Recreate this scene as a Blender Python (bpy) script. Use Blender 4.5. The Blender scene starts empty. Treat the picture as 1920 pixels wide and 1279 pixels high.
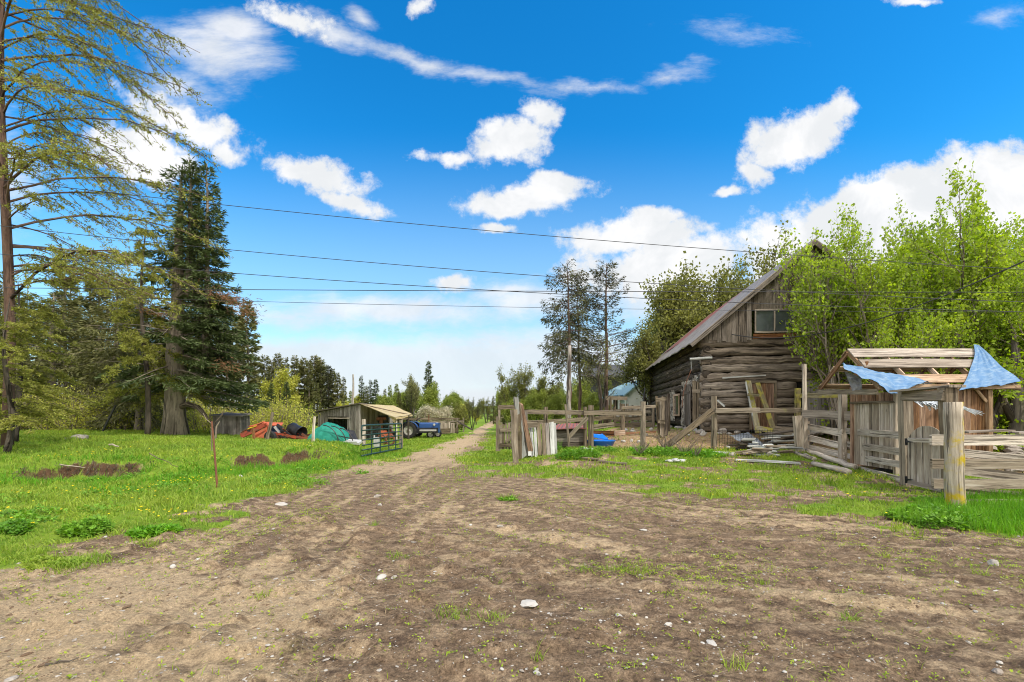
import bpy, math, random
import numpy as np
from mathutils import Vector, Matrix
R = math.radians
F, H, HY = 880.0, 1.7, 772.0          # focal length in photo pixels, eye height, horizon row
sc = bpy.context.scene
col = sc.collection
rnd = random.Random(7)

def W(px, py, D):                      # place at distance D, seen in that direction
    return np.array([(px-960)/F*D, D, H+(HY-py)/F*D])
def G(px, py, z=0.0):                  # place on level ground
    D = (H-z)*F/(py-HY)
    return np.array([(px-960)/F*D, D, z])
def ss(a, b, x):
    t = np.clip((x-a)/(b-a), 0, 1)
    return t*t*(3-2*t)
def _h(i, j, s):
    n = (i.astype(np.int64)*374761393 + j.astype(np.int64)*668265263 + s*1442695041) & 0xffffffff
    n = ((n ^ (n >> 13))*1274126177) & 0xffffffff
    n = ((n ^ (n >> 16))*2246822519) & 0xffffffff
    return ((n ^ (n >> 15)) & 0xffffff)/float(0xffffff)
def vn(x, y, s=0):
    x = np.asarray(x, float); y = np.asarray(y, float)
    i = np.floor(x); j = np.floor(y); fx = x-i; fy = y-j
    fx = fx*fx*(3-2*fx); fy = fy*fy*(3-2*fy)
    a = _h(i, j, s); b = _h(i+1, j, s); c = _h(i, j+1, s); d = _h(i+1, j+1, s)
    return (a*(1-fx)+b*fx)*(1-fy)+(c*(1-fx)+d*fx)*fy
def fbm(x, y, s=0, o=4):
    t = 0; a = .5; n = 0
    for k in range(o):
        t = t+a*vn(x*2**k, y*2**k, s+k*17); n += a; a *= .5
    return t/n
def sdist(x, y, poly):                 # signed distance, positive inside
    x = np.asarray(x, float); y = np.asarray(y, float)
    best = np.full(np.broadcast(x, y).shape, 1e9); ins = np.zeros(best.shape, bool)
    n = len(poly)
    for k in range(n):
        ax, ay = poly[k]; bx, by = poly[(k+1) % n]
        dx, dy = bx-ax, by-ay
        t = np.clip(((x-ax)*dx+(y-ay)*dy)/(dx*dx+dy*dy+1e-12), 0, 1)
        best = np.minimum(best, np.hypot(x-ax-t*dx, y-ay-t*dy))
        if ay != by:
            c = ((ay > y) != (by > y)) & (x < (bx-ax)*(y-ay)/(by-ay)+ax)
            ins ^= c
    return np.where(ins, best, -best)

# ------------------------------------------------------------ terrain
LAWN = [(-90, -2), (-24, 7.4), (-17, 9.6), (-12.4, 10.9), (-10.6, 11.9), (-9.3, 12.9), (-8.1, 14.2), (-6.9, 15.4), (-5.9, 16.6), (-6.4, 19),
        (-7.5, 22), (-11, 24.5), (-14, 30), (-15, 60), (-90, 90)]
def lawn_d(x, y):
    return sdist(x, y, LAWN)+(fbm(x*1.1, y*1.1, 5)-.5)*.9+(fbm(x*4.2, y*3., 6, 3)-.5)*.34*(np.asarray(y) < 19)
def scar_m(x, y):
    m = ss(-12.6, -12.1, x)*(1-ss(-9.9, -9.5, x))+ss(-8.5, -8.1, x)*(1-ss(-6.3, -5.8, x)); m = m*ss(.26, .44, fbm(x*1.3, y*.8, 55))
    return np.clip(m, 0, 1)*(y < 18)
def hz(x, y, fine=True):
    x = np.asarray(x, float); y = np.asarray(y, float)
    z = .3*ss(12.5, 17.4, y)*ss(-.5, 3, x)+.5*ss(17.6, 20.5, y)*ss(2.5, 6, x)
    d = lawn_d(x, y); s = scar_m(x, y)
    z = z+.42*((1-.38*s)*ss(-.95, .57, d)+.38*s*ss(-.07, .05, d))+.26*ss(0, 8, d)
    z = z+.05*s*ss(.5, .05, np.abs(d-.25))
    z = z-.10*s*ss(-.9, -.15, d)*(d < -.05)
    z = z+(fbm(x*.35, y*.35, 9)-.5)*.16*ss(3, 9, np.hypot(x, y-1))+(fbm(x*1.5, y*1.5, 13, 3)-.5)*.20*ss(-3.2, -1.2, d)*ss(20, 15, y)
    z = z-.05*np.exp(-((x+4.1+.02*(y-8))**2)/.12)*(y > 3)*(y < 60)*ss(60, 20, y)-.04*np.exp(-((x+2.4)**2)/.12)*(y > 7)*(y < 60)
    if fine:
        near = ss(16, 6, y)
        r = np.hypot(x-6.5, y-14.5); th = np.arctan2(y-14.5, x-6.5)
        w2 = ss(-2.2, .6, x)
        st = fbm(x*3.6, y*.5, 31)*(1-w2)+fbm(r*3.6, th*3.2, 37)*w2
        z = z+(st-.5)*.10*near
        z = z+(fbm(x*2.7, y*3.6, 41)-.5)*.05*near+(fbm(x*7, y*9, 43, 3)-.5)*.045*near
        cl = np.clip(fbm(x*3.2, y*4.5, 47, 3)-.57, 0, 1)
        z = z+cl*.34*ss(10, 5, y)*ss(2.0, -.5, x)+np.clip(fbm(x*4.5, y*6, 49, 3)-.58, 0, 1)*.16*ss(11, 6, y)
    return z
def hg(x, y): return float(hz(x, y))

# ------------------------------------------------------------ mesh accumulator
OFF = {}
class MB:
    def __init__(s):
        s.v = []; s.n = 0; s.q = []; s.t = []; s.qu = []; s.tu = []; s.qt = []; s.tt = []
    def add(s, v, q=None, t=None, quv=None, tuv=None, tone=None):
        v = np.asarray(v, np.float32).reshape(-1, 3); tone = rnd.random() if tone is None else tone
        if q is not None and len(q):
            q = np.asarray(q, np.int64).reshape(-1, 4)
            s.q.append(q+s.n); s.qu.append(np.zeros((len(q), 4, 2), np.float32) if quv is None else np.asarray(quv, np.float32).reshape(-1, 4, 2))
            s.qt.append(np.broadcast_to(np.asarray(tone, np.float32), (len(q),)))
        if t is not None and len(t):
            t = np.asarray(t, np.int64).reshape(-1, 3)
            s.t.append(t+s.n); s.tu.append(np.zeros((len(t), 3, 2), np.float32) if tuv is None else np.asarray(tuv, np.float32).reshape(-1, 3, 2))
            s.tt.append(np.broadcast_to(np.asarray(tone, np.float32), (len(t),)))
        s.v.append(v); s.n += len(v)
    def mesh(s, name, off=(0, 0, 0)):
        me = bpy.data.meshes.new(name)
        v = np.concatenate(s.v)-np.asarray(off, np.float32)
        q = np.concatenate(s.q) if s.q else np.zeros((0, 4), int); t = np.concatenate(s.t) if s.t else np.zeros((0, 3), int)
        nq, nt = len(q), len(t)
        me.vertices.add(len(v)); me.vertices.foreach_set('co', v.astype(np.float32).ravel())
        me.loops.add(nq*4+nt*3); me.loops.foreach_set('vertex_index', np.concatenate([q.ravel(), t.ravel()]).astype(np.int32))
        me.polygons.add(nq+nt)
        me.polygons.foreach_set('loop_start', np.concatenate([np.arange(nq)*4, nq*4+np.arange(nt)*3]).astype(np.int32))
        uv = me.uv_layers.new(name='uv')
        a = [np.concatenate(s.qu).ravel()] if nq else []
        if nt: a.append(np.concatenate(s.tu).ravel())
        uv.data.foreach_set('uv', np.concatenate(a).astype(np.float32))
        at = me.attributes.new('tone', 'FLOAT', 'FACE')
        at.data.foreach_set('value', np.concatenate(s.qt+s.tt).astype(np.float32))
        me.update(calc_edges=True)
        me.polygons.foreach_set('use_smooth', np.zeros(nq+nt, bool))
        return me
    def build(s, name, mat, parent=None, smooth=False, **props):
        if parent is not None: off = OFF[parent.name]
        else:
            v = np.concatenate(s.v); off = np.array([(v[:, 0].min()+v[:, 0].max())/2, (v[:, 1].min()+v[:, 1].max())/2, v[:, 2].min()])
        me = s.mesh(name, off)
        if smooth: me.polygons.foreach_set('use_smooth', np.ones(len(me.polygons), bool))
        me.materials.append(mat)
        o = bpy.data.objects.new(name, me); col.objects.link(o)
        if parent is not None: o.parent = parent
        else: o.location = off
        OFF[o.name] = np.asarray(off, float)
        for k, vv in props.items(): o[k] = vv
        return o
def tag(o, label, cat, group=None):
    o['label'] = label; o['category'] = cat
    if group: o['group'] = group
    return o
def thing(name, label, cat, loc, group=None):
    o = bpy.data.objects.new(name, None); col.objects.link(o); o.empty_display_size = .2
    o.location = [float(a) for a in loc]; OFF[o.name] = np.asarray(loc, float)
    return tag(o, label, cat, group)
def nrm(a):
    a = np.asarray(a, float); return a/(np.linalg.norm(a)+1e-12)

# ------------------------------------------------------------ shapes
BQ = [(0, 1, 2, 3)]
def plank(m, p0, p1, w, t, n=(0, -1, 0), jit=.006, seg=None, ragged=.0, tone=None, taper=1.0):
    """Board from p0 to p1, width w across, thickness t along n."""
    p0 = np.asarray(p0, float); p1 = np.asarray(p1, float); L = np.linalg.norm(p1-p0); d = (p1-p0)/L
    n = np.asarray(n, float); n = nrm(n-d*np.dot(n, d)); a = np.cross(d, n)
    seg = seg or max(1, min(9, int(L/.35)))
    ts = np.linspace(0, 1, seg+1)
    vo = rnd.random()*40; V = []
    bow = (rnd.random()-.5)*jit*3*L
    for i, u in enumerate(ts):
        c = p0+d*L*u+n*bow*math.sin(u*math.pi)
        k = 1+(taper-1)*u
        for sx, sy in ((-1, -1), (1, -1), (1, 1), (-1, 1)):
            e = c+a*sx*w*k/2+n*sy*t/2
            e = e+(a*(rnd.random()-.5)+n*(rnd.random()-.5)*.6)*2*jit
            if i in (0, seg) and ragged: e = e+d*(rnd.random()-.5)*ragged
            V.append(e)
    Q = []; U = []; per = [0, w, w+t, 2*w+t, 2*w+2*t]
    for i in range(seg):
        for k in range(4):
            k2 = (k+1) % 4
            Q.append((i*4+k, i*4+k2, i*4+4+k2, i*4+4+k))
            U.append([(ts[i]*L, per[k]+vo), (ts[i]*L, per[k+1]+vo), (ts[i+1]*L, per[k+1]+vo), (ts[i+1]*L, per[k]+vo)])
    e = seg*4
    Q += [(3, 2, 1, 0), (e, e+1, e+2, e+3)]
    U += [[(0, vo), (.02, vo+w), (.04, vo+w), (.02, vo)]]*2
    m.add(V, Q, quv=U, tone=tone)
def board(p0, p1, w, t, n=(0, -1, 0), **k):
    m = MB(); plank(m, p0, p1, w, t, n, **k); return m
def box(m, c, sz, rz=0, tone=None):
    c = np.asarray(c, float); d = np.array([math.cos(rz), math.sin(rz), 0]); n = np.array([-math.sin(rz), math.cos(rz), 0])
    plank(m, c-d*sz[0]/2, c+d*sz[0]/2, sz[2], sz[1], n, jit=0, seg=1, tone=tone)
def tube(m, P, r, sides=6, cap=True, tone=None, squash=1.0, p4=0):
    P = np.asarray(P, float); n = len(P); r = np.broadcast_to(np.asarray(r, float), (n,)) if np.ndim(r) < 2 else np.asarray(r)
    T = np.gradient(P, axis=0); T /= np.linalg.norm(T, axis=1)[:, None]+1e-12
    up = np.array([0, 0, 1.]) if abs(T[:, 2]).mean() < .75 else np.array([.3, 1., 0])
    A = np.cross(T, up); A /= np.linalg.norm(A, axis=1)[:, None]+1e-12; B = np.cross(A, T)
    th = np.arange(sides)*2*math.pi/sides
    rr = r[:, None] if r.ndim == 1 else r
    sq_ = (np.abs(np.cos(th))**p4+np.abs(np.sin(th))**p4)**(-1/p4) if p4 else 1.
    V = P[:, None, :]+(A[:, None, :]*np.cos(th)[None, :, None]*squash+B[:, None, :]*np.sin(th)[None, :, None])*(rr*sq_)[:, :, None]
    i = np.arange(n-1)[:, None]*sides; k = np.arange(sides)[None, :]; k2 = (k+1) % sides
    Q = np.stack([i+k, i+k2, i+sides+k2, i+sides+k], -1).reshape(-1, 4)
    s = np.concatenate([[0], np.cumsum(np.linalg.norm(np.diff(P, axis=0), axis=1))]); vo = rnd.random()*40
    rm = float(np.mean(r)); vv = np.arange(sides+1)*2*math.pi*rm/sides+vo
    U = np.zeros((n-1, sides, 4, 2), np.float32)
    U[:, :, 0, 0] = U[:, :, 1, 0] = s[:-1, None]; U[:, :, 2, 0] = U[:, :, 3, 0] = s[1:, None]
    U[:, :, 0, 1] = U[:, :, 3, 1] = vv[None, :-1]; U[:, :, 1, 1] = U[:, :, 2, 1] = vv[None, 1:]
    V = V.reshape(-1, 3); tn = rnd.random() if tone is None else tone
    if cap:
        b = len(V); V = np.vstack([V, P[0], P[-1]])
        kk = np.arange(sides); t = np.vstack([np.stack([(kk+1) % sides, kk, np.full(sides, b)], 1),
                                              np.stack([(n-1)*sides+kk, (n-1)*sides+(kk+1) % sides, np.full(sides, b+1)], 1)])
        tu = np.zeros((len(t), 3, 2)); tu[:, :, 1] = vo; tu[:, 1, 0] = rm; tu[:, 2, 1] = vo+rm
        m.add(V, Q, t, U.reshape(-1, 4, 2), tu, tn)
    else: m.add(V, Q, quv=U.reshape(-1, 4, 2), tone=tn)
def rod(p0, p1, r, r2=None, sides=6, seg=6, jit=0., m=None, tone=None, bulge=0.):
    m = m or MB(); p0 = np.asarray(p0, float); p1 = np.asarray(p1, float); t = np.linspace(0, 1, seg+1)
    P = p0+(p1-p0)*t[:, None]
    if jit: P[1:-1] += np.array([[rnd.gauss(0, jit) for _ in range(3)] for _ in range(seg-1)])
    rr = r+((r2 if r2 is not None else r)-r)*t
    if bulge: rr = rr[:, None]*(1+bulge*np.array([[rnd.uniform(-1, 1) for _ in range(sides)] for _ in t]))
    tube(m, P, rr, sides, tone=tone); return m
def lathe(m, prof, c, ax, seg=24, tone=None):
    c = np.asarray(c, float); ax = nrm(ax); u = nrm(np.cross(ax, (0.1, .2, 1))); v = np.cross(ax, u)
    th = np.arange(seg)*2*math.pi/seg; V = []
    for r, h in prof: V.append(c+ax*h+r*(u*np.cos(th)[:, None]+v*np.sin(th)[:, None]))
    n = len(prof); i = np.arange(n-1)[:, None]*seg; k = np.arange(seg)[None, :]; k2 = (k+1) % seg
    m.add(np.concatenate(V), np.stack([i+k, i+k2, i+seg+k2, i+seg+k], -1).reshape(-1, 4), tone=tone)
def sheet(m, P, nu, nv, amp=0., fr=3., thick=0.012, seed=1, sag=0.):
    """Cloth or tin: bilinear patch of 4 corners (a b c d round) with folds, given thickness."""
    a, b, c, d = [np.asarray(p, float) for p in P]
    u = np.linspace(0, 1, nu)[:, None, None]; v = np.linspace(0, 1, nv)[None, :, None]
    S = (a*(1-u)+b*u)*(1-v)+(d*(1-u)+c*u)*v
    n = nrm(np.cross(b-a, d-a))
    U, Vv = np.meshgrid(np.linspace(0, 1, nu), np.linspace(0, 1, nv), indexing='ij')
    dis = (fbm(U*fr, Vv*fr*1.7, seed)-.5)*2*amp
    S = S+n*dis[:, :, None]; S[:, :, 2] -= sag*np.sin(U*math.pi)*np.sin(Vv*math.pi)
    k = nu*nv; V = np.concatenate([S.reshape(-1, 3), S.reshape(-1, 3)-n*thick])
    I = np.arange(k).reshape(nu, nv); q = np.stack([I[:-1, :-1], I[1:, :-1], I[1:, 1:], I[:-1, 1:]], -1).reshape(-1, 4)
    uv = np.stack([U*3, Vv*3], -1).reshape(-1, 2)
    e = np.concatenate([I[:, 0], I[-1, 1:], I[::-1, -1][1:], I[0, ::-1][1:]])
    se = np.stack([e[:-1], e[1:], e[1:]+k, e[:-1]+k], 1)
    Q = np.vstack([q, q[:, ::-1]+k, se]); uvq = np.concatenate([uv[q], uv[q[:, ::-1]], np.zeros((len(se), 4, 2))])
    m.add(V, Q, quv=uvq)
def cards(m, p, d, n, L, w, tone):
    """leaf-shaped faces: base at p, pointing d, face normal n."""
    d = d/(np.linalg.norm(d, axis=1)[:, None]+1e-9); s = np.cross(d, n); s /= np.linalg.norm(s, axis=1)[:, None]+1e-9
    L = np.broadcast_to(L, (len(p),))[:, None]; w = np.broadcast_to(w, (len(p),))[:, None]
    V = np.stack([p, p+d*L*.5+s*w*.5, p+d*L, p+d*L*.5-s*w*.5], 1).reshape(-1, 3)
    m.add(V, np.arange(len(V)).reshape(-1, 4), tone=tone)
def rock(m, c, sz, seed, sub=2, tone=None):
    rg = np.random.RandomState(seed)
    n1, n2 = (7, 10) if sub > 1 else (4, 6)
    th = np.linspace(0, math.pi, n1+1)[1:-1]; ph = np.arange(n2)*2*math.pi/n2
    D = [np.array([[0, 0, 1.]])]+[np.stack([np.sin(t)*np.cos(ph), np.sin(t)*np.sin(ph), np.full(n2, math.cos(t))], 1) for t in th]+[np.array([[0, 0, -1.]])]
    D = np.concatenate(D)
    pl = rg.normal(size=(9, 3)); pl /= np.linalg.norm(pl, axis=1)[:, None]
    r = np.ones(len(D))
    for a in pl:
        dt = D@a; lim = rg.uniform(.55, .85)
        r = np.where(dt*r > lim, lim/np.maximum(dt, .01), r)
    V = D*r[:, None]*rg.uniform(.95, 1.05, (len(D), 1))*np.asarray(sz)/2
    a = rg.uniform(0, 6.28); V = V@np.array([[math.cos(a), math.sin(a), 0], [-math.sin(a), math.cos(a), 0], [0, 0, 1]])+np.asarray(c)
    k = np.arange(n2); k2 = (k+1) % n2; t = [np.stack([np.zeros(n2, int), 1+k, 1+k2], 1)]; q = []
    rows = len(th)
    for i in range(rows-1): q.append(np.stack([1+i*n2+k, 1+(i+1)*n2+k, 1+(i+1)*n2+k2, 1+i*n2+k2], 1))
    last = len(D)-1; t.append(np.stack([np.full(n2, last), 1+(rows-1)*n2+k2, 1+(rows-1)*n2+k], 1))
    m.add(V, np.concatenate(q), np.concatenate(t), tone=tone if tone is not None else rg.rand())

# ------------------------------------------------------------ materials
class N:
    def __init__(s, name, disp=False):
        s.m = bpy.data.materials.new(name); s.m.use_nodes = True; s.t = s.m.node_tree; s.t.nodes.clear()
        s.out = s.t.nodes.new('ShaderNodeOutputMaterial')
    def n(s, ty, **k):
        x = s.t.nodes.new('ShaderNode'+ty)
        for a, b in k.items():
            if a in ('i',): 
                for kk, vv in b.items(): s.set(x, kk, vv)
            else: setattr(x, a, b)
        return x
    def set(s, x, k, v):
        if hasattr(v, 'is_output') or isinstance(v, bpy.types.NodeSocket): s.t.links.new(v, x.inputs[k])
        else:
            if isinstance(v, (tuple, list)) and len(v) == 3 and x.inputs[k].type == 'RGBA': v = (*v, 1)
            x.inputs[k].default_value = v
    def math(s, op, a, b=0, c=0, clamp=False):
        x = s.n('Math', operation=op, use_clamp=clamp); s.set(x, 0, a); s.set(x, 1, b)
        if op in ('MULTIPLY_ADD', 'SMOOTH_MIN'): s.set(x, 2, c)
        return x.outputs[0]
    def mr(s, v, a, b, c=0., d=1.):
        x = s.n('MapRange', interpolation_type='SMOOTHSTEP'); s.set(x, 0, v); s.set(x, 1, a); s.set(x, 2, b); s.set(x, 3, c); s.set(x, 4, d); return x.outputs[0]
    def mix(s, f, a, b, bt='MIX'):
        x = s.n('Mix', data_type='RGBA', blend_type=bt, clamp_factor=True); s.set(x, 0, f); s.set(x, 6, a if not isinstance(a, tuple) else (*a, 1)[:4]); s.set(x, 7, b if not isinstance(b, tuple) else (*b, 1)[:4]); return x.outputs[2]
    def noise(s, vec, scale, detail=4, rough=.55, dist=0.):
        x = s.n('TexNoise'); s.set(x, 'Vector', vec); s.set(x, 'Scale', scale); s.set(x, 'Detail', detail); s.set(x, 'Roughness', rough); s.set(x, 'Distortion', dist); return x.outputs[0]
    def scaled(s, vec, sc_):
        x = s.n('Mapping'); s.set(x, 0, vec); s.set(x, 3, sc_); return x.outputs[0]
    def uv(s): return s.n('TexCoord').outputs['UV']
    def pos(s): return s.n('NewGeometry').outputs['Position']
    def attr(s, n, o='Fac'): return s.n('Attribute', attribute_name=n).outputs[o]
    def bsdf(s, colr, rough=.8, bump=None, bstr=.4, bdist=.01, metal=0., spec=.3, trans=None, tcol=None):
        b = s.n('BsdfPrincipled'); s.set(b, 'Base Color', colr); s.set(b, 'Roughness', rough); s.set(b, 'Metallic', metal); s.set(b, 'Specular IOR Level', spec)
        if bump is not None:
            x = s.n('Bump'); s.set(x, 'Height', bump); s.set(x, 'Strength', bstr); s.set(x, 'Distance', bdist); s.set(b, 'Normal', x.outputs[0])
        o = b.outputs[0]
        if trans:
            tr = s.n('BsdfTranslucent'); s.set(tr, 0, tcol or colr); mx = s.n('MixShader'); s.set(mx, 0, trans); s.set(mx, 1, o); s.set(mx, 2, tr.outputs[0]); o = mx.outputs[0]
        s.t.links.new(o, s.out.inputs[0]); return s.m
def wood(name, a, b, dark, moss=None, mossamt=.0, gs=26., bs=.6, light=None):
    k = N(name); uv = k.uv(); tone = k.attr('tone')
    g = k.noise(k.scaled(uv, (1.1, gs, 1)), 1., 6, .65, .4); g2 = k.noise(k.scaled(uv, (.7, 4, 1)), 1.3, 4, .6, .2)
    cr = k.noise(k.scaled(uv, (.9, gs*1.7, 1)), 1., 3, .5, .9); crk = k.mr(cr, .60, .70)
    c = k.mix(k.mr(g, .38, .62), a, b); fi = k.noise(k.scaled(uv, (5, gs*3, 1)), 1., 3, .6); ck2 = k.mr(k.noise(k.scaled(uv, (.45, gs*.7, 1)), 1., 5, .6, .5), .575, .615)
    c = k.mix(k.mr(g2, .42, .75, 0, .75), c, dark)
    c = k.mix(k.math('MULTIPLY', crk, .7), c, tuple(x*.45 for x in dark))
    c = k.mix(k.math('MULTIPLY', ck2, .85), c, tuple(x*.35 for x in dark)); c = k.mix(k.mr(fi, .48, .72, 0, .5), c, dark)
    if light: c = k.mix(k.mr(k.noise(k.scaled(uv, (.5, 7, 1)), 1.7, 3), .55, .72, 0, .8), c, light)
    kn = k.n('TexVoronoi', feature='F1'); k.set(kn, 'Vector', k.scaled(uv, (1.6, 5.5, 1))); k.set(kn, 'Scale', 1.); kd = k.mr(kn.outputs[0], .03, .11, 1, 0)
    c = k.mix(k.math('MULTIPLY', kd, .6), c, tuple(x*.5 for x in dark))
    v = k.math('MULTIPLY_ADD', tone, .7, .62)
    hs = k.n('HueSaturation'); k.set(hs, 'Value', v); k.set(hs, 'Color', c); k.set(hs, 'Saturation', k.math('MULTIPLY_ADD', tone, -.35, 1.15)); c = hs.outputs[0]
    if moss:
        mm = k.mr(k.noise(k.pos(), 3.1, 5, .6), .62-mossamt*.25, .75-mossamt*.2, 0, 1); c = k.mix(mm, c, moss)
    bmp = k.math('SUBTRACT', k.math('MULTIPLY_ADD', g, .5, k.math('MULTIPLY_ADD', g2, .4, k.math('MULTIPLY', fi, .25))), k.math('ADD', k.math('MULTIPLY', crk, .8), ck2))
    return k.bsdf(c, .9, bmp, min(1., bs*1.25), .016, spec=.15)
def paint(name, c, rough=.5, metal=0., dirt=(.12, .09, .06), amt=.5, spec=.4, rust=None):
    k = N(name); p = k.pos(); n = k.noise(p, 7., 5, .65)
    cc = k.mix(k.mr(n, .5, .78, 0, amt), c, dirt)
    cc = k.mix(k.mr(k.noise(p, 2.2, 3), .35, .7, 0, .35), cc, tuple(x*.6 for x in c))
    if rust: cc = k.mix(k.mr(k.noise(p, 4.3, 6, .7), .5, .58, 0, .9), cc, rust)
    return k.bsdf(cc, k.math('MULTIPLY_ADD', n, .3, rough-.15), n, .25, .01, metal, spec)
def leafm(name, a, b, c3=None, trans=.35, scale=.9, tb=1.25, amt=.5, rough=.6):
    k = N(name); tone = k.attr('tone'); oc = k.pos()
    n = k.noise(oc, scale, 3); c = k.mix(k.mr(n, .35, .65), a, b)
    c = k.mix(k.math('MULTIPLY', tone, amt), c, c3 or b)
    hs = k.n('HueSaturation'); k.set(hs, 'Color', c); k.set(hs, 'Value', k.math('MULTIPLY_ADD', k.math('FRACT', k.math('MULTIPLY', tone, 7.3)), .7, .65)); c = hs.outputs[0]
    br = k.n('HueSaturation'); k.set(br, 'Color', c); k.set(br, 'Value', tb); k.set(br, 'Saturation', 1.1)
    return k.bsdf(c, rough, spec=.25, trans=trans, tcol=br.outputs[0])
M = {}
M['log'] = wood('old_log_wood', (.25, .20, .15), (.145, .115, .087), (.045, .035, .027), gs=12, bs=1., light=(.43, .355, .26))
M['logdark'] = wood('shaded_dark_log_wood', (.125, .10, .078), (.075, .06, .047), (.032, .026, .021), gs=14, bs=1., light=(.30, .24, .18))  # darker copy of the log wood: side wall shade in the colour; also dark scrap
M['barnboard'] = wood('barn_board_wood', (.23, .19, .15), (.145, .12, .095), (.055, .045, .035), gs=30, bs=.8)
M['fence'] = wood('pen_fence_wood', (.27, .215, .15), (.18, .145, .10), (.085, .066, .046), moss=(.20, .19, .08), mossamt=.1, light=(.40, .33, .245))
M['pale'] = wood('pale_fence_wood', (.54, .46, .36), (.40, .335, .26), (.20, .155, .115), gs=22, bs=.6, light=(.66, .59, .49))
M['lichen'] = wood('lichened_post_wood', (.46, .39, .29), (.31, .26, .19), (.16, .13, .09), moss=(.46, .34, .02), mossamt=.55)
M['mossy'] = wood('mossy_board_wood', (.34, .29, .17), (.24, .20, .11), (.13, .11, .06), moss=(.33, .29, .06), mossamt=.6)
M['brown'] = wood('brown_shed_wood', (.33, .185, .10), (.20, .11, .062), (.08, .045, .03), gs=18, light=(.44, .28, .16))
M['greywall'] = wood('grey_shed_wood', (.38, .34, .30), (.27, .24, .21), (.13, .11, .095), gs=30)
M['tan'] = wood('tan_rafter_wood', (.50, .36, .24), (.38, .25, .155), (.20, .12, .07), gs=20, light=(.60, .47, .34))
M['greyboard'] = wood('silvered_board', (.47, .405, .335), (.35, .295, .24), (.20, .16, .125), gs=24)
M['whiteboard'] = wood('whitewashed_board', (.60, .61, .58), (.44, .45, .42), (.22, .21, .18), gs=24)
M['rustwood'] = wood('rust_stained_wood', (.30, .13, .05), (.16, .07, .03), (.06, .03, .02))
M['bark'] = wood('spruce_bark', (.36, .30, .23), (.25, .205, .16), (.11, .09, .07), gs=9, bs=1.2)
M['barkred'] = wood('pine_bark', (.22, .145, .11), (.14, .09, .07), (.06, .043, .036), gs=9, bs=1.2)
M['barkdark'] = wood('dark_bark', (.14, .115, .09), (.085, .07, .056), (.038, .031, .025), gs=9, bs=1.2)
M['birch'] = wood('bare_pale_trunk', (.38, .34, .29), (.27, .235, .20), (.12, .095, .08), gs=7)
M['twig'] = wood('dry_twig_wood', (.30, .24, .18), (.20, .16, .12), (.10, .08, .06), gs=9)
M['roofwood'] = wood('weathered_roof', (.28, .24, .20), (.19, .16, .135), (.10, .075, .068), gs=12)
M['black'] = paint('black_plastic', (.015, .015, .017), .45, amt=.25)
M['rubber'] = paint('tyre_rubber', (.022, .021, .020), .85, amt=.5, dirt=(.10, .085, .065))
M['red'] = paint('faded_red_paint', (.36, .058, .024), .55, amt=.5, rust=(.16, .055, .025))
M['orange'] = paint('orange_red_paint', (.50, .115, .045), .55, amt=.4)
M['rust'] = paint('rusty_iron', (.19, .075, .04), .85, amt=.6, dirt=(.08, .04, .03))
M['blue'] = paint('tractor_blue_paint', (.018, .07, .22), .45, amt=.35)
M['rim'] = paint('pale_wheel_rim', (.42, .40, .36), .6, amt=.6)
M['greengate'] = paint('dark_green_gate_paint', (.008, .038, .032), .4, amt=.25, dirt=(.05, .06, .05))
M['bluetub'] = paint('bright_blue_plastic', (.01, .16, .62), .35, amt=.1)
M['yellow'] = paint('yellow_plastic', (.62, .45, .02), .5, amt=.2)
M['white'] = paint('white_wall_paint', (.74, .73, .68), .7, amt=.15, dirt=(.45, .43, .38))
M['whitejunk'] = paint('dirty_white_plastic', (.48, .48, .46), .6, amt=.5)
M['dark'] = paint('dark_interior', (.012, .011, .010), .9, amt=.2)  # near-black that puts indoor shade into the colour
M['slate'] = paint('grey_roof_shingle', (.06, .062, .068), .9, amt=.3)
M['turq'] = paint('turquoise_roof_metal', (.24, .38, .40), .6, amt=.7, dirt=(.45, .52, .53))
M['wire'] = paint('cable_rubber', (.03, .03, .032), .6, amt=.1)
M['iron'] = paint('dark_iron', (.04, .04, .042), .6, .6, amt=.3)
def corr(name, c, rust, n=28., axis='uv', metal=.3):
    k = N(name); uv = k.uv(); sx = k.n('SeparateXYZ'); k.set(sx, 0, uv)
    w = k.math('SINE', k.math('MULTIPLY', sx.outputs[0], n)); no = k.noise(k.scaled(uv, (3, 1, 1)), 1.6, 6, .7)
    cc = k.mix(k.mr(no, .45, .62), c, rust); return k.bsdf(cc, .5, w, .8, .03, metal, .4)
M['redroof'] = corr('rusty_red_metal_roof', (.33, .10, .08), (.30, .15, .12), 18, metal=.1)
M['barnroof'] = corr('weathered_barn_roof_sheets', (.33, .285, .235), (.20, .15, .115), 14, metal=.15)
M['tin'] = corr('bare_grey_tin', (.38, .42, .46), (.30, .31, .32), 30)
def tarpm(name, a, b, sc_=6., tr=.15):
    k = N(name); uv = k.uv(); n = k.noise(k.scaled(uv, (.8, 3.2, 1)), sc_, 6, .62, .5)
    n2 = k.noise(uv, 42., 2)
    cc = k.mix(k.mr(n, .40, .72), a, b)
    return k.bsdf(cc, .55, k.math('MULTIPLY_ADD', n2, .1, n), .4, .03, spec=.3, trans=tr)
M['bluetarp'] = tarpm('faded_blue_tarp', (.10, .225, .42), (.25, .37, .50), 3.)
M['greytarp'] = tarpm('grey_tarp_underside', (.26, .27, .28), (.14, .145, .15))
M['whitetarp'] = tarpm('shredded_white_tarp', (.68, .72, .76), (.45, .48, .52), 12)
M['greentarp'] = tarpm('green_tarp', (.014, .22, .155), (.03, .31, .23), 5)
M['awning'] = tarpm('cream_canvas', (.62, .50, .26), (.72, .60, .36), 4, .3)
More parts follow.
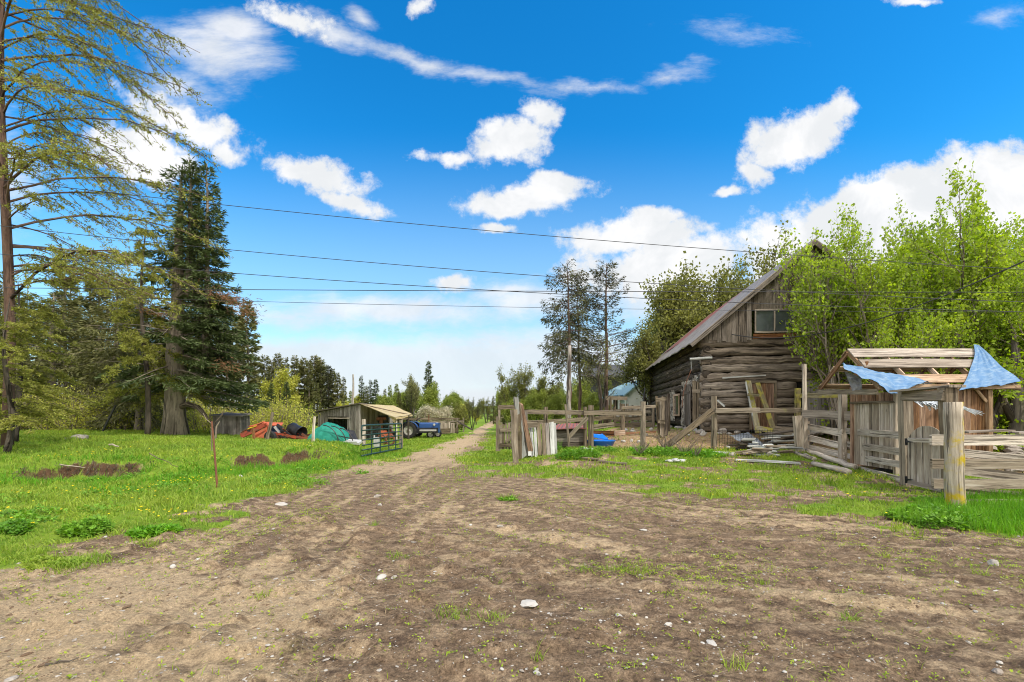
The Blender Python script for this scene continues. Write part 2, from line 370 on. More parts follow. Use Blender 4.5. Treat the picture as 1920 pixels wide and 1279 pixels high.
def glass():
    k = N('old_window_glass'); n = k.noise(k.pos(), 2.5, 3)
    return k.bsdf(k.mix(n, (.03, .035, .035), (.10, .12, .12)), .08, n, .05, .01, 0, .8)
M['glass'] = glass()
def stone():
    k = N('field_stone'); tone = k.attr('tone'); n = k.noise(k.pos(), 18, 5, .65)
    c = k.mix(k.mr(n, .35, .65), (.40, .365, .32), (.25, .215, .18)); c = k.mix(k.mr(tone, .5, 1., 0, .8), c, (.50, .475, .43)); c = k.mix(k.mr(tone, .25, 0, 0, .6), c, (.24, .19, .15))
    return k.bsdf(c, .85, n, .9, .012)
M['stone'] = stone()
def mortar():
    k = N('white_chinked_wall'); p = k.pos(); n = k.noise(k.scaled(p, (1, 1, 2.2)), 4.2, 6, .7, .3)
    return k.bsdf(k.mix(k.mr(n, .40, .58), (.50, .45, .38), (.13, .10, .08)), .9, n, .9, .05)
M['mortar'] = mortar()
# foliage
M['grass'] = leafm('grass_blades', (.155, .30, .026), (.27, .385, .038), (.42, .42, .10), .4, .8)
M['tallgrass'] = leafm('lush_grass_blades', (.085, .27, .016), (.14, .35, .022), (.25, .42, .04), .4, .8)
M['weed'] = leafm('broad_weed_leaves', (.09, .25, .025), (.16, .34, .03), (.26, .40, .05), .35)
M['sprout'] = leafm('seedling_leaves', (.26, .36, .03), (.33, .40, .04), (.20, .30, .03), .35)
M['dandelion'] = leafm('yellow_petals', (.85, .62, .01), (.9, .7, .02), None, .2, tb=1.)
M['straw'] = leafm('dry_straw', (.36, .27, .15), (.46, .36, .21), (.25, .18, .11), .15)
M['spruce'] = leafm('spruce_needles', (.055, .088, .028), (.098, .135, .044), (.15, .18, .07), .12, 1.3, amt=.6)
M['spruceolive'] = leafm('olive_spruce_needles', (.10, .105, .035), (.15, .145, .048), (.18, .18, .06), .15, 1.1, amt=.6)
M['larch'] = leafm('larch_needles', (.22, .25, .045), (.34, .37, .07), (.26, .20, .06), .35, 1., amt=.5)
M['pineneedle'] = leafm('pine_needles', (.060, .072, .028), (.095, .10, .04), (.12, .11, .055), .15, 1.)
M['farpine'] = leafm('far_pine_needles', (.13, .15, .05), (.20, .20, .07), (.23, .21, .09), .25, .4)
M['farleaf'] = leafm('far_tree_leaves', (.16, .22, .035), (.26, .31, .05), (.32, .34, .08), .3, .4)
M['reddead'] = leafm('dead_red_needles', (.17, .085, .04), (.22, .11, .055), None, .2)
M['maple'] = leafm('young_maple_leaves', (.21, .33, .025), (.32, .43, .04), (.44, .51, .08), .5, .7)
M['olive'] = leafm('budding_tree_leaves', (.145, .155, .04), (.20, .205, .05), (.27, .28, .065), .35, .5)
M['bush'] = leafm('willow_bush_leaves', (.42, .45, .055), (.52, .54, .08), (.42, .34, .14), .4, .6)
M['blossom'] = leafm('pale_blossom', (.55, .50, .36), (.30, .28, .12), (.62, .58, .46), .3)
M['root'] = leafm('hanging_roots', (.075, .056, .036), (.20, .155, .09), (.03, .024, .018), .1)

# ------------------------------------------------------------ vegetation builders
def conifer(seed, h, trunk_r, Rmax, z0=.08, shape=1., droop=.35, dens=1., nl=.2, nw=.05, gap=.35, top=.0, sides=8, wisp=0., lean=0., front=0., nw_branch=5, upturn=.15, tips=True, bare=.0):
    rg = np.random.RandomState(seed); tm = MB(); cm = MB()
    n = 14; t = np.linspace(0, 1, n); sway = np.cumsum(rg.normal(0, .012*h/n*3, (n, 2)), 0)
    P = np.stack([sway[:, 0]+lean*h*t**1.5, sway[:, 1], t*h], 1); rr = trunk_r*(1-t)**.8+.012+trunk_r*.35*np.exp(-t*30)
    tube(tm, P, rr[:, None]*(1+rg.uniform(-.07, .07, (n, sides))), sides, tone=.5)
    z = z0*h; ps, ds, ns, Ls, ws = [], [], [], [], []
    while z < h*.985:
        f = (z-z0*h)/(h*(1-z0)); Lb = Rmax*((1-f)**shape*.93+.04)
        if f < .12: Lb *= .75+f*2
        c = np.array([np.interp(z, P[:, 2], P[:, 0]), np.interp(z, P[:, 2], P[:, 1]), z])
        for k in range(nw_branch):
            if rg.rand() < bare: continue
            a = rg.uniform(0, 6.283); L = Lb*rg.uniform(.55, 1.12)
            if front and f < .85 and math.sin(a) < -.2 and rg.rand() < front: continue
            if L < .08: continue
            dirh = np.array([math.cos(a), math.sin(a), 0]); m_ = 7; u = np.linspace(0, 1, m_)
            up0 = .5*(f-.35)+upturn
            B = c+dirh*L*u[:, None]; B[:, 2] += L*(up0*u-droop*u**1.7*(1-f*.6)+.12*u**4)+rg.uniform(-.1, .1)
            side = np.array([-dirh[1], dirh[0], 0]); B += side*(rg.normal(0, .05)*L*u**2)[:, None]
            tube(tm, B, (.012+.018*L/Rmax*trunk_r*6)*(1-u*.85), 4, False, tone=.4)
            K = int(dens*L*L*42+6)
            uu = rg.uniform(.12, 1, K)**.75; env = (.34*L*(1.12-uu)+.06)
            lat = rg.uniform(-1, 1, K); 
            base = np.stack([np.interp(uu, u, B[:, i]) for i in range(3)], 1)
            T = np.stack([np.interp(uu, u, np.gradient(B[:, i], u)) for i in range(3)], 1); T /= np.linalg.norm(T, axis=1)[:, None]
            p = base+(side*lat[:, None]+T*.5*np.abs(lat)[:, None])*env[:, None]; p[:, 2] -= np.abs(lat)*env*(.35+wisp)+rg.exponential(.05+wisp*.15, K)
            d = side*np.sign(lat)[:, None]*.7+T*.8+rg.normal(0, .35, (K, 3)); d[:, 2] -= .15+wisp
            ps.append(p); ds.append(d); ns.append(rg.normal(0, .6, (K, 3))+np.array([0, 0, 1.])); Ls.append(nl*rg.uniform(.6, 1.4, K)); ws.append(nw*rg.uniform(.6, 1.5, K))
        z += gap*(.5+.8*rg.rand())*(.55+.6*(1-f))
    p = np.concatenate(ps); cards(cm, p, np.concatenate(ds), np.concatenate(ns), np.concatenate(Ls), np.concatenate(ws), rg.rand(len(p)))
    return tm, cm
def rot_about(v, ax, a):
    return v*math.cos(a)+np.cross(ax, v)*math.sin(a)+ax*np.dot(ax, v)*(1-math.cos(a))
def decid(seed, h, r0, levels=4, kids=(6, 5, 4, 3), ang=(35, 60), up=.12, lf=.6, first=.3, leaves=10, ls=.1, lw=.07, sig=.14, stems=1, spread=.25, sides=7, base_len=.5, droopl=.4, lmin=2, gn=.18):
    rg = np.random.RandomState(seed); tm = MB(); cm = MB(); tips = []
    def grow(p, d, L, r, lv):
        n = 6 if lv < 2 else 4; P = [p]; D = d
        for i in range(n):
            D = nrm(D+rg.normal(0, gn*(.5 if lv == 0 else 1), 3)+np.array([0, 0, up*(1 if lv else .4)])); P.append(P[-1]+D*L/n)
        P = np.array(P); t = np.linspace(0, 1, n+1); rr = r*(1-.6*t) if lv < levels-1 else r*(1-.85*t)
        if r > .002: tube(tm, P, np.maximum(rr, .003), sides if lv == 0 else (5 if lv == 1 else 3), False, tone=rg.rand())
        if lv >= lmin:
            for i in range(1, n+1): tips.append((P[i], D, lv))
        if lv < levels-1:
            K = kids[lv]
            for k in range(K):
                f = first+(1-first)*(k+rg.uniform(.1, .9))/K if lv == 0 else rg.uniform(.2, 1)
                i = min(n-1, int(f*n)); q = P[i]+(P[i+1]-P[i])*(f*n-i); ax = nrm(np.cross(nrm(P[i+1]-P[i]), rg.normal(0, 1, 3)))
                nd = rot_about(nrm(P[i+1]-P[i]), ax, R(rg.uniform(*ang)))
                grow(q, nd, L*lf*rg.uniform(.65, 1.15)*(1.15-.5*f), r*(1-.6*f)*.55+.003, lv+1)
            grow(P[-1], D, L*lf*.8, rr[-1], lv+1)
    for s_ in range(stems):
        a = rg.uniform(0, 6.28); d = nrm((math.cos(a)*spread*(stems > 1), math.sin(a)*spread*(stems > 1), 1))
        grow(np.array([math.cos(a)*.15*(stems > 1), math.sin(a)*.15*(stems > 1), -.1]), d, h*base_len, r0, 0)
    T = np.array([t[0] for t in tips]); Dr = np.array([t[1] for t in tips])
    if leaves >= 1: T = np.repeat(T, int(leaves), 0); Dr = np.repeat(Dr, int(leaves), 0)
    else:
        sel = rg.rand(len(T)) < leaves; T = T[sel]; Dr = Dr[sel]
    k = len(T); p = T+rg.normal(0, sig, (k, 3)); d = Dr*.5+rg.normal(0, .6, (k, 3)); d[:, 2] -= droopl
    cards(cm, p, d, rg.normal(0, 1, (k, 3))+np.array([0, -.2, .6]), ls*rg.uniform(.6, 1.3, k), lw*rg.uniform(.6, 1.3, k), rg.rand(k))
    return tm, cm
def norm_h(tc, h):
    """scale a built tree so its top is at h"""
    top = max(v[:, 2].max() for v in tc[1].v+tc[0].v); k = h/top
    for m in tc: m.v = [v*k for v in m.v]
    return tc
TREE_MESH = {}
def tree(name, key, mk, label, cat, x, y, group=None, trunkm='bark', crownm='spruce', sc_=1., rz=None, z=None):
    z = hg(x, y)-.06 if z is None else z
    if key not in TREE_MESH:
        tm, cm = mk(); TREE_MESH[key] = (tm.mesh(name+'_trunk'), cm.mesh(name+'_crown'))
    a, b = TREE_MESH[key]
    if (key, trunkm, crownm) not in TREE_MESH:
        a2, b2 = a.copy() if a.materials else a, b.copy() if b.materials else b
        a2.materials.clear(); b2.materials.clear()
        a2.materials.append(M[trunkm]); b2.materials.append(M[crownm]); TREE_MESH[(key, trunkm, crownm)] = (a2, b2)
        a2.polygons.foreach_set('use_smooth', np.ones(len(a2.polygons), bool))
    a, b = TREE_MESH[(key, trunkm, crownm)]
    r = thing(name, label, cat, (x, y, z), group); r.rotation_euler.z = rnd.uniform(0, 6.28) if rz is None else rz
    s = np.broadcast_to(sc_, (3,)); r.scale = [float(q) for q in s]
    for nm, me in (('trunk', a), ('crown', b)):
        o = bpy.data.objects.new(nm, me); col.objects.link(o); o.parent = r
    return r
# ------------------------------------------------------------ ground
def zones(x, y):
    """grass cover, sand, wet dark, red soil, straw : 0..1"""
    x = np.asarray(x, float); y = np.asarray(y, float)
    P = lambda L: [tuple(G(a, b)[:2]) for a, b in L]
    n1 = fbm(x*1.3, y*1.3, 61); n2 = fbm(x*.5, y*.5, 67)
    # left verge and lawn
    left = [(-200, 300), (-200, -8), (-9, 3.2)]+P([(-150, 1075), (60, 1040), (180, 1012), (330, 1002), (420, 955), (560, 912), (680, 872), (760, 851), (835, 830), (880, 812), (903, 799)])+[(-4, 90), (-6, 300)]
    gl = sdist(x, y, left)
    right = P([(925, 800), (905, 835), (880, 858), (930, 890), (1080, 893), (1210, 915), (1360, 938), (1500, 925), (1690, 958), (1720, 985), (1925, 1012), (2500, 1060)])+[(200, 4), (200, 300), (0, 300)]
    gr = sdist(x, y, right)
    d = np.maximum(gl, gr)
    g = ss(-.75, .55, d+(n1-.5)*2.7+(fbm(x*4, y*4, 62)-.5)*.9)
    patch = P([(1490, 950), (1600, 938), (1700, 960), (1760, 1000), (1650, 988), (1520, 972)])
    g = np.maximum(g, .85*ss(-.25, .2, sdist(x, y, patch)+(n1-.5)*.9))
    strip = P([(880, 860), (980, 880), (960, 900), (850, 890)]); g = np.maximum(g, .7*ss(-.6, .5, sdist(x, y, strip)+(n1-.5)*2))
    g = g*(1-.75*ss(.48, .62, fbm(x*1.9, y*1.9, 71))*(y < 16)*(x > -5))*(1-.3*ss(.5, .64, fbm(x*2.4, y*2.4, 72))*(y < 14))
    pen = [(.4, 17.7), (8.2, 17.5), (10.2, 17.2), (10.3, 13), (14, 12), (18, 18), (9, 21), (7, 27), (2, 22)]
    pn = ss(-.2, .3, sdist(x, y, pen)+(n1-.5)*.4)
    gap = ss(20, 24, y)*ss(40, 32, y)*np.exp(-((x+2.2)**2)/1.4)
    g = g*(1-pn*.9)*(1-.7*gap)
    # far meadow beyond the gate is grass
    ld = lawn_d(x, y); s = scar_m(x, y)
    red = s*ss(-.42, -.05, ld+(n1-.5)*1.2)*ss(.08, .0, ld)*(.55+.45*ss(.4, .6, fbm(x*3, y*3, 73)))
    g = g*(1-red)
    r = np.hypot(x-6.5, y-14.5); th = np.arctan2(y-14.5, x-6.5); w2 = ss(-2.2, .6, x)
    st = fbm(x*2.2, y*.35, 131)*(1-w2)+fbm(r*2.2, th*2.2, 137)*w2
    sand = (.35+.65*ss(-.5, -3, x)*ss(6.5, 4, y))*ss(.38, .62, .55*st+.45*n2+.12*ss(-1, -3.5, x)*ss(7, 4, y)-.045*ss(0, 3, x)+.03)
    road = np.exp(-((x+3.6)**2)/3.5)*ss(9, 14, y); sand = np.clip(sand+road*(.4+.5*ss(14, 22, y))+.34*ss(.52, .68, fbm(x*5, y*.6, 152)*(1-w2)+fbm(r*5.5, th*2.6, 158)*w2), 0, 1)
    sf = fbm(x*6, y*.55, 151)*(1-w2)+fbm(r*6.5, th*2.4, 157)*w2; dark = .62*ss(.47, .66, .32*fbm(x*1.1, y*1.7, 141)+.68*sf)*ss(22, 10, y)
    return g, sand, dark, red, pn
def build_ground():
    xs = np.concatenate([-np.geomspace(600, 16.3, 60), np.arange(-16, 14, .062), np.geomspace(14.1, 600, 60)])
    ys = np.concatenate([np.arange(-30, 1.5, 1.), np.arange(1.5, 9, .04), np.arange(9, 15.5, .062), np.arange(15.5, 26, .16), np.geomspace(26.2, 900, 90)])
    X, Y = np.meshgrid(xs, ys, indexing='ij'); Z = hz(X, Y)
    far = ss(60, 300, np.hypot(X, Y)); Z = Z+far*(fbm(X*.01, Y*.01, 3)-.5)*6
    nx, ny = X.shape; me = bpy.data.meshes.new('ground'); V = np.stack([X, Y, Z], -1).reshape(-1, 3).astype(np.float32)
    I = np.arange(nx*ny).reshape(nx, ny); q = np.stack([I[:-1, :-1], I[1:, :-1], I[1:, 1:], I[:-1, 1:]], -1).reshape(-1, 4)
    me.vertices.add(len(V)); me.vertices.foreach_set('co', V.ravel()); me.loops.add(q.size); me.loops.foreach_set('vertex_index', q.ravel().astype(np.int32))
    me.polygons.add(len(q)); me.polygons.foreach_set('loop_start', (np.arange(len(q))*4).astype(np.int32)); me.update(calc_edges=True)
    me.polygons.foreach_set('use_smooth', np.ones(len(q), bool))
    for nm, a in zip(('grass', 'sand', 'dark', 'red', 'pen'), zones(X, Y)):
        at = me.attributes.new(nm, 'FLOAT', 'POINT'); at.data.foreach_set('value', np.ascontiguousarray(a, dtype=np.float32).ravel())
    k = N('ground_soil'); p = k.pos()
    gr, sa, da, re, pe = [k.attr(a) for a in ('grass', 'sand', 'dark', 'red', 'pen')]
    f1 = k.noise(p, 9., 6, .7); f2 = k.noise(p, 38., 5, .7); f3 = k.noise(p, 2.6, 4, .6); f4 = k.noise(p, 120., 3, .6)
    f5 = k.noise(k.scaled(p, (1, 1.6, 1)), 4.3, 8, .72, .5)
    c = k.mix(k.mr(f2, .3, .7), (.088, .060, .038), (.21, .145, .092))
    c = k.mix(k.mr(f5, .46, .66, 0, .75), c, (.29, .21, .135)); c = k.mix(k.mr(f5, .46, .34, 0, .7), c, (.072, .049, .032))
    c = k.mix(k.mr(f1, .55, .75, 0, .7), c, (.225, .15, .10))
    sm = k.mr(k.math('ADD', k.math('MULTIPLY', sa, .42), k.math('ADD', k.math('MULTIPLY', f1, .5), k.math('MULTIPLY', f5, .75))), .70, .98)
    c = k.mix(k.math('MULTIPLY', sm, .85), c, k.mix(f2, (.45, .34, .21), (.30, .22, .135)))
    dm = k.mr(k.math('ADD', k.math('MULTIPLY', da, .40), k.math('ADD', k.math('MULTIPLY', f3, .35), k.math('MULTIPLY', k.math('SUBTRACT', 1., f5), .85))), .72, .94)
    c = k.mix(k.math('MULTIPLY', dm, .6), c, k.mix(f2, (.042, .028, .020), (.10, .066, .045)))
    # small pale grit
    vo = k.n('TexVoronoi', feature='F1'); k.set(vo, 'Vector', p); k.set(vo, 'Scale', 22.); k.set(vo, 'Randomness', 1.)
    grit = k.math('MULTIPLY', k.mr(vo.outputs[0], .10, .16, 1, 0), k.mr(k.noise(p, 1.4, 4, .6), .48, .6)); c = k.mix(k.math('MULTIPLY', grit, .75), c, (.46, .42, .36))
    f6 = k.noise(p, 85., 6, .75); f7 = k.noise(p, 24., 7, .72, 0.)
    hv = k.n('HueSaturation'); k.set(hv, 'Color', c); k.set(hv, 'Value', k.math('MULTIPLY', k.mr(f6, .3, .7, .78, 1.42), k.mr(f7, .32, .68, .85, 1.42))); c = hv.outputs[0]
    # moss-thin green film
    gm = k.math('MULTIPLY', k.mr(k.noise(p, 1.1, 6, .75), .54, .68), k.mr(f2, .45, .6)); c = k.mix(k.math('MULTIPLY', gm, .35), c, (.16, .17, .035))
    c = k.mix(k.mr(k.math('ADD', re, k.math('MULTIPLY', f1, .4)), .5, .8), c, k.mix(f1, (.05, .034, .022), (.17, .095, .052)))
    c = k.mix(k.mr(k.math('ADD', pe, k.math('MULTIPLY', f1, .5)), .7, 1.), c, k.mix(k.mr(f1, .4, .62), k.mix(f2, (.34, .22, .12), (.20, .12, .07)), (.42, .31, .17)))
    gc = k.mix(k.mr(f3, .35, .65), (.13, .24, .018), (.21, .31, .028)); gc = k.mix(k.mr(f2, .48, .7, 0, .6), gc, (.22, .19, .08))
    c = k.mix(k.mr(k.math('ADD', gr, k.math('MULTIPLY', k.math('SUBTRACT', f2, .5), .9)), .35, .65), c, gc)
    bmp = k.math('ADD', k.math('MULTIPLY', f1, 1.), k.math('ADD', k.math('MULTIPLY', f2, .55), k.math('ADD', k.math('MULTIPLY', f7, .7), k.math('MULTIPLY', f6, .35))))
    k.bsdf(c, k.math('MULTIPLY_ADD', dm, -.12, .93), bmp, .9, .05, spec=.12)
    me.materials.append(k.m)
    o = bpy.data.objects.new('ground', me); col.objects.link(o); o['kind'] = 'structure'
build_ground()

# ------------------------------------------------------------ grass, weeds, gravel (nobody could count them)
rg = np.random.RandomState(11)
def scatter(n, x0, x1, y0, y1, fn, logy=True):
    x = rg.uniform(x0, x1, n); y = np.exp(rg.uniform(math.log(y0), math.log(y1), n)) if logy else rg.uniform(y0, y1, n)
    k = fn(x, y) > rg.rand(n); return x[k], y[k]
def inview(x, y, m=1.12): return np.abs(x) < y*960/F*m+.8
def blades(m, x, y, h, w, lean=.35, tone=None):
    n = len(x); z = hz(x, y)-.01; a = rg.uniform(0, 6.283, n); l = np.abs(rg.normal(0, lean, n))*h; b = rg.uniform(0, 6.283, n)
    base = np.stack([x, y, z], 1); s = np.stack([np.cos(a), np.sin(a), 0*a], 1)*w[:, None]/2; L = np.stack([np.cos(b)*l, np.sin(b)*l, h], 1)
    mid = base+L*np.array([.35, .35, .6]); tip = base+L
    V = np.stack([base-s, base+s, mid+s*.75, mid-s*.75, tip], 1).reshape(-1, 3); i = np.arange(n)[:, None]*5
    t = rg.rand(n) if tone is None else tone
    m.add(V, i+np.array([[0, 1, 2, 3]]), i+np.array([[3, 2, 4]]), tone=t)
def gfn(x, y):
    g = zones(x, y)[0]; return g*inview(x, y)*(.25+.75*ss(.3, .55, fbm(x*2, y*2, 81)))
grass_o = MB()
x, y = scatter(560000, -24, 20, 5.2, 34, gfn)
hh = (.03+.12*fbm(x*1.1, y*1.1, 83)**1.6)*rg.uniform(.5, 1.4, len(x)); near = ss(5, 14, y)
blades(grass_o, x, y, hh*(1+.25*near), (.006+.0011*y)*rg.uniform(.7, 1.4, len(x)), .8)
# hanging turf lip over the scars, shaggy
o = grass_o.build('grass', M['grass'], kind='stuff')
# thin sprouts on bare soil
def sfn(x, y):
    g = zones(x, y)[0]; c = fbm(x*.55+3, y*.8, 91); c2 = fbm(x*2.5, y*3, 92); return inview(x, y)*(g < .5)*(.13+.9*ss(.48, .68, .6*c+.4*c2))
sp = MB(); x, y = scatter(36000, -9, 10, 2.6, 14, sfn)
n = len(x); K = 5
X = np.repeat(x, K)+rg.normal(0, .018, n*K); Y = np.repeat(y, K)+rg.normal(0, .018, n*K); Zs = hz(X, Y)+.004+rg.uniform(0, .015, n*K)
a = rg.uniform(0, 6.283, n*K); d = np.stack([np.cos(a), np.sin(a), rg.uniform(.05, .9, n*K)], 1)
cards(sp, np.stack([X, Y, Zs], 1), d, rg.normal(0, .3, (n*K, 3))+[0, 0, 1], rg.uniform(.012, .034, n*K), rg.uniform(.007, .016, n*K), np.repeat(rg.rand(n), K))
x2, y2 = scatter(14000, -9, 10, 2.8, 12, sfn); blades(sp, x2, y2, rg.uniform(.02, .075, len(x2)), np.full(len(x2), .005), .6)
sp.build('seedling_weeds', M['sprout'], kind='stuff')
# tufts on the bare yard
tf = MB()
for px, py, s, k in [(950, 938, .16, 140), (130, 1058, .30, 900), (60, 1045, .12, 160), (1190, 1075, .13, 110), (1150, 1072, .08, 50), (745, 1045, .1, 60), (1590, 1160, .06, 45), (920, 1155, .09, 60), (1430, 1095, .05, 30),
                     (1840, 1075, .06, 30), (850, 1155, .12, 80), (275, 1022, .10, 120), (490, 1120, .05, 30), (1220, 935, .12, 100), (1100, 1078, .07, 40), (1010, 1240, .04, 20), (700, 995, .06, 40), (865, 900, .08, 70), (1385, 1250, .06, 30), (1660, 1040, .05, 30)]:
    c = G(px, py); a = rg.uniform(0, 6.28, k); r = s*np.sqrt(rg.rand(k)); blades(tf, c[0]+r*np.cos(a)*1.4, c[1]+r*np.sin(a), rg.uniform(.03, .10, k)*(1.1 if s > .1 else 1), np.full(k, .007), 1.1)
tf.build('grass_tufts', M['grass'], kind='stuff')
# tall lush grass at the gatepost, right
tg = MB()
TP = [tuple(G(a, b)[:2]) for a, b in [(1690, 962), (1800, 945), (2100, 925), (2150, 1040), (1925, 1012), (1780, 992)]]
def tfn(x, y): return ss(-.12, .3, sdist(x, y, TP)+(fbm(x*2, y*2, 93)-.5)*.6)
x, y = scatter(26000, 6, 11.5, 6, 9.6, tfn); blades(tg, x, y, (.10+.2*fbm(x*2.2, y*2.2, 95))*rg.uniform(.6, 1.3, len(x))*(.5+.5*ss(5.9, 7.4, y)), np.full(len(x), .009), .45)
def tfn2(x, y):                        # darker clumps below the bank and beside the pen
    ld = lawn_d(x, y); return inview(x, y)*zones(x, y)[0]*(ss(-3.2, -1., ld)*ss(1.5, -.3, ld)*(fbm(x*1.3, y*1.3, 97) > .5))*.8
x, y = scatter(90000, -17, -3, 8, 19, tfn2); blades(tg, x, y, (.07+.17*fbm(x*1.5, y*1.5, 99))*rg.uniform(.6, 1.3, len(x)), np.full(len(x), .014), .6)
tg.build('tall_grass', M['tallgrass'], kind='stuff')
# hanging roots and sod along the eroded edge
rt = MB(); n = 80000; x = rg.uniform(-13.2, -5.4, n); y = rg.uniform(9.5, 17.6, n); ld = lawn_d(x, y); kk = (np.abs(ld-.02) < .12)*(scar_m(x, y) > rg.rand(n))
x, y = x[kk], y[kk]; n = len(x); z = hz(x+.0, y+.15)-rg.uniform(0, .28, n)
cards(rt, np.stack([x, y-.05, z], 1), np.stack([rg.normal(0, .35, n), rg.normal(-.3, .2, n), -np.ones(n)], 1), np.stack([rg.normal(0, .4, n), -np.ones(n), rg.normal(.3, .4, n)], 1), rg.uniform(.04, .12, n), rg.uniform(.008, .03, n), rg.rand(n))
rt.build('exposed_roots', M['root'], kind='stuff')
# mixed meadow weeds scattered below the bank
mw = MB(); cx, cy = scatter(900, -16, -3, 7, 18, lambda x, y: inview(x, y)*zones(x, y)[0]*ss(.48, .6, fbm(x*.7, y*.7, 113))*(lawn_d(x, y) < .2))
for a_, b_ in zip(cx, cy):
    n = 70; s_ = rg.uniform(.10, .26); a = rg.uniform(0, 6.28, n); r = s_*np.sqrt(rg.rand(n)); X = a_+r*np.cos(a)*1.3; Y = b_+r*np.sin(a); z = hz(X, Y)+s_*.75*(1-(r/s_)**2)*rg.uniform(.3, 1, n)
    b = rg.uniform(0, 6.28, n); cards(mw, np.stack([X, Y, z], 1), np.stack([np.cos(b), np.sin(b), rg.uniform(-.2, .9, n)], 1), rg.normal(0, .5, (n, 3))+[0, -.2, 1], .065*rg.uniform(.5, 1.3, n), .032, rg.rand(n))
mw.build('meadow_weeds', M['weed'], kind='stuff')
# dandelions
dd = MB()
def dfn(x, y): return inview(x, y)*zones(x, y)[0]*(.03+.97*ss(.60, .70, fbm(x*.8+7, y*.8, 101)))
x, y = scatter(6500, -13, 9, 6.5, 18, dfn); n = len(x); z = hz(x, y)+rg.uniform(.06, .15, n)
for k in range(3):
    a = rg.uniform(0, 6.28, n); cards(dd, np.stack([x-np.cos(a)*.016, y-np.sin(a)*.016, z], 1), np.stack([np.cos(a), np.sin(a), 0*a], 1), np.stack([0*a+.1, 0*a-.35, 0*a+1], 1), rg.uniform(.028, .045, n), .034, rg.rand(n))
dd.build('dandelion_flowers', M['dandelion'], kind='stuff')
# gravel, clods, bark bits
gv = MB(); cld = MB()
def pfn(x, y): return inview(x, y)*(zones(x, y)[0] < .6)*(.15+.85*ss(.42, .62, fbm(x*.8, y*.8, 103)))
x, y = scatter(26000, -9, 10, 2.6, 17, pfn); n = len(x); s = np.exp(rg.normal(-4.95, .5, n)); z = hz(x, y)-s*.2
OCT = np.array([[1, 0, 0], [0, 1, 0], [-1, 0, 0], [0, -1, 0], [0, 0, .7], [.7, .7, .1], [-.7, .6, .2], [-.6, -.8, .1], [.7, -.7, .15]])
OT = np.array([[0, 5, 4], [5, 1, 4], [1, 6, 4], [6, 2, 4], [2, 7, 4], [7, 3, 4], [3, 8, 4], [8, 0, 4]])
def pebbles(m, x, y, z, s, flat=.6, tone=None):
    n = len(x); a = rg.uniform(0, 6.28, n); V = OCT[None]*rg.uniform(.6, 1.2, (n, 9, 1))*s[:, None, None]*np.stack([rg.uniform(.8, 1.6, n), rg.uniform(.6, 1.1, n), np.full(n, flat)*rg.uniform(.6, 1.3, n)], 1)[:, None, :]
    c, sn = np.cos(a)[:, None], np.sin(a)[:, None]; V = np.stack([V[..., 0]*c-V[..., 1]*sn, V[..., 0]*sn+V[..., 1]*c, V[..., 2]], -1)+np.stack([x, y, z], 1)[:, None]
    m.add(V.reshape(-1, 3), None, (np.arange(n)[:, None, None]*9+OT[None]).reshape(-1, 3), tone=np.repeat(rg.rand(n) if tone is None else tone, 8))
pebbles(gv, x, y, z, s); gv.build('gravel', M['stone'], kind='stuff')
k = N('soil_clod'); nn = k.noise(k.pos(), 40, 4, .7); k.bsdf(k.mix(nn, (.05, .033, .023), (.24, .16, .10)), .95, nn, .8, .01, spec=.1); M['clod'] = k.m
x, y = scatter(420, -7, 1.5, 2.8, 6.5, lambda x, y: inview(x, y)*(zones(x, y)[0] < .3)*ss(.5, .62, fbm(x*1.6, y*2.4, 108))); n = len(x); pebbles(cld, x, y, hz(x, y)-.004, rg.uniform(.010, .030, n), .55)
def cfn(x, y): return inview(x, y)*(zones(x, y)[0] < .5)*ss(.45, .62, fbm(x*1.3, y*2.2, 107))
x, y = scatter(70000, -8, 9, 2.5, 10.5, cfn); n = len(x); pebbles(cld, x, y, hz(x, y)-.004, np.exp(rg.normal(-4.95, .5, n)), .7); cld.build('soil_clods', M['clod'], kind='stuff')
stw = MB(); x, y = scatter(5000, -8, 10, 2.6, 12, lambda x, y: inview(x, y)*(zones(x, y)[0] < .6)*ss(.4, .65, fbm(x, y, 109)))
n = len(x); a = rg.uniform(0, 6.28, n); L = rg.uniform(.03, .14, n); cards(stw, np.stack([x, y, hz(x, y)+.008], 1), np.stack([np.cos(a), np.sin(a), rg.normal(0, .12, n)], 1), np.tile([0, -.2, 1.], (n, 1)), L, .0045, rg.rand(n))
x, y = scatter(9000, 0, 12, 16.8, 24, lambda x, y: zones(x, y)[4]*.8); n = len(x); a = rg.uniform(0, 6.28, n)
cards(stw, np.stack([x, y, hz(x, y)+.02], 1), np.stack([np.cos(a), np.sin(a), rg.normal(0, .25, n)], 1), np.tile([0, -.4, 1.], (n, 1)), rg.uniform(.08, .25, n), .02, rg.rand(n))
stw.build('straw_litter', M['straw'], kind='stuff')
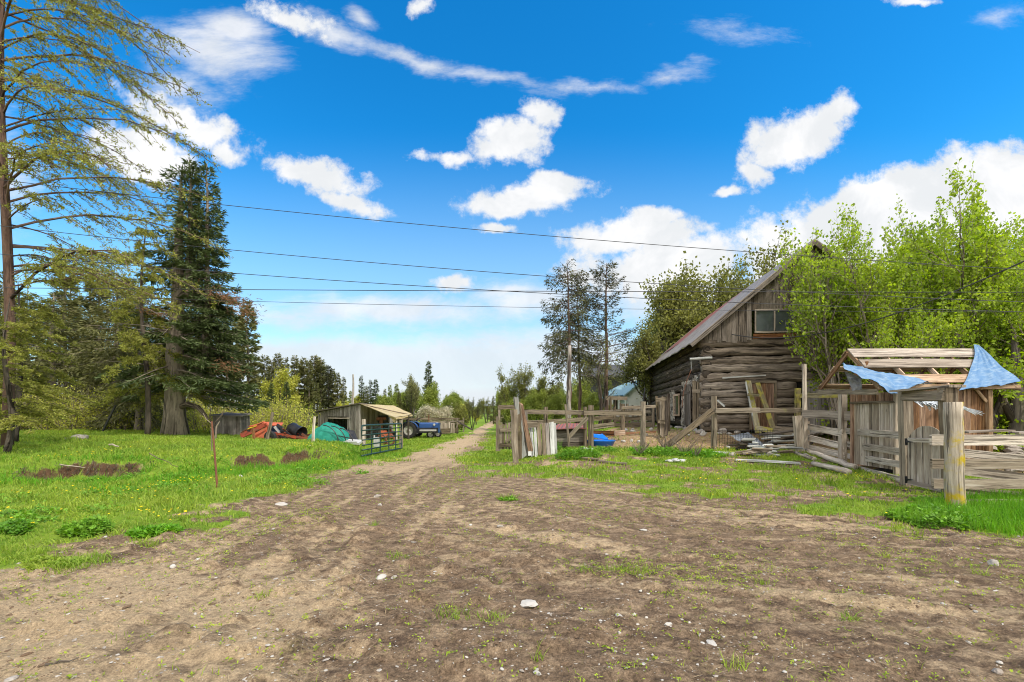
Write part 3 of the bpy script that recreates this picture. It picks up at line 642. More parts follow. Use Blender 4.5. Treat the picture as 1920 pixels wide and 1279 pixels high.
# broad-leaved weeds: each clump one plant
def weed(px, py, rx, ry, hgt, n, label, mat='weed', z=None, group=None, ls=.07):
    c = G(px, py) if z is None else G(px, py, z); m = MB(); a = rg.uniform(0, 6.28, n); r = np.sqrt(rg.rand(n)); x = c[0]+rx*r*np.cos(a); y = c[1]+ry*r*np.sin(a)
    top = hgt*(1-.8*r**2)*(.15+1.5*fbm(x*6, y*6, int(px))**1.3); z_ = hz(x, y)+top*rg.uniform(.25, 1, n)
    b = rg.uniform(0, 6.28, n); d = np.stack([np.cos(b)+np.cos(a)*.5, np.sin(b)+np.sin(a)*.5, rg.uniform(-.2, .9, n)], 1)
    cards(m, np.stack([x, y, z_], 1), d, rg.normal(0, .5, (n, 3))+[0, -.2, 1], ls*rg.uniform(.5, 1.3, n), ls*.55*rg.uniform(.6, 1.3, n), rg.rand(n))
    xx = x[::6]; yy = y[::6]; blades(m, xx, yy, hgt*rg.uniform(.6, 1.15, len(xx)), np.full(len(xx), .009), .3)
    o = m.build('weed_clump', M[mat]); tag(o, label, 'weed', group); return o
weed(165, 996, .30, .24, .22, 1700, 'rounded leafy weed clump, first at the left edge of the bare yard', 'weed', group='weed clumps at the yard edge')
weed(290, 1000, .34, .18, .13, 1400, 'low spreading weed clump right of the rounded one on the yard edge', 'tallgrass', group='weed clumps at the yard edge')
weed(22, 1000, .22, .2, .16, 900, 'weed clump cut by the left border of the photo', 'weed', group='weed clumps at the yard edge')
weed(105, 1058, .32, .18, .09, 1200, 'isolated bright weed mat on bare soil at the lower left', 'grass', group='weed clumps at the yard edge', ls=.05)
weed(1740, 975, .55, .40, .26, 3000, 'leafy weed clump left of the lichened gate post', 'weed', group='weeds by the board fence')
weed(1742, 945, .35, .22, .10, 700, 'small silvery weed mat in front of the arched gate', 'weed', group='weeds by the board fence', ls=.05)
weed(952, 941, .16, .10, .05, 220, 'single dark weed rosette alone on bare soil', 'weed', ls=.06)
weed(1012, 858, .85, .5, .5, 3200, 'dense dark nettles at the foot of the leaning pale boards', 'weed', group='nettles along the pen', ls=.10)
weed(1085, 868, .75, .45, .36, 2400, 'nettle patch right of the leaning pale boards', 'weed', group='nettles along the pen', ls=.10)
weed(1240, 866, 1.0, .4, .30, 2400, 'nettle row in front of the fence brace', 'weed', group='nettles along the pen', ls=.09)
weed(1320, 868, .7, .35, .24, 1500, 'low nettles left of the white boards on the ground', 'tallgrass', group='nettles along the pen', ls=.08)
weed(1130, 862, .5, .3, .2, 900, 'small nettle clump below the blue plastic tub', 'weed', group='nettles along the pen', ls=.08)
weed(1200, 862, .4, .25, .2, 700, 'small nettle clump at the base of a pen post', 'tallgrass', group='nettles along the pen', ls=.08)
weed(1790, 985, .6, .3, .22, 1800, 'creeping leaves around the base of the lichened gate post', 'weed', group='weeds by the board fence')

# ------------------------------------------------------------ single stones
def stone(px, py, w, label, flat=.45, group=None, z=0., asp=1.4, seed=None, tone=.8):
    c = G(px, py, z); D = c[1]; s = w/F*D; m = MB(); zz = hg(c[0], c[1])
    rock(m, (c[0], c[1], zz+s*flat*.16), (s, s/asp, s*flat), seed or int(px*7+py), tone=tone); o = m.build('stone', M['stone'], smooth=False); return tag(o, label, 'stone', group)
stone(989, 1131, 46, 'large flat pale stone pressed into bare soil below the picture centre', .18, asp=1.1, tone=.9)
stone(1864, 1062, 20, 'rounded pale stone standing alone on bare soil at the right', .75, tone=.75)
stone(708, 930, 17, 'grey rounded stone on the track beyond the yard, larger of two', .6, tone=.4)
stone(712, 942, 11, 'small grey stone just below the rounded one on the track', .6, tone=.7)
stone(529, 941, 26, 'flat pale stone slab at the left side of the track', .3, asp=1.2)
stone(716, 1086, 26, 'broken pale stone with sharp edges on the bare yard', .5, tone=.9)
stone(738, 1083, 16, 'dark slate piece touching the broken pale stone', .4, tone=.12)
stone(938, 990, 17, 'grey squarish stone in a dark hollow of the yard', .55, tone=.5)
stone(1334, 1199, 42, 'long white stone splinter lying in the lower right yard', .15, asp=2.2, tone=.95)
stone(1207, 994, 16, 'flat white stone above the centre right of the yard', .3, tone=.95)
stone(1870, 1258, 24, 'dark brown block of stone near the lower right corner', .5, tone=.05)
stone(1875, 1246, 14, 'small pale stone above the dark block near the lower right corner', .5, tone=.8)
stone(1008, 1273, 20, 'pale stone cut by the bottom border of the photo', .4, tone=.8)
stone(20, 1275, 30, 'grey stone at the bottom left corner', .4, tone=.5)
stone(325, 1064, 17, 'white pointed stone in the left yard', .6, tone=.95)
stone(371, 1044, 12, 'smaller white stone right of the pointed one in the left yard', .5, tone=.9)
stone(1161, 1160, 22, 'pair-like cracked pale stone in the dark soil right of centre', .3, tone=.7)
stone(1254, 1171, 22, 'white wedge-shaped stone on dark soil', .4, asp=2, tone=.95)
c = G(150, 832, .55)
m = MB(); rock(m, (c[0], c[1], hg(c[0], c[1])+.08), (.62, .5, .36), 5, tone=.45); rock(m, (c[0]-.32, c[1]-.05, hg(c[0], c[1])+.02), (.4, .35, .18), 9, tone=.35)
tag(m.build('boulder', M['stone']), 'greyish boulder sitting alone on the raised lawn', 'boulder')
stone(395, 893, 11, 'reddish round stone below the bank beside the rusty rod', .7, z=.05, tone=.15)
stone(451, 891, 10, 'white stone in the grass right of the rusty rod', .6, z=.05, tone=1.)
stone(582, 854, 8, 'pale stone on the reddish soil of the second scar', .7, z=.1, tone=.8)
stone(1318, 826, 17, 'pale rock inside the pen near the brace', .8, z=.5, tone=.8)
stone(1364, 834, 11, 'small pale rock left of the grey tin sheet', .8, z=.45, tone=.9)
pk = 0
srg = random.Random(21)
while pk < 120:
    px = srg.uniform(60, 1900); py = 900+srg.random()**.75*375
    c = G(px, py)
    if float(zones(c[0], c[1])[0]) > .35: continue
    stone(px, py, srg.uniform(5, 13)*(.55+.45*(py-880)/400), 'small pale stone lying on the bare brown yard', srg.uniform(.3, .8), 'small stones strewn over the yard', asp=srg.uniform(1., 1.9), seed=pk+50, tone=srg.choice([.5, .75, .85, .95, 1., .3])); pk += 1
# ============================================================ log barn
E1 = np.array([.9909, -.1345, 0]); E2 = np.array([.1345, .9909, 0]); UP = np.array([0, 0, 1.])
A0 = np.array([8.14, 20., 0])
BW, BL, ZT, ZE, ZP, ZB = 8.5, 14.5, 4.78, 5.02, 8.66, .84
def B(s, t, z): return A0+E1*s+E2*t+UP*z       # s along the gable front, t along the side, z up
barn = thing('log_barn', 'old dark log barn with board gable and tin roof behind the pen', 'barn', tuple(B(0, 0, .8)))
def logs(t0, t1, z0, z1, horiz, holes, m, amp=.12, off=0):
    n = int(round((z1-z0)/.355)); hh = (z1-z0)/n
    for i in range(n):
        zc = z0+(i+.5)*hh; segs = [(t0, t1)]
        for a, b, za, zb in holes:
            if za-.1 < zc < zb+.1:
                ns = []
                for s0, s1 in segs:
                    if b <= s0 or a >= s1: ns.append((s0, s1))
                    else:
                        if a > s0: ns.append((s0, a))
                        if b < s1: ns.append((b, s1))
                segs = ns
        for s0, s1 in segs:
            e0 = s0-(rnd.uniform(.0, .14) if s0 == t0 and off else 0)
            k = max(3, int((s1-s0)/.22)); u = np.linspace(e0, s1, k+1)
            P = np.array([(B(q, .16, zc) if horiz else B(.16, q, zc)) for q in u])
            P[:, 2] += np.array([rnd.gauss(0, .015) for _ in u])+.03*math.sin(i*2.1)
            P += (E2 if horiz else E1)*np.array([rnd.gauss(0, .012) for _ in u])[:, None]
            sd = 12; rr = (.80+.36*fbm(np.arange(sd)[None, :]*.9+i*7, (u*3.2)[:, None]+i*13, 3, 3)+np.array([[rnd.uniform(-.04, .04) for _ in range(sd)] for _ in u]))*rnd.uniform(.93, 1.08)*hh*.56
            tube(m, P, rr*.95, sd, tone=rnd.random(), p4=4)
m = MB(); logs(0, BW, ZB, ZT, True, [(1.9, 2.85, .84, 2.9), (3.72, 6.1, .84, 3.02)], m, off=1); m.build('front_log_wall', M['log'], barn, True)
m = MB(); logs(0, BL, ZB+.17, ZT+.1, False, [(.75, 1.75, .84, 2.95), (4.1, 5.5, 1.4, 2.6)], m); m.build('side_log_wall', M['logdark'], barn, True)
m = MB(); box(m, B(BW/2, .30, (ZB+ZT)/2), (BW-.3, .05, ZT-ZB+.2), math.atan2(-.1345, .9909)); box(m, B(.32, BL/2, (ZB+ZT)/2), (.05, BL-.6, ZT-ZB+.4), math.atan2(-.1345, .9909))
box(m, B(BW-.1, BL/2, (ZB+ZT)/2), (.1, BL, ZT-ZB+.4), math.atan2(-.1345, .9909)); box(m, B(BW/2, BL-.1, (ZB+ZT)/2), (BW, .1, ZT-ZB+.4), math.atan2(-.1345, .9909)); m.build('inner_shade_backing', M['dark'], barn)  # near-black boxes inside the walls, standing in for shade behind the logs
for a, b, za, zb in ((.3, .75, 1.1, 3.1), (1.75, 4.05, 1.0, 3.2), (5.5, 7.2, 1.2, 2.9), (.75, 1.75, 2.98, 3.35)):
    m = MB(); nu, nv = 14, 14; S = np.array([[B(-.035+(fbm(u*9, v*9, 5)-.5)*.10, a+(b-a)*u, za+(zb-za)*v) for v in np.linspace(0, 1, nv)] for u in np.linspace(0, 1, nu)])
    I = np.arange(nu*nv).reshape(nu, nv); m.add(S.reshape(-1, 3), np.stack([I[:-1, :-1], I[:-1, 1:], I[1:, 1:], I[1:, :-1]], -1).reshape(-1, 4))
    m.build('chinked_patch', M['mortar'], barn)
m = MB(); s = 0.02
while s < BW:                          # gable boards
    w = rnd.uniform(.16, .27); sm_ = s+w/2
    zt = ZE+(ZP-ZE)*(1-abs(sm_-BW/2)/(BW/2))-.1; zb = ZT-.06+rnd.uniform(-.12, .03)
    if 2.05 < sm_ < 5.15:
        if zt > 6.0: plank(m, B(sm_, -.03, 5.97), B(sm_, -.03, zt), w-.008, .03, -E2, jit=.004)
    elif zt > zb+.1: plank(m, B(sm_, -.03, zb), B(sm_, -.03, zt), w-.008, .03, -E2, jit=.004)
    s += w
m.build('gable_boards', M['barnboard'], barn)
m = MB(); plank(m, B(2.0, -.05, 4.86), B(5.2, -.05, 4.86), .2, .04, -E2); m.build('sill_board', M['rustwood'], barn)
wn = MB()
for za in (5.03, 5.95): plank(wn, B(2.05, -.07, za), B(5.15, -.07, za), .07, .05, -E2, jit=.002)
for sx in (2.08, 2.83, 3.6, 4.35, 5.12): plank(wn, B(sx, -.072, 5.07), B(sx, -.072, 5.91), .05, .045, -E2, jit=.002)
wf = wn.build('window_frame', M['greyboard'], barn)
m = MB(); plank(m, B(2.1, -.03, 5.49), B(5.1, -.03, 5.49), .85, .01, -E2, jit=0); m.build('window_pane', M['glass'], wf)
# roof
for sg, nm in ((-1, 'left_roof_slope'), (1, 'right_roof_slope')):
    def RP(d, t): return B(BW/2+sg*d, t, ZP+.08-d*(ZP-ZE)/(BW/2))
    m = MB(); nt = 26; De = BW/2+.55; nu = 9
    S = np.array([[RP(De*u, -.38+(BL+.9)*v/nt)+UP*(.02*math.sin(v*2.3)-.05*math.sin(u*3.1)*math.sin(v*.4)+(rnd.uniform(-.03, .03) if u == 1 else 0)) for v in range(nt+1)] for u in np.linspace(0, 1, nu)])
    I = np.arange(nu*(nt+1)).reshape(nu, nt+1); q = np.stack([I[:-1, :-1], I[:-1, 1:], I[1:, 1:], I[1:, :-1]], -1).reshape(-1, 4); k = nu*(nt+1)
    uu, vv = np.meshgrid(np.linspace(0, De, nu), np.linspace(0, BL+.9, nt+1), indexing='ij'); uv = np.stack([vv, uu], -1).reshape(-1, 2)
    e = np.concatenate([I[:, 0], I[-1, 1:], I[::-1, -1][1:], I[0, ::-1][1:]])
    m.add(np.concatenate([S.reshape(-1, 3), S.reshape(-1, 3)-UP*.05]), np.vstack([q, q[:, ::-1]+k, np.stack([e[:-1], e[1:], e[1:]+k, e[:-1]+k], 1)]), quv=np.concatenate([uv[q], uv[q[:, ::-1]], np.zeros((len(e)-1, 4, 2))]))
    ro = m.build(nm, M['barnroof'], barn)
    m = MB(); plank(m, RP(0, -.36)-UP*.15, RP(De+.02, -.36)-UP*.13, .17, .04, -E2, jit=.01); m.build('rake_board', M['barnboard'], ro)
    if sg < 0: m = MB(); plank(m, RP(.2, 10.2)+UP*.012, RP(3.4, 10.2)+UP*.012, 7.5, .01, (0, 0, 1), jit=.0); m.build('red_roof_sheet', M['redroof'], ro)
# door openings: side door, leaf standing open, plank panels
m = MB(); box(m, B(.3, 1.25, 1.9), (.02, .98, 2.0), math.atan2(-.1345, .9909)); m.build('doorway_shade_panel', M['dark'], barn)  # near-black panel standing in for the shade in the open doorway
d = MB()
for k, t in enumerate((1.85, 2.15, 2.5, 2.85)): plank(d, B(-.1, t, 1.0+rnd.uniform(0, .08)), B(-.1, t, 2.95), .27, .04, -E1, ragged=.1)
dr = d.build('side_door', M['barnboard'], barn)
m = MB(); plank(m, B(-.14, 1.8, 2.6), B(-.14, 3.0, 2.6), .12, .03, -E1); m.build('door_batten', M['barnboard'], dr)
d = MB(); q0 = B(-.12, .8, 0); dd_ = nrm(B(-.12, .8, 0)*0+np.array([.72, -.45, 0]))
for k in range(5): p = q0+dd_*(.1+.19*k)-np.array([.25, .3, 0]); plank(d, p+UP*(1.15-.03*k), p+UP*(3.0+rnd.uniform(-.03, .03)), .185, .03, (-.45, -.72, 0), ragged=.05)
dl = d.build('open_door', M['fence'], barn)
m = MB(); p = q0-np.array([.27, .34, 0]); plank(m, p+UP*2.6, p+dd_*.95+UP*2.55, .16, .035, (-.45, -.72, 0)); m.build('door_batten', M['pale'], dl)
m = MB()
for a, b, c_, d_ in (((-.12, 4.15, 1.5), (-.12, 4.15, 2.6), .1, 0), ((-.12, 5.45, 1.5), (-.12, 5.45, 2.6), .1, 0), ((-.12, 4.1, 2.58), (-.12, 5.5, 2.58), .1, 0), ((-.12, 4.1, 1.52), (-.12, 5.5, 1.52), .1, 0)): plank(m, B(*a), B(*b), c_, .05, -E1)
sw = m.build('side_window_frame', M['tan'], barn)
m = MB(); plank(m, B(-.06, 4.2, 2.05), B(-.06, 5.4, 2.05), .95, .02, -E1, jit=0); m.build('side_window_pane', M['glass'], sw)
d = MB()
for s in (2.02, 2.22, 2.42, 2.62, 2.76): plank(d, B(s, .0, .95), B(s, .0, 2.88), .19, .03, -E2)
fd = d.build('front_door', M['brown'], barn)
m = MB(); plank(m, B(1.9, -.03, .95), B(1.9, -.03, 2.95), .1, .06, -E2); plank(m, B(2.87, -.03, .95), B(2.87, -.03, 2.95), .1, .06, -E2); plank(m, B(1.85, -.035, 2.95), B(2.92, -.035, 2.95), .1, .06, -E2); m.build('door_frame', M['fence'], fd)
m = MB(); box(m, B(3.9, .22, 1.95), (.4, .03, 2.2), math.atan2(-.1345, .9909)); m.build('gap_shade_panel', M['dark'], barn)  # near-black panel standing in for the shade in the gap
d = MB(); s = 4.08
while s < 6.05: w = rnd.uniform(.18, .28); plank(d, B(s+w/2, .04, .9), B(s+w/2, .04, 3.0), w-.012, .03, -E2); s += w
d.build('stable_doors', M['greywall'], barn)
m = MB(); plank(m, B(.75, -.12, 3.12), B(2.5, -.06, 3.22), .05, .03, -E2); m.build('nailed_batten', M['whiteboard'], barn)
for i in range(26): m = MB(); rock(m, B(rnd.uniform(-.2, BW-2), -.05+rnd.uniform(-.15, .1), .80+rnd.uniform(-.05, .08)), (rnd.uniform(.25, .5), .3, rnd.uniform(.15, .28)), 300+i); m.build('foundation_stone', M['stone'], barn)
for i in range(20): m = MB(); rock(m, B(-.05+rnd.uniform(-.15, .1), rnd.uniform(.2, 9), .85), (.3, rnd.uniform(.25, .5), rnd.uniform(.15, .28)), 340+i); m.build('foundation_stone', M['stone'], barn)
m = MB(); rod(B(-.55, -.05, 3.94), B(.32, -.2, 3.97), .055, m=m, sides=8); rod(B(-.5, -.06, 3.94), B(-.48, -.06, 3.45), .02, m=m); m.build('white_pipe', M['whiteboard'], barn)
m = MB(); P = [B(-.5, -.1, 3.5), B(-.7, -.15, 3.0), B(-.85, -.2, 2.5), B(-.9, -.2, 1.9)]; tube(m, P, .012, 4); m.build('hanging_rope', M['rust'], barn)

# boards leaning on the barn front
def prop(name, mb, mat, label, cat, group=None, smooth=False): return tag(mb.build(name, M[mat], smooth=smooth), label, cat, group)
LB = 'boards leaning on the barn front'
pb = lambda px, py, D: W(px, py, D)
prop('leaning_board', board(pb(1403, 714, 19.6), pb(1422, 812, 18.7), .22, .05), 'mossy', 'yellow-mossed board leaning left of the brown barn door', 'board', LB)
prop('leaning_board', board(pb(1420, 718, 19.55), pb(1452, 810, 18.6), .19, .05), 'mossy', 'slanting yellow-mossed board crossing the brown barn door', 'board', LB)
prop('leaning_board', board(pb(1398, 716, 19.5), pb(1416, 806, 18.8), .05, .05), 'whiteboard', 'thin white strip leaning beside the mossy boards', 'board', LB)
prop('cross_board', board(pb(1402, 740, 19.1), pb(1424, 741, 19.1), .12, .04), 'mossy', 'short mossy board nailed across the two leaning ones', 'board', LB)
prop('leaning_board', board(pb(1345, 750, 19.3), pb(1359, 762, 19.2), .08, .04), 'whiteboard', 'short white board hanging aslant near the open barn door', 'board')
prop('low_board', board(pb(1416, 802, 18.4), pb(1448, 808, 18.2), .2, .05, (0, -1, .3)), 'mossy', 'low board lying at the feet of the leaning boards', 'board')
prop('low_board', board(pb(1452, 806, 18.4), pb(1490, 810, 18.0), .32, .05, (0, -1, .3)), 'fence', 'wide grey board lying under the stable doors', 'board')

# ============================================================ pen fences
def fence(label, loc, posts, rails, mat='fence', cat='fence', group=None, rmat=None, name='rail_fence', extra=None):
    r = thing(name, label, cat, loc, group)
    for p in posts:
        px, ty, by, D, w = p[:5]; bx = p[5] if len(p) > 5 else px
        a = W(bx, by, D); t = W(px, ty, D); m = MB(); a[2] = min(a[2], hg(a[0], a[1]))-.05
        if w > .0: rod(a, t, w/2*.88, w/2*.82, 9, 5, .006, m, bulge=.06)
        o = m.build('post', M[p[6] if len(p) > 6 else mat], r, False)
    for q in rails:
        (x0, y0, D0), (x1, y1, D1), w, t = q[:4]; m = board(W(x0, y0, D0), W(x1, y1, D1), w, t, (0, -1, .0), jit=.008, ragged=.05)
        m.build('rail', M[q[4] if len(q) > 4 else (rmat or mat)], r)
    return r
fence('weathered pen fence of round posts and one top rail left of the brace', G(1105, 842, .3),
      [(1023, 763, 842, 17.5, .19), (1097, 763, 838, 17.9, .16), (1108, 760, 842, 17.3, .24), (1206, 753, 848, 17.0, .22)],
      [((979, 772, 17.3), (1100, 774, 17.2), .16, .06), ((1095, 774, 17.12), (1204, 775, 16.85), .17, .06)])
prop('brace_pole', board(W(1066, 820, 17.1), W(1101, 783, 17.0), .13, .06), 'fence', 'short diagonal brace against a pen post beside the red roofed coop', 'brace')
prop('stake', rod(W(1067, 838, 16.8), W(1060, 758, 16.8), .045, .035), 'fence', 'thin upright stake in front of the red roofed coop', 'stake')
f2 = fence('pen fence panel with a single top rail and wire mesh in front of the barn', G(1340, 842, .4),
      [(1339, 743, 843, 17.2, .24), (1492, 780, 850, 16.9, .10)], [((1341, 770, 17.05), (1424, 769, 16.85), .17, .07), ((1424, 770, 16.86), (1508, 769, 16.65), .16, .06)])
m = MB()
for i in range(22): p = W(1345+i*5, 0, 17.1); rod((p[0], 17.15, .42), (p[0]+.01, 17.15, 1.05), .006, m=m, sides=3, seg=1)
for i in range(5): p0 = W(1342, 0, 17.1); p1 = W(1460, 0, 17.1); rod((p0[0], 17.15, .45+i*.14), (p1[0], 17.15, .45+i*.14), .006, m=m, sides=3, seg=1)
m.build('wire_mesh', M['iron'], f2)
prop('brace_plank', board(W(1241, 844, 16.4), W(1336, 770, 17.0), .21, .08), 'fence', 'long weathered plank bracing the pen post in front of the barn door', 'brace')
# dark gate of upright boards left of the barn side door
g = thing('wooden_gate', 'dark leaning gate of rough upright boards left of the barn', 'gate', W(1243, 815, 19.5))
for k, (x0, x1) in enumerate(((1231, 1236), (1238, 1240), (1243, 1243), (1247, 1246), (1252, 1248))): board(W(x0, 745+k%2*3, 19.6), W(x1, 818, 19.4), .11, .04, ragged=.1).build('board', M['logdark' if k > 2 else 'fence'], g)
board(W(1230, 750, 19.35), W(1254, 747, 19.35), .14, .05).build('rail', M['fence'], g); board(W(1234, 790, 19.35), W(1250, 792, 19.35), .14, .05).build('rail', M['fence'], g)
prop('dark_plank', board(W(1254, 738, 19.3), W(1249, 816, 19.1), .12, .05), 'logdark', 'dark plank leaning upright against the rough gate', 'board')
# second fence behind pen
fence('low fence of wide boards behind the blue tub, sloping to the right', G(1170, 822, .75),
      [(1168, 757, 824, 20.5, .22), (1253, 742, 812, 21.5, .2), (1152, 764, 803, 27, .2), (1225, 760, 806, 24, .18)],
      [((1008, 792, 25), (1150, 783, 26.5), .22, .05), ((1110, 786, 26), (1150, 783, 26.3), .2, .05), ((1112, 801, 26), (1152, 796, 26), .28, .05), ((1152, 787, 26), (1222, 783, 25), .22, .05), ((1152, 798, 26), (1222, 797, 25), .25, .05),
       ((1110, 812, 21.5), (1168, 813, 20.8), .22, .1, 'rustwood'), ((1170, 815, 20.6), (1230, 812, 20.6), .2, .1, 'rustwood'), ((1165, 765, 20.4), (1230, 762, 20.8), .13, .06)])
fence('tall corral of close weathered boards in front of the white house', G(1160, 800, .8),
      [(1145, 745, 804, 28, .16), (1176, 757, 806, 27.5, .2), (1163, 756, 803, 28, .1), (1154, 747, 803, 28.2, .12), (1186, 760, 806, 27, .14), (1197, 765, 806, 27, .12)],
      [((1134, 746, 28), (1176, 747, 28), .22, .05), ((1146, 770, 28), (1220, 772, 27), .2, .05), ((1148, 784, 28), (1222, 786, 27), .2, .05), ((1182, 795, 27), (1226, 797, 26.6), .3, .05), ((1205, 764, 26.8), (1240, 762, 26), .12, .05)])
prop('iron_rod', rod(W(1206, 752, 20.8), W(1209, 726, 20.8), .03, .02), 'iron', 'thin dark rod rising above a post before the white house', 'rod')
# entry gate left of pen
g = thing('wooden_gate', 'grey picket gate in a tall open frame beside the track', 'gate', tuple(G(950, 845, .1)))
a = 19.
for px, ty, w in ((936, 761, .09), (933, 781, .14)): o = MB(); plank(o, W(px, 846, a), W(px, ty, a), w, .09); o.build('upright', M['fence'], g)
board(W(935, 764, a-.03), W(969, 763, a-.06), .17, .05).build('top_beam', M['fence'], g)
for k, x in enumerate((940, 944, 949, 954, 959, 963)): board(W(x, 842, a-.02), W(x, 792+(k*7) % 4, a-.02), .085, .025, ragged=.04).build('picket', M['fence'], g)
for yy in (806, 835): board(W(937, yy, a-.07), W(964, yy, a-.07), .15, .03).build('rail', M['fence'], g)
board(W(948, 829, a-.1), W(964, 816, a-.1), .12, .03, jit=.002).build('brace', M['fence'], g)
prop('fence_post', rod(W(967, 868, 15.6)-UP*.1, W(963, 768, 15.6), .09, .12, 7, 6, .008, bulge=.14), 'pale', 'twisted split post standing in the grass nearest the track', 'post')
prop('split_post', rod(W(974, 855, 16.1)-UP*.1, W(973, 758, 16.1), .08, .09, 6, 6, .02, bulge=.2), 'fence', 'dark split post right behind the twisted one', 'post')
prop('leaning_slab', board(W(984, 858, 16.2), W(967, 748, 16.), .16, .05, (.1, -1, 0), jit=.02, ragged=.25), 'whiteboard', 'pale barkless slab leaning between the two split posts', 'slab')
prop('leaning_slab', board(W(997, 854, 16.6), W(977, 757, 16.3), .17, .05, (.1, -1, 0), jit=.015, ragged=.2, taper=.6), 'brown', 'brown slab leaning to the left behind the split posts', 'slab')
prop('short_post', board(W(984, 858, 16.9), W(982, 772, 16.9), .26, .12), 'greywall', 'squared dark post at the start of the pen rail', 'post')
pn_ = thing('board_panel', 'leaning panel of grey and white upright boards at the pen corner', 'panel', tuple(G(1010, 840, .2)))
for k, (x, w, mt, ty, by) in enumerate(((990, .09, 'whiteboard', 801, 834), (996, .10, 'whiteboard', 801, 836), (1003, .10, 'whiteboard', 801, 838), (1010, .13, 'fence', 793, 834), (1018, .13, 'fence', 793, 836), (1026, .14, 'greywall', 794, 838), (1034, .14, 'whiteboard', 792, 840), (1040, .09, 'whiteboard', 793, 842))):
    board(W(x+3, by+20, 16.5), W(x, ty, 16.9), w, .03, ragged=.05).build('board', M[mt], pn_)
board(W(987, 797, 16.75), W(1008, 796, 16.75), .2, .04).build('cross_board', M['fence'], pn_)
board(W(987, 790, 16.8), W(1009, 790, 16.8), .05, .04).build('cross_board', M['fence'], pn_)
# coop
cp = thing('animal_coop', 'low coop of dark boards under a rusty red tin roof in the pen', 'coop', tuple(G(1072, 836, .35)))
D0 = 18.0
for k in range(4): board(W(1040, 808+k*8.5, D0), W(1098, 808+k*8.5, D0), .165, .04, jit=.01).build('wall_board', M['barnboard'], cp)
m = MB(); c = W(1069, 820, D0+.7); box(m, c, (1.15, 1.2, .65)); m.build('coop_body', M['dark'], cp)
m = MB(); sheet(m, (W(1038, 804, 17.8), W(1100, 803, 17.8), W(1097, 794, 19.6), W(1046, 794, 19.6)), 12, 6, .03, 4, .02, 3); m.build('roof', M['redroof'], cp)
# blue tub
m = MB(); c = W(1126, 822, 18.6); nth = 18; prof = [(.30, .0), (.44, .02), (.53, .2), (.56, .22), (.52, .19), (.38, .10), (.02, .09)]
lathe(m, prof, (c[0], c[1], hg(c[0], c[1])+.0), (.0, 0, 1), nth)
for v in m.v: v[:, 0] = c[0]+(v[:, 0]-c[0])*1.05+.03*np.sin(v[:, 1]*9)
tb = thing('plastic_tub', 'bright blue plastic tub with a crumpled lid on the pen soil', 'tub', (c[0], c[1], hg(c[0], c[1])))
m.build('basin', M['bluetub'], tb, True)
m = MB(); sheet(m, (c+[-.42, -.1, .03], c+[.3, -.1, .0], c+[.15, .3, .14], c+[-.35, .3, .16]), 10, 8, .06, 4, .02, 8); m.build('lid', M['bluetub'], tb, True)
prop('rail_piece', board(W(1152, 812, 19.4), W(1172, 811, 19.4), .2, .1), 'tan', 'short pale beam end lying behind the blue tub', 'beam')
# ground boards
GBG = 'old boards lying in front of the barn pen'
for (a, b, w, lab) in (((1322, 854), (1462, 858), .22, 'longest whitish board lying flat before the pen'), ((1380, 862), (1500, 866), .14, 'narrower whitish board lying parallel to the longest'), ((1080, 858), (1122, 862), .16, 'dark sill board at the foot of the pen rail'), ((1122, 862), (1175, 866), .12, 'thin board edging the pen below the blue tub')):
    pa, pb_ = G(*a, .2), G(*b, .18); pa[2] = hg(*pa[:2])+.05; pb_[2] = hg(*pb_[:2])+.05
    prop('ground_board', board(pa, pb_, w, .05, (0, -.1, 1)), 'whiteboard' if 'whitish' in lab else 'fence', lab, 'board', GBG)
# tin sheet
m = MB(); sheet(m, (W(1366, 815, 18.4), W(1402, 812, 18.7), W(1440, 838, 16.9), W(1408, 840, 16.8)), 16, 14, .10, 2.5, .012, 12); prop('tin_sheet', m, 'tin', 'bent grey corrugated tin sheet lying on debris before the barn', 'tin sheet')
def pile(name, label, cat, c, n, L, spread, mat, flat=.15, wid=(.05, .12), stones=0):
    r = thing(name, label, cat, (c[0], c[1], hg(c[0], c[1])))
    for i in range(n):
        a = rnd.gauss(0, .35); l = L*rnd.uniform(.5, 1.1); p = np.array([c[0]+rnd.gauss(0, spread[0]), c[1]+rnd.gauss(0, spread[1]), hg(c[0], c[1])+.05+i*flat/n*2]); d = np.array([math.cos(a), math.sin(a)*.6, rnd.gauss(0, .06)])*l/2
        board(p-d, p+d, rnd.uniform(*wid), .04, (0, -.5, 1), ragged=.1).build('stick', M[mat if i % 3 else 'whiteboard'], r)
    for i in range(stones):
        m = MB(); rock(m, (c[0]+rnd.gauss(0, spread[0]), c[1]+rnd.gauss(0, spread[1]), hg(c[0], c[1])+.05), (.3, .22, .18), 700+i); m.build('rubble_stone', M['stone'], r)
pile('scrap_pile', 'heap of dark splintered scrap wood between the tin sheet and the fence', 'scrap pile', G(1470, 838, .35), 22, 1.3, (.35, .3), 'logdark', .3)
pile('scrap_pile', 'scatter of broken sticks and stones below the tin sheet', 'scrap pile', G(1430, 850, .3), 16, .9, (.7, .2), 'fence', .15, stones=7)
pile('scrap_pile', 'small heap of bark and sticks touching the tin sheet', 'scrap pile', G(1400, 842, .35), 10, .6, (.25, .15), 'logdark', .2)
m = MB(); c = G(1267, 862, .2)
for k, (dx, dz, s) in enumerate(((0, .08, .3), (.2, .06, .22), (-.2, .05, .2))): rock(m, (c[0]+dx, c[1], hg(c[0], c[1])+dz-.02), (s*1.3, .3, .12), 60+k, tone=1)
prop('crumpled_sack', m, 'whitejunk', 'crumpled white sack in the grass before the fence brace', 'sack')
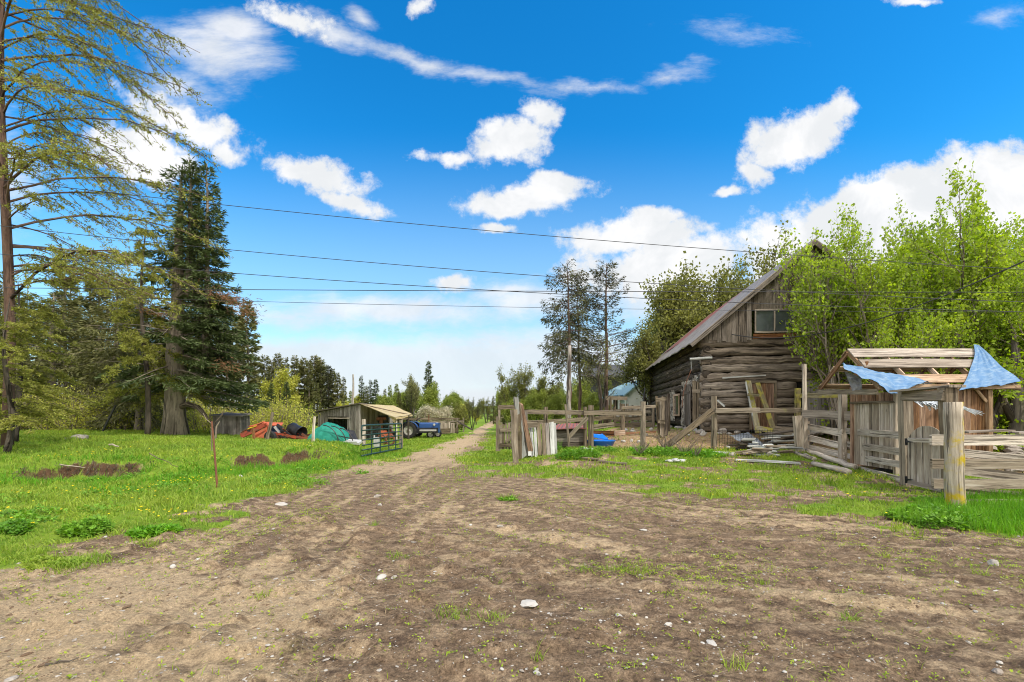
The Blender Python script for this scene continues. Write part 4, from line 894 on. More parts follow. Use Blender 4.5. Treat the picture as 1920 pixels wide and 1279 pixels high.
m = MB(); c = G(1100, 853, .25); sheet(m, (c+[-.25, -.1, .1], c+[.25, -.1, .1], c+[.22, .3, .2], c+[-.2, .3, .22]), 9, 8, .15, 5, .02, 31); prop('plastic_sack', m, 'whitejunk', 'white plastic sack beside the post left of the blue tub', 'sack')
# brush twigs
def brush(label, px, py, z, n, hgt, sp, mat='twig', group=None):
    c = G(px, py, z); m = MB(); zz = hg(c[0], c[1])
    for i in range(n):
        a = rnd.uniform(0, 6.28); l = hgt*rnd.uniform(.5, 1.1); d = np.array([math.cos(a)*sp, math.sin(a)*sp*.6, 1])*l
        P = np.array([c*[1, 1, 0]+[0, 0, zz]+d*u+np.array([rnd.gauss(0, .03), rnd.gauss(0, .03), 0])*(u > 0) for u in (0, .3, .6, 1)]); tube(m, P, [.012, .01, .007, .003], 4, False)
        if rnd.random() < .7:
            e = P[2]+np.array([rnd.gauss(0, .15), rnd.gauss(0, .1), .18]); tube(m, [P[2], (P[2]+e)/2, e], [.006, .005, .003], 3, False)
    tag(m.build('bare_bush', M[mat]), label, 'bush', group)
brush('bare grey bush growing at the foot of the long brace plank', 1250, 848, .3, 34, .75, .7)
brush('small bare bush between the brace and the pen post', 1285, 850, .3, 22, .55, .8)
brush('sparse dry twigs beside the tall pen post', 1304, 852, .3, 12, .6, .5)
brush('thorny dry bush at the base of the pen post near the blue tub', 1200, 850, .3, 20, .5, .9)
for i in range(30):
    px = rnd.uniform(1110, 1330); py = rnd.uniform(806, 842); c = G(px, py, .45); m = MB(); rock(m, (c[0], c[1], hg(c[0], c[1])+.04), (rnd.uniform(.12, .32), .2, rnd.uniform(.1, .22)), 900+i, tone=rnd.choice([.5, .8, .95, .4])); tag(m.build('pen_stone', M['stone']), 'fist to head sized stone on the reddish pen soil', 'stone', 'stones on the pen soil')

# ============================================================ right board fence, arched gate, posts
def sq(px, ty, by, D, w, t=None, bx=None):
    m = MB(); a = W(bx or px, by, D); a[2] = min(a[2], hg(a[0], a[1]))-.06; plank(m, a, W(px, ty, D), w, t or w, jit=.007); return m
rf = thing('rail_fence', 'silvery fence of board rails running from the tall stake to the gateway', 'fence', tuple(G(1580, 867, .1)))
sq(1580, 737, 868, 14.8, .17).build('post', M['pale'], rf); sq(1508, 790, 856, 16.7, .3, .1).build('post', M['fence'], rf)
for (x0, y0, D0), (x1, y1, D1), w in (((1513, 800, 16.6), (1580, 812, 14.7), .22), ((1512, 820, 16.6), (1582, 837, 14.7), .2), ((1512, 838, 16.6), (1583, 854, 14.7), .2),
    ((1587, 808, 14.6), (1697, 817, 10.75), .17), ((1589, 833, 14.6), (1698, 849, 10.75), .17), ((1590, 855, 14.6), (1700, 873, 10.75), .16), ((1592, 874, 14.6), (1702, 903, 10.75), .17), ((1518, 858, 16.5), (1592, 872, 14.7), .14)):
    board(W(x0, y0, D0), W(x1, y1, D1), w, .04, (-.95, -.3, 0), jit=.008, ragged=.05).build('rail', M['pale'], rf)
prop('nailed_board', board(W(1504, 776, 16.3), W(1596, 780, 14.5), .28, .04, (-.5, -.85, 0)), 'greyboard', 'wide pale board nailed high across the tall stake and the fence post', 'board')
prop('tall_stake', sq(1508, 683, 858, 16.4, .13, .07, 1512), 'pale', 'tallest bare stake standing above the corner of the board fence', 'stake')
prop('thick_post', sq(1495, 780, 852, 16.2, .26, .14, 1501), 'pale', 'stout squared post at the corner where the pen rail meets the board fence', 'post')
prop('mossy_stub', sq(1496, 728, 800, 16.9, .16, .12), 'mossy', 'mossy squared post behind the tall stake', 'post')
prop('mossy_rail', board(W(1499, 742, 16.9), W(1576, 741, 15.6), .16, .06), 'mossy', 'green-mossed rail joining the tall stake and the next post', 'rail')
# gateway
gw = thing('gateway_frame', 'square timber gateway with a flat lintel over the arched gate', 'gateway', tuple(G(1700, 912)))
sq(1697, 735, 915, 10.65, .22, .16, 1703).build('left_jamb', M['fence'], gw)
sq(1776, 727, 935, 9.35, .24, .18, 1784).build('right_jamb', M['fence'], gw)
board(W(1694, 743, 10.5), W(1772, 742, 9.28), .21, .10, (-.3, -1, 0)).build('lintel', M['fence'], gw)
board(W(1681, 734, 10.6), W(1796, 724, 9.2), .34, .045, (0, 0, 1)).build('cap_board', M['greyboard'], gw)
ag = thing('arched_gate', 'small silvery gate with a rounded top hung in the timber gateway', 'gate', tuple(G(1735, 922)))
for k in range(5):                     # five planks sawn to one round arch
    m = MB(); us = np.linspace(k/5+.004, (k+1)/5-.004, 6); nn_ = np.array([-.78, -.62, 0.])*.03; V = []
    for u in us:
        x = 1702+74*u; D = 10.5-1.05*u; V += [W(x, 906+22*u, D), W(x, 796+26*abs(2*u-1)**2.4+6*u, D)]
    V = np.array(V); q = [(2*i, 2*i+2, 2*i+3, 2*i+1) for i in range(5)]; q2 = [tuple(12+a for a in reversed(f)) for f in q]
    e_ = [(0, 1, 13, 12), (10, 22, 23, 11)]+[(2*i+1, 2*i+3, 2*i+15, 2*i+13) for i in range(5)]
    vo = rnd.random()*30; uvs = [[(V[a][2], (a//2)*.035+vo) for a in f] for f in q]
    m.add(np.vstack([V-nn_*0, V-nn_]), q+q2+e_, quv=uvs+uvs+[[(0, vo)]*4]*7); m.build('board', M['pale'], ag)
for yy in (826, 905): board(W(1703, yy-1, 10.35), W(1775, yy+1+(14 if yy > 900 else 0), 9.35), .09, .03, (-.3, -1, 0)).build('batten', M['greyboard'], ag)
for yy in (828, 899):
    m = MB(); plank(m, W(1699, yy, 10.38), W(1712, yy+1, 10.2), .045, .012, (-.3, -1, 0), jit=0, taper=.3); plank(m, W(1699, yy-6, 10.4), W(1699.5, yy+7, 10.4), .05, .012, (-.3, -1, 0), jit=0); m.build('hinge', M['iron'], ag)
m = MB(); a = G(1791, 960); a[2] = hg(a[0], a[1])-.1; rod(a, W(1787, 754, 8.0), .135, .125, 14, 8, .004, m, bulge=.03); prop('gate_post', m, 'lichen', 'thickest round post with orange lichen at the right gateway', 'post', smooth=True)
of = thing('rail_fence', 'near fence of three wide boards running right from the lichened post', 'fence', tuple(G(1850, 950)))
for y0, y1, w, x0 in ((825, 826, .185, 1745), (870, 870, .175, 1746), (907, 908, .17, 1749), (943, 944, .13, 1806)): board(W(x0, y0, 8.28), W(2300, y1, 8.28), w, .045, (0, -1, 0), jit=.004).build('rail', M['pale'], of)
sq(2290, 760, 960, 8.15, .25).build('post', M['fence'], of)
m = MB(); plank(m, W(1806, 810, 8.5), W(1893, 807, 8.45), .22, .03, (0, 0, 1)); plank(m, W(1900, 811, 8.45), W(1990, 810, 8.4), .2, .03, (0, 0, 1)); m.build('capping_board', M['greyboard'], of)
nf = thing('rail_fence', 'second board fence slanting behind the near one at the far right', 'fence', tuple(G(1860, 925)))
for y0, y1 in ((849, 861), (882, 899), (918, 935)): board(W(1800, y0, 9.3), W(2150, y1+22, 7.9 if 0 else 8.75), .17, .04, (.3, -1, 0)).build('rail', M['pale'], nf)
sq(2130, 780, 965, 8.75, .2).build('post', M['fence'], nf)
# poles lying at the fence foot
PG = 'stripped poles lying along the board fence'
for x0, y0, x1, y1, rr, lab in ((1512, 853, 1604, 876, .08, 'upper stripped pole lying along the board fence'), (1525, 866, 1592, 884, .075, 'lower stripped pole with a dark sawn end in the grass'), (1492, 855, 1527, 866, .06, 'short pole end at the left of the lying poles')):
    a = G(x0, y0, .2); b = G(x1, y1, .12); a[2] = hg(*a[:2])+rr; b[2] = hg(*b[:2])+rr*1.1; prop('wooden_pole', rod(a, b, rr, rr*1.1, 9, 8, .01, bulge=.06), 'pale', lab, 'pole', PG, True)

# ============================================================ unfinished shed
SH = thing('garden_shed', 'unfinished little shed with open rafters and torn blue tarps by the arched gate', 'shed', (10, 12.2, .05))
x0, x1, y0, y1, zb = 10., 12.32, 12.2, 13.75, .06
def wallb(a, b, z0_, z1_, n, name, mat, parent=SH, wv=(.15, .22)):
    m = MB(); a = np.asarray(a, float); b = np.asarray(b, float); L = np.linalg.norm(b-a); d = (b-a)/L; s = 0
    while s < L-.02:
        w = min(rnd.uniform(*wv), L-s); plank(m, np.append(a+d*(s+w/2), z0_), np.append(a+d*(s+w/2), z1_), w-.006, .025, n, jit=.003, seg=3); s += w
    return m.build(name, M[mat], parent)
wallb((x0, y0+.05), (x0, y1), zb+.12, 1.95, (-1, 0, 0), 'left_wall', 'pale')
wallb((x0-.01, y0+.2), (x0-.01, y1-.1), 1.98, 2.22, (-1, 0, 0), 'left_gable_panel', 'brown')
wallb((x0, y0), (x1, y0), zb+.05, 2.3, (0, -1, 0), 'front_wall', 'brown')
wallb((x1, y0), (x1, y1), zb+.05, 2.3, (1, 0, 0), 'right_wall', 'brown'); wallb((x0, y1), (x1, y1), zb+.05, 2.2, (0, 1, 0), 'back_wall', 'brown')
for px_, py_, nm in ((x0-.03, y0-.03, 'pale'), (x1+.03, y0-.04, 'tan'), (x0-.02, y1, 'brown'), (x1, y1, 'brown')): board((px_, py_, zb-.05), (px_, py_, 2.42), .11, .09, (0, -1, 0)).build('corner_post', M[nm], SH)
board((x1-.35, y0-.06, 2.32), (x1-.04, y0-.06, 1.95), .07, .03).build('knee_brace', M['tan'], SH)
board((x0-.06, y0-.05, 1.96), (x0-.06, y1+.05, 1.96), .06, .04, (-1, 0, 0)).build('door_rail', M['fence'], SH)
YR, ZR, XL, XR = 13.2, 3.42, 9.4, 13.0
ye, ze, yb, zbk = 12.05, 2.33, 14.4, 2.42
for i, x in enumerate((9.45, 10.35, 11.25, 12.1, 12.92)):
    board((x, YR-.02, ZR-.06), (x, ye, ze-.03), .05, .12, (0, -.69, .72), jit=.004).build('rafter', M['tan'], SH)
    board((x, YR+.02, ZR-.06), (x, yb, zbk-.03), .05, .12, (0, .64, .77), jit=.004).build('rafter', M['brown'], SH)
def slope(x, t, o=0.): return np.array([x, YR+(ye-YR)*t-o*.69, ZR+(ze-ZR)*t+o*.72])
board(slope(XL, .12, .055), slope(XR, .12, .055), .37, .025, (0, -.69, .72), jit=.004).build('ridge_board', M['greyboard'], SH)
board(slope(XL+.05, .42, .055), slope(XR-.05, .42, .055), .36, .025, (0, -.69, .72), jit=.004).build('purlin', M['greyboard'], SH)
board(slope(XL+.5, .82, .055), slope(XR-.1, .82, .055), .32, .025, (0, -.69, .72), jit=.004).build('purlin', M['tan'], SH)
board(slope(XL, 1.0, .0), slope(XR+.05, 1.0, .0), .12, .04, (0, -1, .2), jit=.004).build('eave_board', M['tan'], SH)
for t in (.1, .5, .97): board((XL, YR+(yb-YR)*t, ZR+(zbk-ZR)*t+.03), (XR, YR+(yb-YR)*t, ZR+(zbk-ZR)*t+.03), .2, .025, (0, .64, .77), jit=.004).build('purlin', M['tan'], SH)
board((XL+.0, ye+.02, ze-.12), (XL+.0, yb, zbk-.12), .14, .05, (-1, 0, 0)).build('tie_beam', M['fence'], SH)
board((9.55, 12.75, 3.05), (9.2, 12.5, 2.6), .22, .03, (-.7, -.5, .5)).build('barge_board', M['brown'], SH)
m = MB(); plank(m, (10.1, 12.3, .1), (12.2, 13.6, .1), 1.2, .05, (0, 0, 1), jit=0); m.build('floor', M['dark'], SH)
# tarps
def onslope(px, py, o=.05):
    t = (1.7-HY*0+(HY-py)/F*YR-ZR)/((ze-ZR)-(HY-py)/F*(ye-YR)); D = YR+(ye-YR)*t; p = W(px, py, D); return p+np.array([0, -.69, .72])*o
m = MB(); A_, B_, C_, D_ = onslope(1820, 653, .13), onslope(1829, 654, .13), onslope(1905, 723, .12), onslope(1792, 738, .14)
nu, nv = 30, 26; U, Vv = np.meshgrid(np.linspace(0, 1, nu), np.linspace(0, 1, nv), indexing='ij')
wob = .16*np.sin(Vv*3.1)*(1-U)
S = (A_*(1-U[..., None])+B_*U[..., None])*(1-Vv[..., None])+(D_*(1-U[..., None])+C_*U[..., None])*Vv[..., None]
S[..., 0] += wob*.9+.02*np.sin(Vv*9); fold = (fbm(U*7, Vv*1.6, 77)-.5)*.14*(.25+Vv); S += np.array([0, -.69, .72])*fold[..., None]
m2 = MB(); k = nu*nv; I = np.arange(k).reshape(nu, nv); q = np.stack([I[:-1, :-1], I[1:, :-1], I[1:, 1:], I[:-1, 1:]], -1).reshape(-1, 4); uv = np.stack([U*2, Vv*2], -1).reshape(-1, 2)
m2.add(np.concatenate([S.reshape(-1, 3), S.reshape(-1, 3)-[0, -.005, .006]]), np.vstack([q, q[:, ::-1]+k]), quv=np.concatenate([uv[q], uv[q[:, ::-1]]]))
prop('blue_tarp', m2, 'bluetarp', 'triangular blue tarp draped over the right end of the open shed roof', 'tarp', smooth=True)
m = MB(); top = [(1574, 687), (1606, 698), (1640, 703), (1672, 708), (1705, 714), (1738, 722)]; bot = [(1578, 700), (1606, 712), (1640, 722), (1668, 739), (1686, 743), (1704, 732)]
rows = []
for k in range(len(top)):
    a = onslope(*top[k], .13); b = onslope(*bot[k], .16); rows.append([a+(b-a)*v for v in np.linspace(0, 1, 9)])
S = np.array(rows); xi = np.linspace(0, 5, 41); S = np.stack([[np.interp(xi, np.arange(6), S[:, j, c]) for c in range(3)] for j in range(9)]).transpose(2, 0, 1)
nu, nv = 41, 9; U, Vv = np.meshgrid(np.linspace(0, 1, nu), np.linspace(0, 1, nv), indexing='ij'); S = S+np.array([0, -.69, .72])*((fbm(U*9, Vv*4, 79)-.45)*.16)[..., None]; S[..., 2] -= .09*np.sin(U*math.pi)*Vv
k = nu*nv; I = np.arange(k).reshape(nu, nv); q = np.stack([I[:-1, :-1], I[1:, :-1], I[1:, 1:], I[:-1, 1:]], -1).reshape(-1, 4); uv = np.stack([U*3, Vv*1], -1).reshape(-1, 2)
m.add(np.concatenate([S.reshape(-1, 3), S.reshape(-1, 3)-[0, -.005, .006]]), np.vstack([q, q[:, ::-1]+k]), quv=np.concatenate([uv[q], uv[q[:, ::-1]]]))
prop('blue_tarp', m, 'bluetarp', 'long torn blue tarp sagging across the lower left of the shed roof', 'tarp', smooth=True)
m = MB(); sheet(m, (W(1583, 696, 12.6), W(1615, 708, 12.4), W(1616, 730, 12.35), W(1598, 733, 12.5)), 14, 12, .14, 4, .01, 51); prop('grey_tarp', m, 'greytarp', 'crumpled grey tarp hanging under the left roof edge of the shed', 'tarp', smooth=True)
m = MB(); sheet(m, (W(1724, 712, 13.9), W(1768, 700, 13.9), W(1775, 716, 13.7), W(1730, 722, 13.7)), 12, 10, .1, 3, .01, 53); prop('grey_tarp', m, 'greytarp', 'grey tarp scrap seen through the open rafters of the shed', 'tarp', smooth=True)
m = MB()
for i in range(70):
    u = rnd.random(); a = W(1706+60*u, 749+rnd.uniform(-1, 2), 11.6); b = W(1732+rnd.uniform(-10, 45)+20*u, 757+rnd.uniform(0, 14)*math.sin(u*2.5+.3), 11.4+rnd.uniform(-.1, .1)); mid = (a+b)/2-[0, 0, .03]; 
    sheet(m, (a, a+[.05, 0, .01], b+[.035, .01, 0], b), 4, 3, .02, 2, .003, i)
for i in range(26): a = W(1796+rnd.uniform(0, 12), 762+rnd.uniform(0, 5), 11.5); b = W(1822+rnd.uniform(0, 24), 771+rnd.uniform(0, 8), 11.5); sheet(m, (a, a+[.03, 0, .01], b+[.01, 0, .005], b), 4, 3, .02, 2, .003, i)
prop('shredded_sheet', m, 'whitetarp', 'frayed white plastic strips blowing under the gateway lintel', 'plastic strips')
# stone heap, bricks, wire fence at far right
r = thing('stone_heap', 'dark stacked field stones seen between the fence rails beside the shed', 'stone heap', (13.6, 12.6, .2))
for i in range(40): m = MB(); rock(m, (13.55+rnd.uniform(-.75, .75), 12.6+rnd.uniform(-.25, .25), .15+rnd.uniform(0, .62)), (.42, .3, .15), 1200+i, tone=.1); m.build('heap_stone', M['stone'], r)
r = thing('brick_stack', 'red brick stack at the right border behind the fence', 'brick stack', (14.4, 12.2, .2))
for i in range(8):
    for j in range(4): m = MB(); box(m, (14.05+j*.26+(i % 2)*.1, 12.1, .2+i*.09), (.24, .12, .08)); m.build('brick', M['rust'], r)
# ============================================================ white house, second house, car (background right)
hs = thing('white_house', 'low white house with a turquoise metal roof beyond the corral', 'house', W(1190, 785, 45))
def quadm(P, uvs=None):
    m = MB(); m.add(np.array(P, float), [(0, 1, 2, 3)]); return m
def hw(px, py, D): return W(px, py, D)
D = 45.; dz = 1.2
m = MB(); x0, x1 = W(1176, 0, D)[0], W(1232, 0, D)[0]; zb_, zt_ = .6, W(0, 738, D)[2]; xm = W(1207, 0, D)[0]; zp = W(0, 712, D)[2]
V = [(x0, D, zb_), (x1, D, zb_), (x1, D, W(0, 728, D)[2]), (xm, D, zp), (x0, D, zt_), (x0, D+9, zb_), (x0, D+9, zt_), (x1, D+9, zb_)]
m.add(V, [(0, 1, 2, 4), (5, 0, 4, 6), (1, 7, 7, 2)][:2], [(4, 2, 3)]); box(m, ((x0+x1)/2, D+4.6, 1.6), (x1-x0-.1, 8.8, 2.2)); m.build('wall', M['white'], hs)
m = MB(); m.add([(x0-.5, D-.3, zt_-.25), (xm, D-.3, zp+.1), (xm, D+9, zp+.1), (x0-.5-1.5, D+9, zt_-.35), (x0-.5, D-.3, zt_-.40), (xm, D-.3, zp-.05), (x1+.6, D-.3, W(0, 730, D)[2]), (x1+.6, D+9, W(0, 730, D)[2])], [(0, 1, 2, 3), (0, 4, 5, 1), (1, 6, 7, 2)]); rfh = m.build('roof', M['turq'], hs)
m = MB(); box(m, W(1221, 755, D)-[0, .05, 0], (.5, .06, 1.5)); m.build('window', M['glass'], hs)
px0 = W(1146, 0, D)[0]
m = MB(); m.add([(px0-.3, D-.2, W(0, 742, D)[2]), (x0+.2, D-.2, W(0, 741, D)[2]), (x0+.2, D+5, W(0, 724, D)[2]), (px0+.9, D+5, W(0, 726, D)[2])], [(0, 1, 2, 3)]); m.build('porch_roof', M['turq'], hs)
m = MB(); box(m, ((px0+x0)/2, D+3, 1.9), (x0-px0-.2, .1, 2.6)); m.build('porch_wall', M['white'], hs)
for px in (1148, 1160, 1172): m = MB(); box(m, W(px, 762, D)-[0, .1, 0], (.12, .12, 2.1)); m.build('porch_post', M['white'], hs)
m = MB(); box(m, W(1162, 760, D)+[0, 2.9, 0], (.8, .06, 1.9)); m.build('porch_door', M['dark'], hs)
h2 = thing('gabled_house', 'taller pale house with a grey shingle roof half hidden by the barn', 'house', W(1200, 780, 62))
D = 62.; a, b, c_ = W(1183, 0, D)[0], W(1240, 0, D)[0], W(1186, 0, D)[0]
m = MB(); m.add([(a, D, .8), (b, D, .8), (b, D, W(0, 705, D)[2]), (a, D, W(0, 705, D)[2]), (W(1187, 0, D)[0], D, W(0, 682, D)[2])], [(0, 1, 2, 3)], [(3, 2, 4)]); box(m, ((a+b)/2, D+4, 3.), (b-a-.1, 7.8, 4.4)); m.build('wall', M['white'], h2)
m = MB(); sheet(m, (W(1208, 706, D-.3), W(1250, 706, D-.3), W(1250, 682, D+6), W(1187, 681, D+1)), 4, 4, 0, 1, .1); sheet(m, (W(1210, 706, D-.2), W(1187, 680, D-.3), W(1176, 690, D+8), W(1190, 712, D+8)), 3, 3, 0, 1, .1); m.build('roof', M['slate'], h2)
m = MB(); box(m, W(1219, 679, D+2), (.9, .9, 1.6)); m.build('chimney', M['rust'], h2)
h3 = thing('dark_roofed_house', 'dark roofed house glimpsed behind the bare tree by the pines', 'house', W(1128, 780, 80))
m = MB(); box(m, W(1133, 742, 81), (7, 5, 7.)); m.build('wall', M['slate'], h3); m = MB(); sheet(m, (W(1086, 705, 77), W(1180, 707, 77), W(1166, 684, 82), W(1104, 683, 82)), 3, 3, 0, 1, .2); m.build('roof', M['slate'], h3)
car = thing('parked_car', 'pale car parked behind the corral before the white house', 'car', W(1190, 800, 42))
def car_body(c, L, Wd, Hh):
    m = MB(); xs = np.array([-.5, -.47, -.3, -.16, .14, .30, .47, .5])*L; zt = np.array([.45, .55, .60, .98, 1., .66, .58, .42])*Hh
    V = []
    for x, z in zip(xs, zt):
        for y, k in ((-.5, 1), (-.42, .0), (.42, .0), (.5, 1)):
            V.append((c[0]+x, c[1]+y*Wd, c[2]+(.2*Hh if k else z)))
    q = []
    for i in range(7):
        for j in range(3): q.append((i*4+j, i*4+j+1, i*4+5+j, i*4+4+j))
    q += [(0, 3, 2, 1), (28, 29, 30, 31)]; m.add(V, q); return m
cc = W(1190, 793, 42); cc[2] = hg(cc[0], 42.)-.1
car_body(cc, 3.9, 1.7, 1.42).build('body', M['rim'], car, True)
m = MB(); box(m, cc+[0, -.70, 1.12], (1.5, .05, .30)); m.build('side_window', M['glass'], car)
for sx in (-1.25, 1.25): m = MB(); lathe(m, [(0, -.1), (.3, -.1), (.32, -.05), (.32, .05), (.3, .1), (0, .1)], cc+[sx, -.85, .32], (0, 1, 0), 16); m.build('wheel', M['rubber'], car)
# birch-pale dead trunk and the farm pole
m = MB(); a = W(1066, 790, 26); a[2] = hg(a[0], a[1])-.1; rod(a, W(1068, 648, 26), .14, .10, 8, 10, .02, m, bulge=.06); prop('dead_tree', m, 'birch', 'pale barkless trunk broken off at the top in front of the pines', 'dead tree', smooth=True)

# ============================================================ left: farm gate
fg = thing('farm_gate', 'dark green tubular metal gate standing open beside the track', 'gate', tuple(G(677, 862)))
ga, gb = G(678, 863), G(753, 846); ga[2] = hg(*ga[:2])+.12; gb[2] = hg(*gb[:2])+.10; GH = 1.06
def gp(u, v): return ga*(1-u)+gb*u+UP*v*GH
m = MB(); tube(m, [gp(0, 0), gp(0, .5), gp(0, .93), gp(.012, .985), gp(.03, 1), gp(.5, 1), gp(.97, 1), gp(.988, .985), gp(1, .93), gp(1, .5), gp(1, 0), gp(.75, 0), gp(.5, 0), gp(.25, 0), gp(0, 0.001)], .034, 8); m.build('frame', M['greengate'], fg, True)
for v in (.19, .35, .52, .68, .84): m = rod(gp(.01, v), gp(.99, v), .027, sides=6, seg=1); m.build('bar', M['greengate'], fg, True)
for u in (.22, .42, .64, .83): m = MB(); plank(m, gp(u, 0)-[0, .03, 0], gp(u, 1)-[0, .03, 0], .045, .012, (.3, -1, 0), jit=0); m.build('stay', M['greengate'], fg)
for px, ty, by, D in ((682, 786, 846, 20.5), (752, 788, 838, 21.5)): prop('gate_post', rod(W(px, by, D)-UP*.1, W(px, ty, D), .085, .08, 7, 4, .01, bulge=.1), 'pale' if px < 700 else 'fence', 'pale wooden post standing behind the hinge end of the green gate' if px < 700 else 'grey wooden post behind the free end of the green gate', 'post')
# wood shed with awning
ws = thing('tool_shed', 'grey lean-to shed of upright boards with a cream canvas awning', 'shed', G(640, 824))
C = W(675, 758, 28); Lf = W(597, 773, 30.); Bk = W(737, 766, 33.5)
def wl(a, b, zt0, zt1, holes, n, name, mat='greywall', zb=-.05):
    m = MB(); a = np.array(a[:2]); b = np.array(b[:2]); L = np.linalg.norm(b-a); s = 0
    while s < L-.01:
        w = min(rnd.uniform(.13, .2), L-s); u = (s+w/2)/L; p = a+(b-a)*u; zt = zt0+(zt1-zt0)*u
        hole = [h for h in holes if h[0] < u < h[1]]
        if hole:
            h = hole[0]
            if h[2] > 0: plank(m, (*p, zb), (*p, h[2]), w-.006, .03, n, jit=.003, seg=2)
            if h[3] < zt: plank(m, (*p, h[3]), (*p, zt), w-.006, .03, n, jit=.003, seg=2)
        else: plank(m, (*p, zb), (*p, zt), w-.008, .03, n, jit=.004, seg=3)
        s += w
    return m.build(name, M[mat], ws)
wl(Lf, C, Lf[2], C[2], [(.22, .72, 0, 1.40)], (0, -1, 0), 'front_wall'); wl(C, Bk, C[2], 1.95, [(.48, .85, .15, 1.45)], (1, -.2, 0), 'side_wall')
wl(Lf, Lf+[.6, 5.5, 0], Lf[2], 1.5, [], (-1, 0, 0), 'left_wall'); wl(Lf+[.6, 5.5, 0], Bk, 1.5, 1.95, [], (0, 1, 0), 'back_wall')
m = MB(); sheet(m, (Lf+[-.15, -.25, .07], C+[.05, -.25, .08], Bk+[.1, .3, .1], Lf+[.5, 5.7, .1]), 6, 4, .02, 2, .06); m.build('roof', M['roofwood'], ws)
m = MB(); plank(m, W(616, 784, 28.9), W(655, 784, 28.3), .05, .04); m.build('opening_trim', M['pale'], ws)
m = MB(); sheet(m, (W(676, 757.5, 27.9), W(741, 783, 26.6), W(773, 777, 29.6), W(739, 761, 33)), 16, 14, .05, 2, .02, 61, sag=.1); aw = m.build('awning', M['awning'], ws, True)
m = MB(); sheet(m, (W(728, 779, 27.0), W(742, 783, 26.7), W(741, 795, 26.8), W(738, 790, 26.8)), 6, 6, .08, 3, .01, 63); m.build('torn_flap', M['awning'], aw)
m = MB(); sheet(m, (W(742, 783.5, 26.6), W(773, 778, 29.6), W(773, 781, 29.6), W(742, 787, 26.6)), 10, 3, .05, 5, .01, 64); m.build('valance', M['awning'], aw)
for px, ty, by, D in ((766, 779, 822, 28.8), (743, 786, 826, 27)): m = rod(W(px, by, D)-UP*.1, W(px, ty, D), .07, .06, 6, 3, .01); m.build('awning_post', M['barkdark' if px > 750 else 'pale'], ws)
m = rod(W(676, 758, 27.9), W(771, 778, 29.5), .04, .04, 6, 3, .01); m.build('awning_beam', M['fence'], ws)
# rusty post with hopper cap
r = thing('rusty_pump', 'rusty upright pipe with a wider cap under the cream awning', 'pump', G(715, 826))
c = G(715, 824); m = MB(); rod(c, c+UP*1.25, .10, .12, 10, 3, 0, m); m.build('pipe', M['rust'], r); m = MB(); rod(c+UP*1.25+[-.28, 0, 0], c+UP*1.25+[.28, 0, .03], .10, .10, 10, 2, 0, m); m.build('cap', M['rust'], r)
# tractor
T = thing('farm_tractor', 'small old blue tractor parked under the end of the awning', 'tractor', G(790, 822))
TD = 30.; tz = hg(-6, 30.)
def TX(px): return (px-960)/F*TD
def wheel(px, y, rad, wd, zc=None, par=T):
    c = np.array([TX(px), y, tz+rad]); m = MB(); lathe(m, [(rad*.62, -wd/2), (rad*.9, -wd/2), (rad, -wd*.3), (rad, wd*.3), (rad*.9, wd/2), (rad*.62, wd/2), (rad*.62, -wd/2)], c, (0, 1, 0), 28)
    for k in range(18):
        a = k*2*math.pi/18; p = c+rad*.99*np.array([math.cos(a), 0, math.sin(a)]); plank(m, p+[0, -wd*.48, 0], p+[0, wd*.48, 0], .05*rad*2, .04, (math.cos(a), 0, math.sin(a)), jit=0, seg=1)
    w = m.build('wheel', M['rubber'], par)
    m = MB(); lathe(m, [(0, -wd*.42), (rad*.15, -wd*.42), (rad*.18, -wd*.2), (rad*.5, -wd*.25), (rad*.62, -wd*.4), (rad*.64, 0), (rad*.62, wd*.4), (rad*.5, wd*.25), (0, wd*.25)], c, (0, 1, 0), 24); m.build('rim', M['rim'], w, True)
wheel(769, 29.6, .50, .30); wheel(774, 30.9, .50, .30); wheel(809, 29.7, .26, .16); wheel(817, 30.8, .26, .16)
m = MB(); z = tz
def hoodm(x0, x1, zl, zh, y0, y1, bev=.1):
    m = MB(); V = []
    for x, k in ((x0, 1), (x0+(x1-x0)*.5, 1), (x1-.06, .98), (x1, .85)):
        for (yy, zz) in ((y0, zl), (y0, zh-bev), (y0+bev, zh), (y1-bev, zh), (y1, zh-bev), (y1, zl)): V.append((x, (yy-30.25)*k+30.25, zl+(zz-zl)*k))
    q = [(i*6+j, i*6+(j+1) % 6, i*6+6+(j+1) % 6, i*6+6+j) for i in range(3) for j in range(6)]; q += [(0, 5, 4, 1), (1, 4, 3, 2), (18, 19, 22, 23), (19, 20, 21, 22)]; m.add(V, q); return m
hd = hoodm(TX(786), TX(822), tz+.66, tz+.99, 30.02, 30.48); hd.build('hood', M['blue'], T)
hoodm(TX(779), TX(821), tz+.32, tz+.66, 30.02, 30.48, .05).build('engine', M['iron'], T)
m = MB(); box(m, (TX(822)+.02, 30.25, tz+.66), (.05, .5, .62)); m.build('grille', M['blue'], T)
m = MB(); box(m, (TX(768), 30.25, tz+.62), (.75, .55, .32)); m.build('gearbox', M['iron'], T)
for yy in (29.65, 30.85):
    m = MB(); a = np.linspace(.35, 2.6, 9); P = [np.array([TX(770)+.57*math.cos(q), yy, tz+.50+.57*math.sin(q)]) for q in a]
    for i in range(8): plank(m, P[i], P[i+1], .34, .02, nrm(P[i]-[TX(770), yy, tz+.5]), jit=0, seg=1)
    m.build('mudguard', M['blue'], T)
m = MB(); sheet(m, ((TX(764), 30., tz+.98), (TX(776), 30., tz+.94), (TX(776), 30.5, tz+.94), (TX(764), 30.5, tz+.98)), 4, 4, 0, 1, .06); box(m, (TX(763), 30.25, tz+1.1), (.06, .45, .25)); m.build('seat', M['iron'], T)
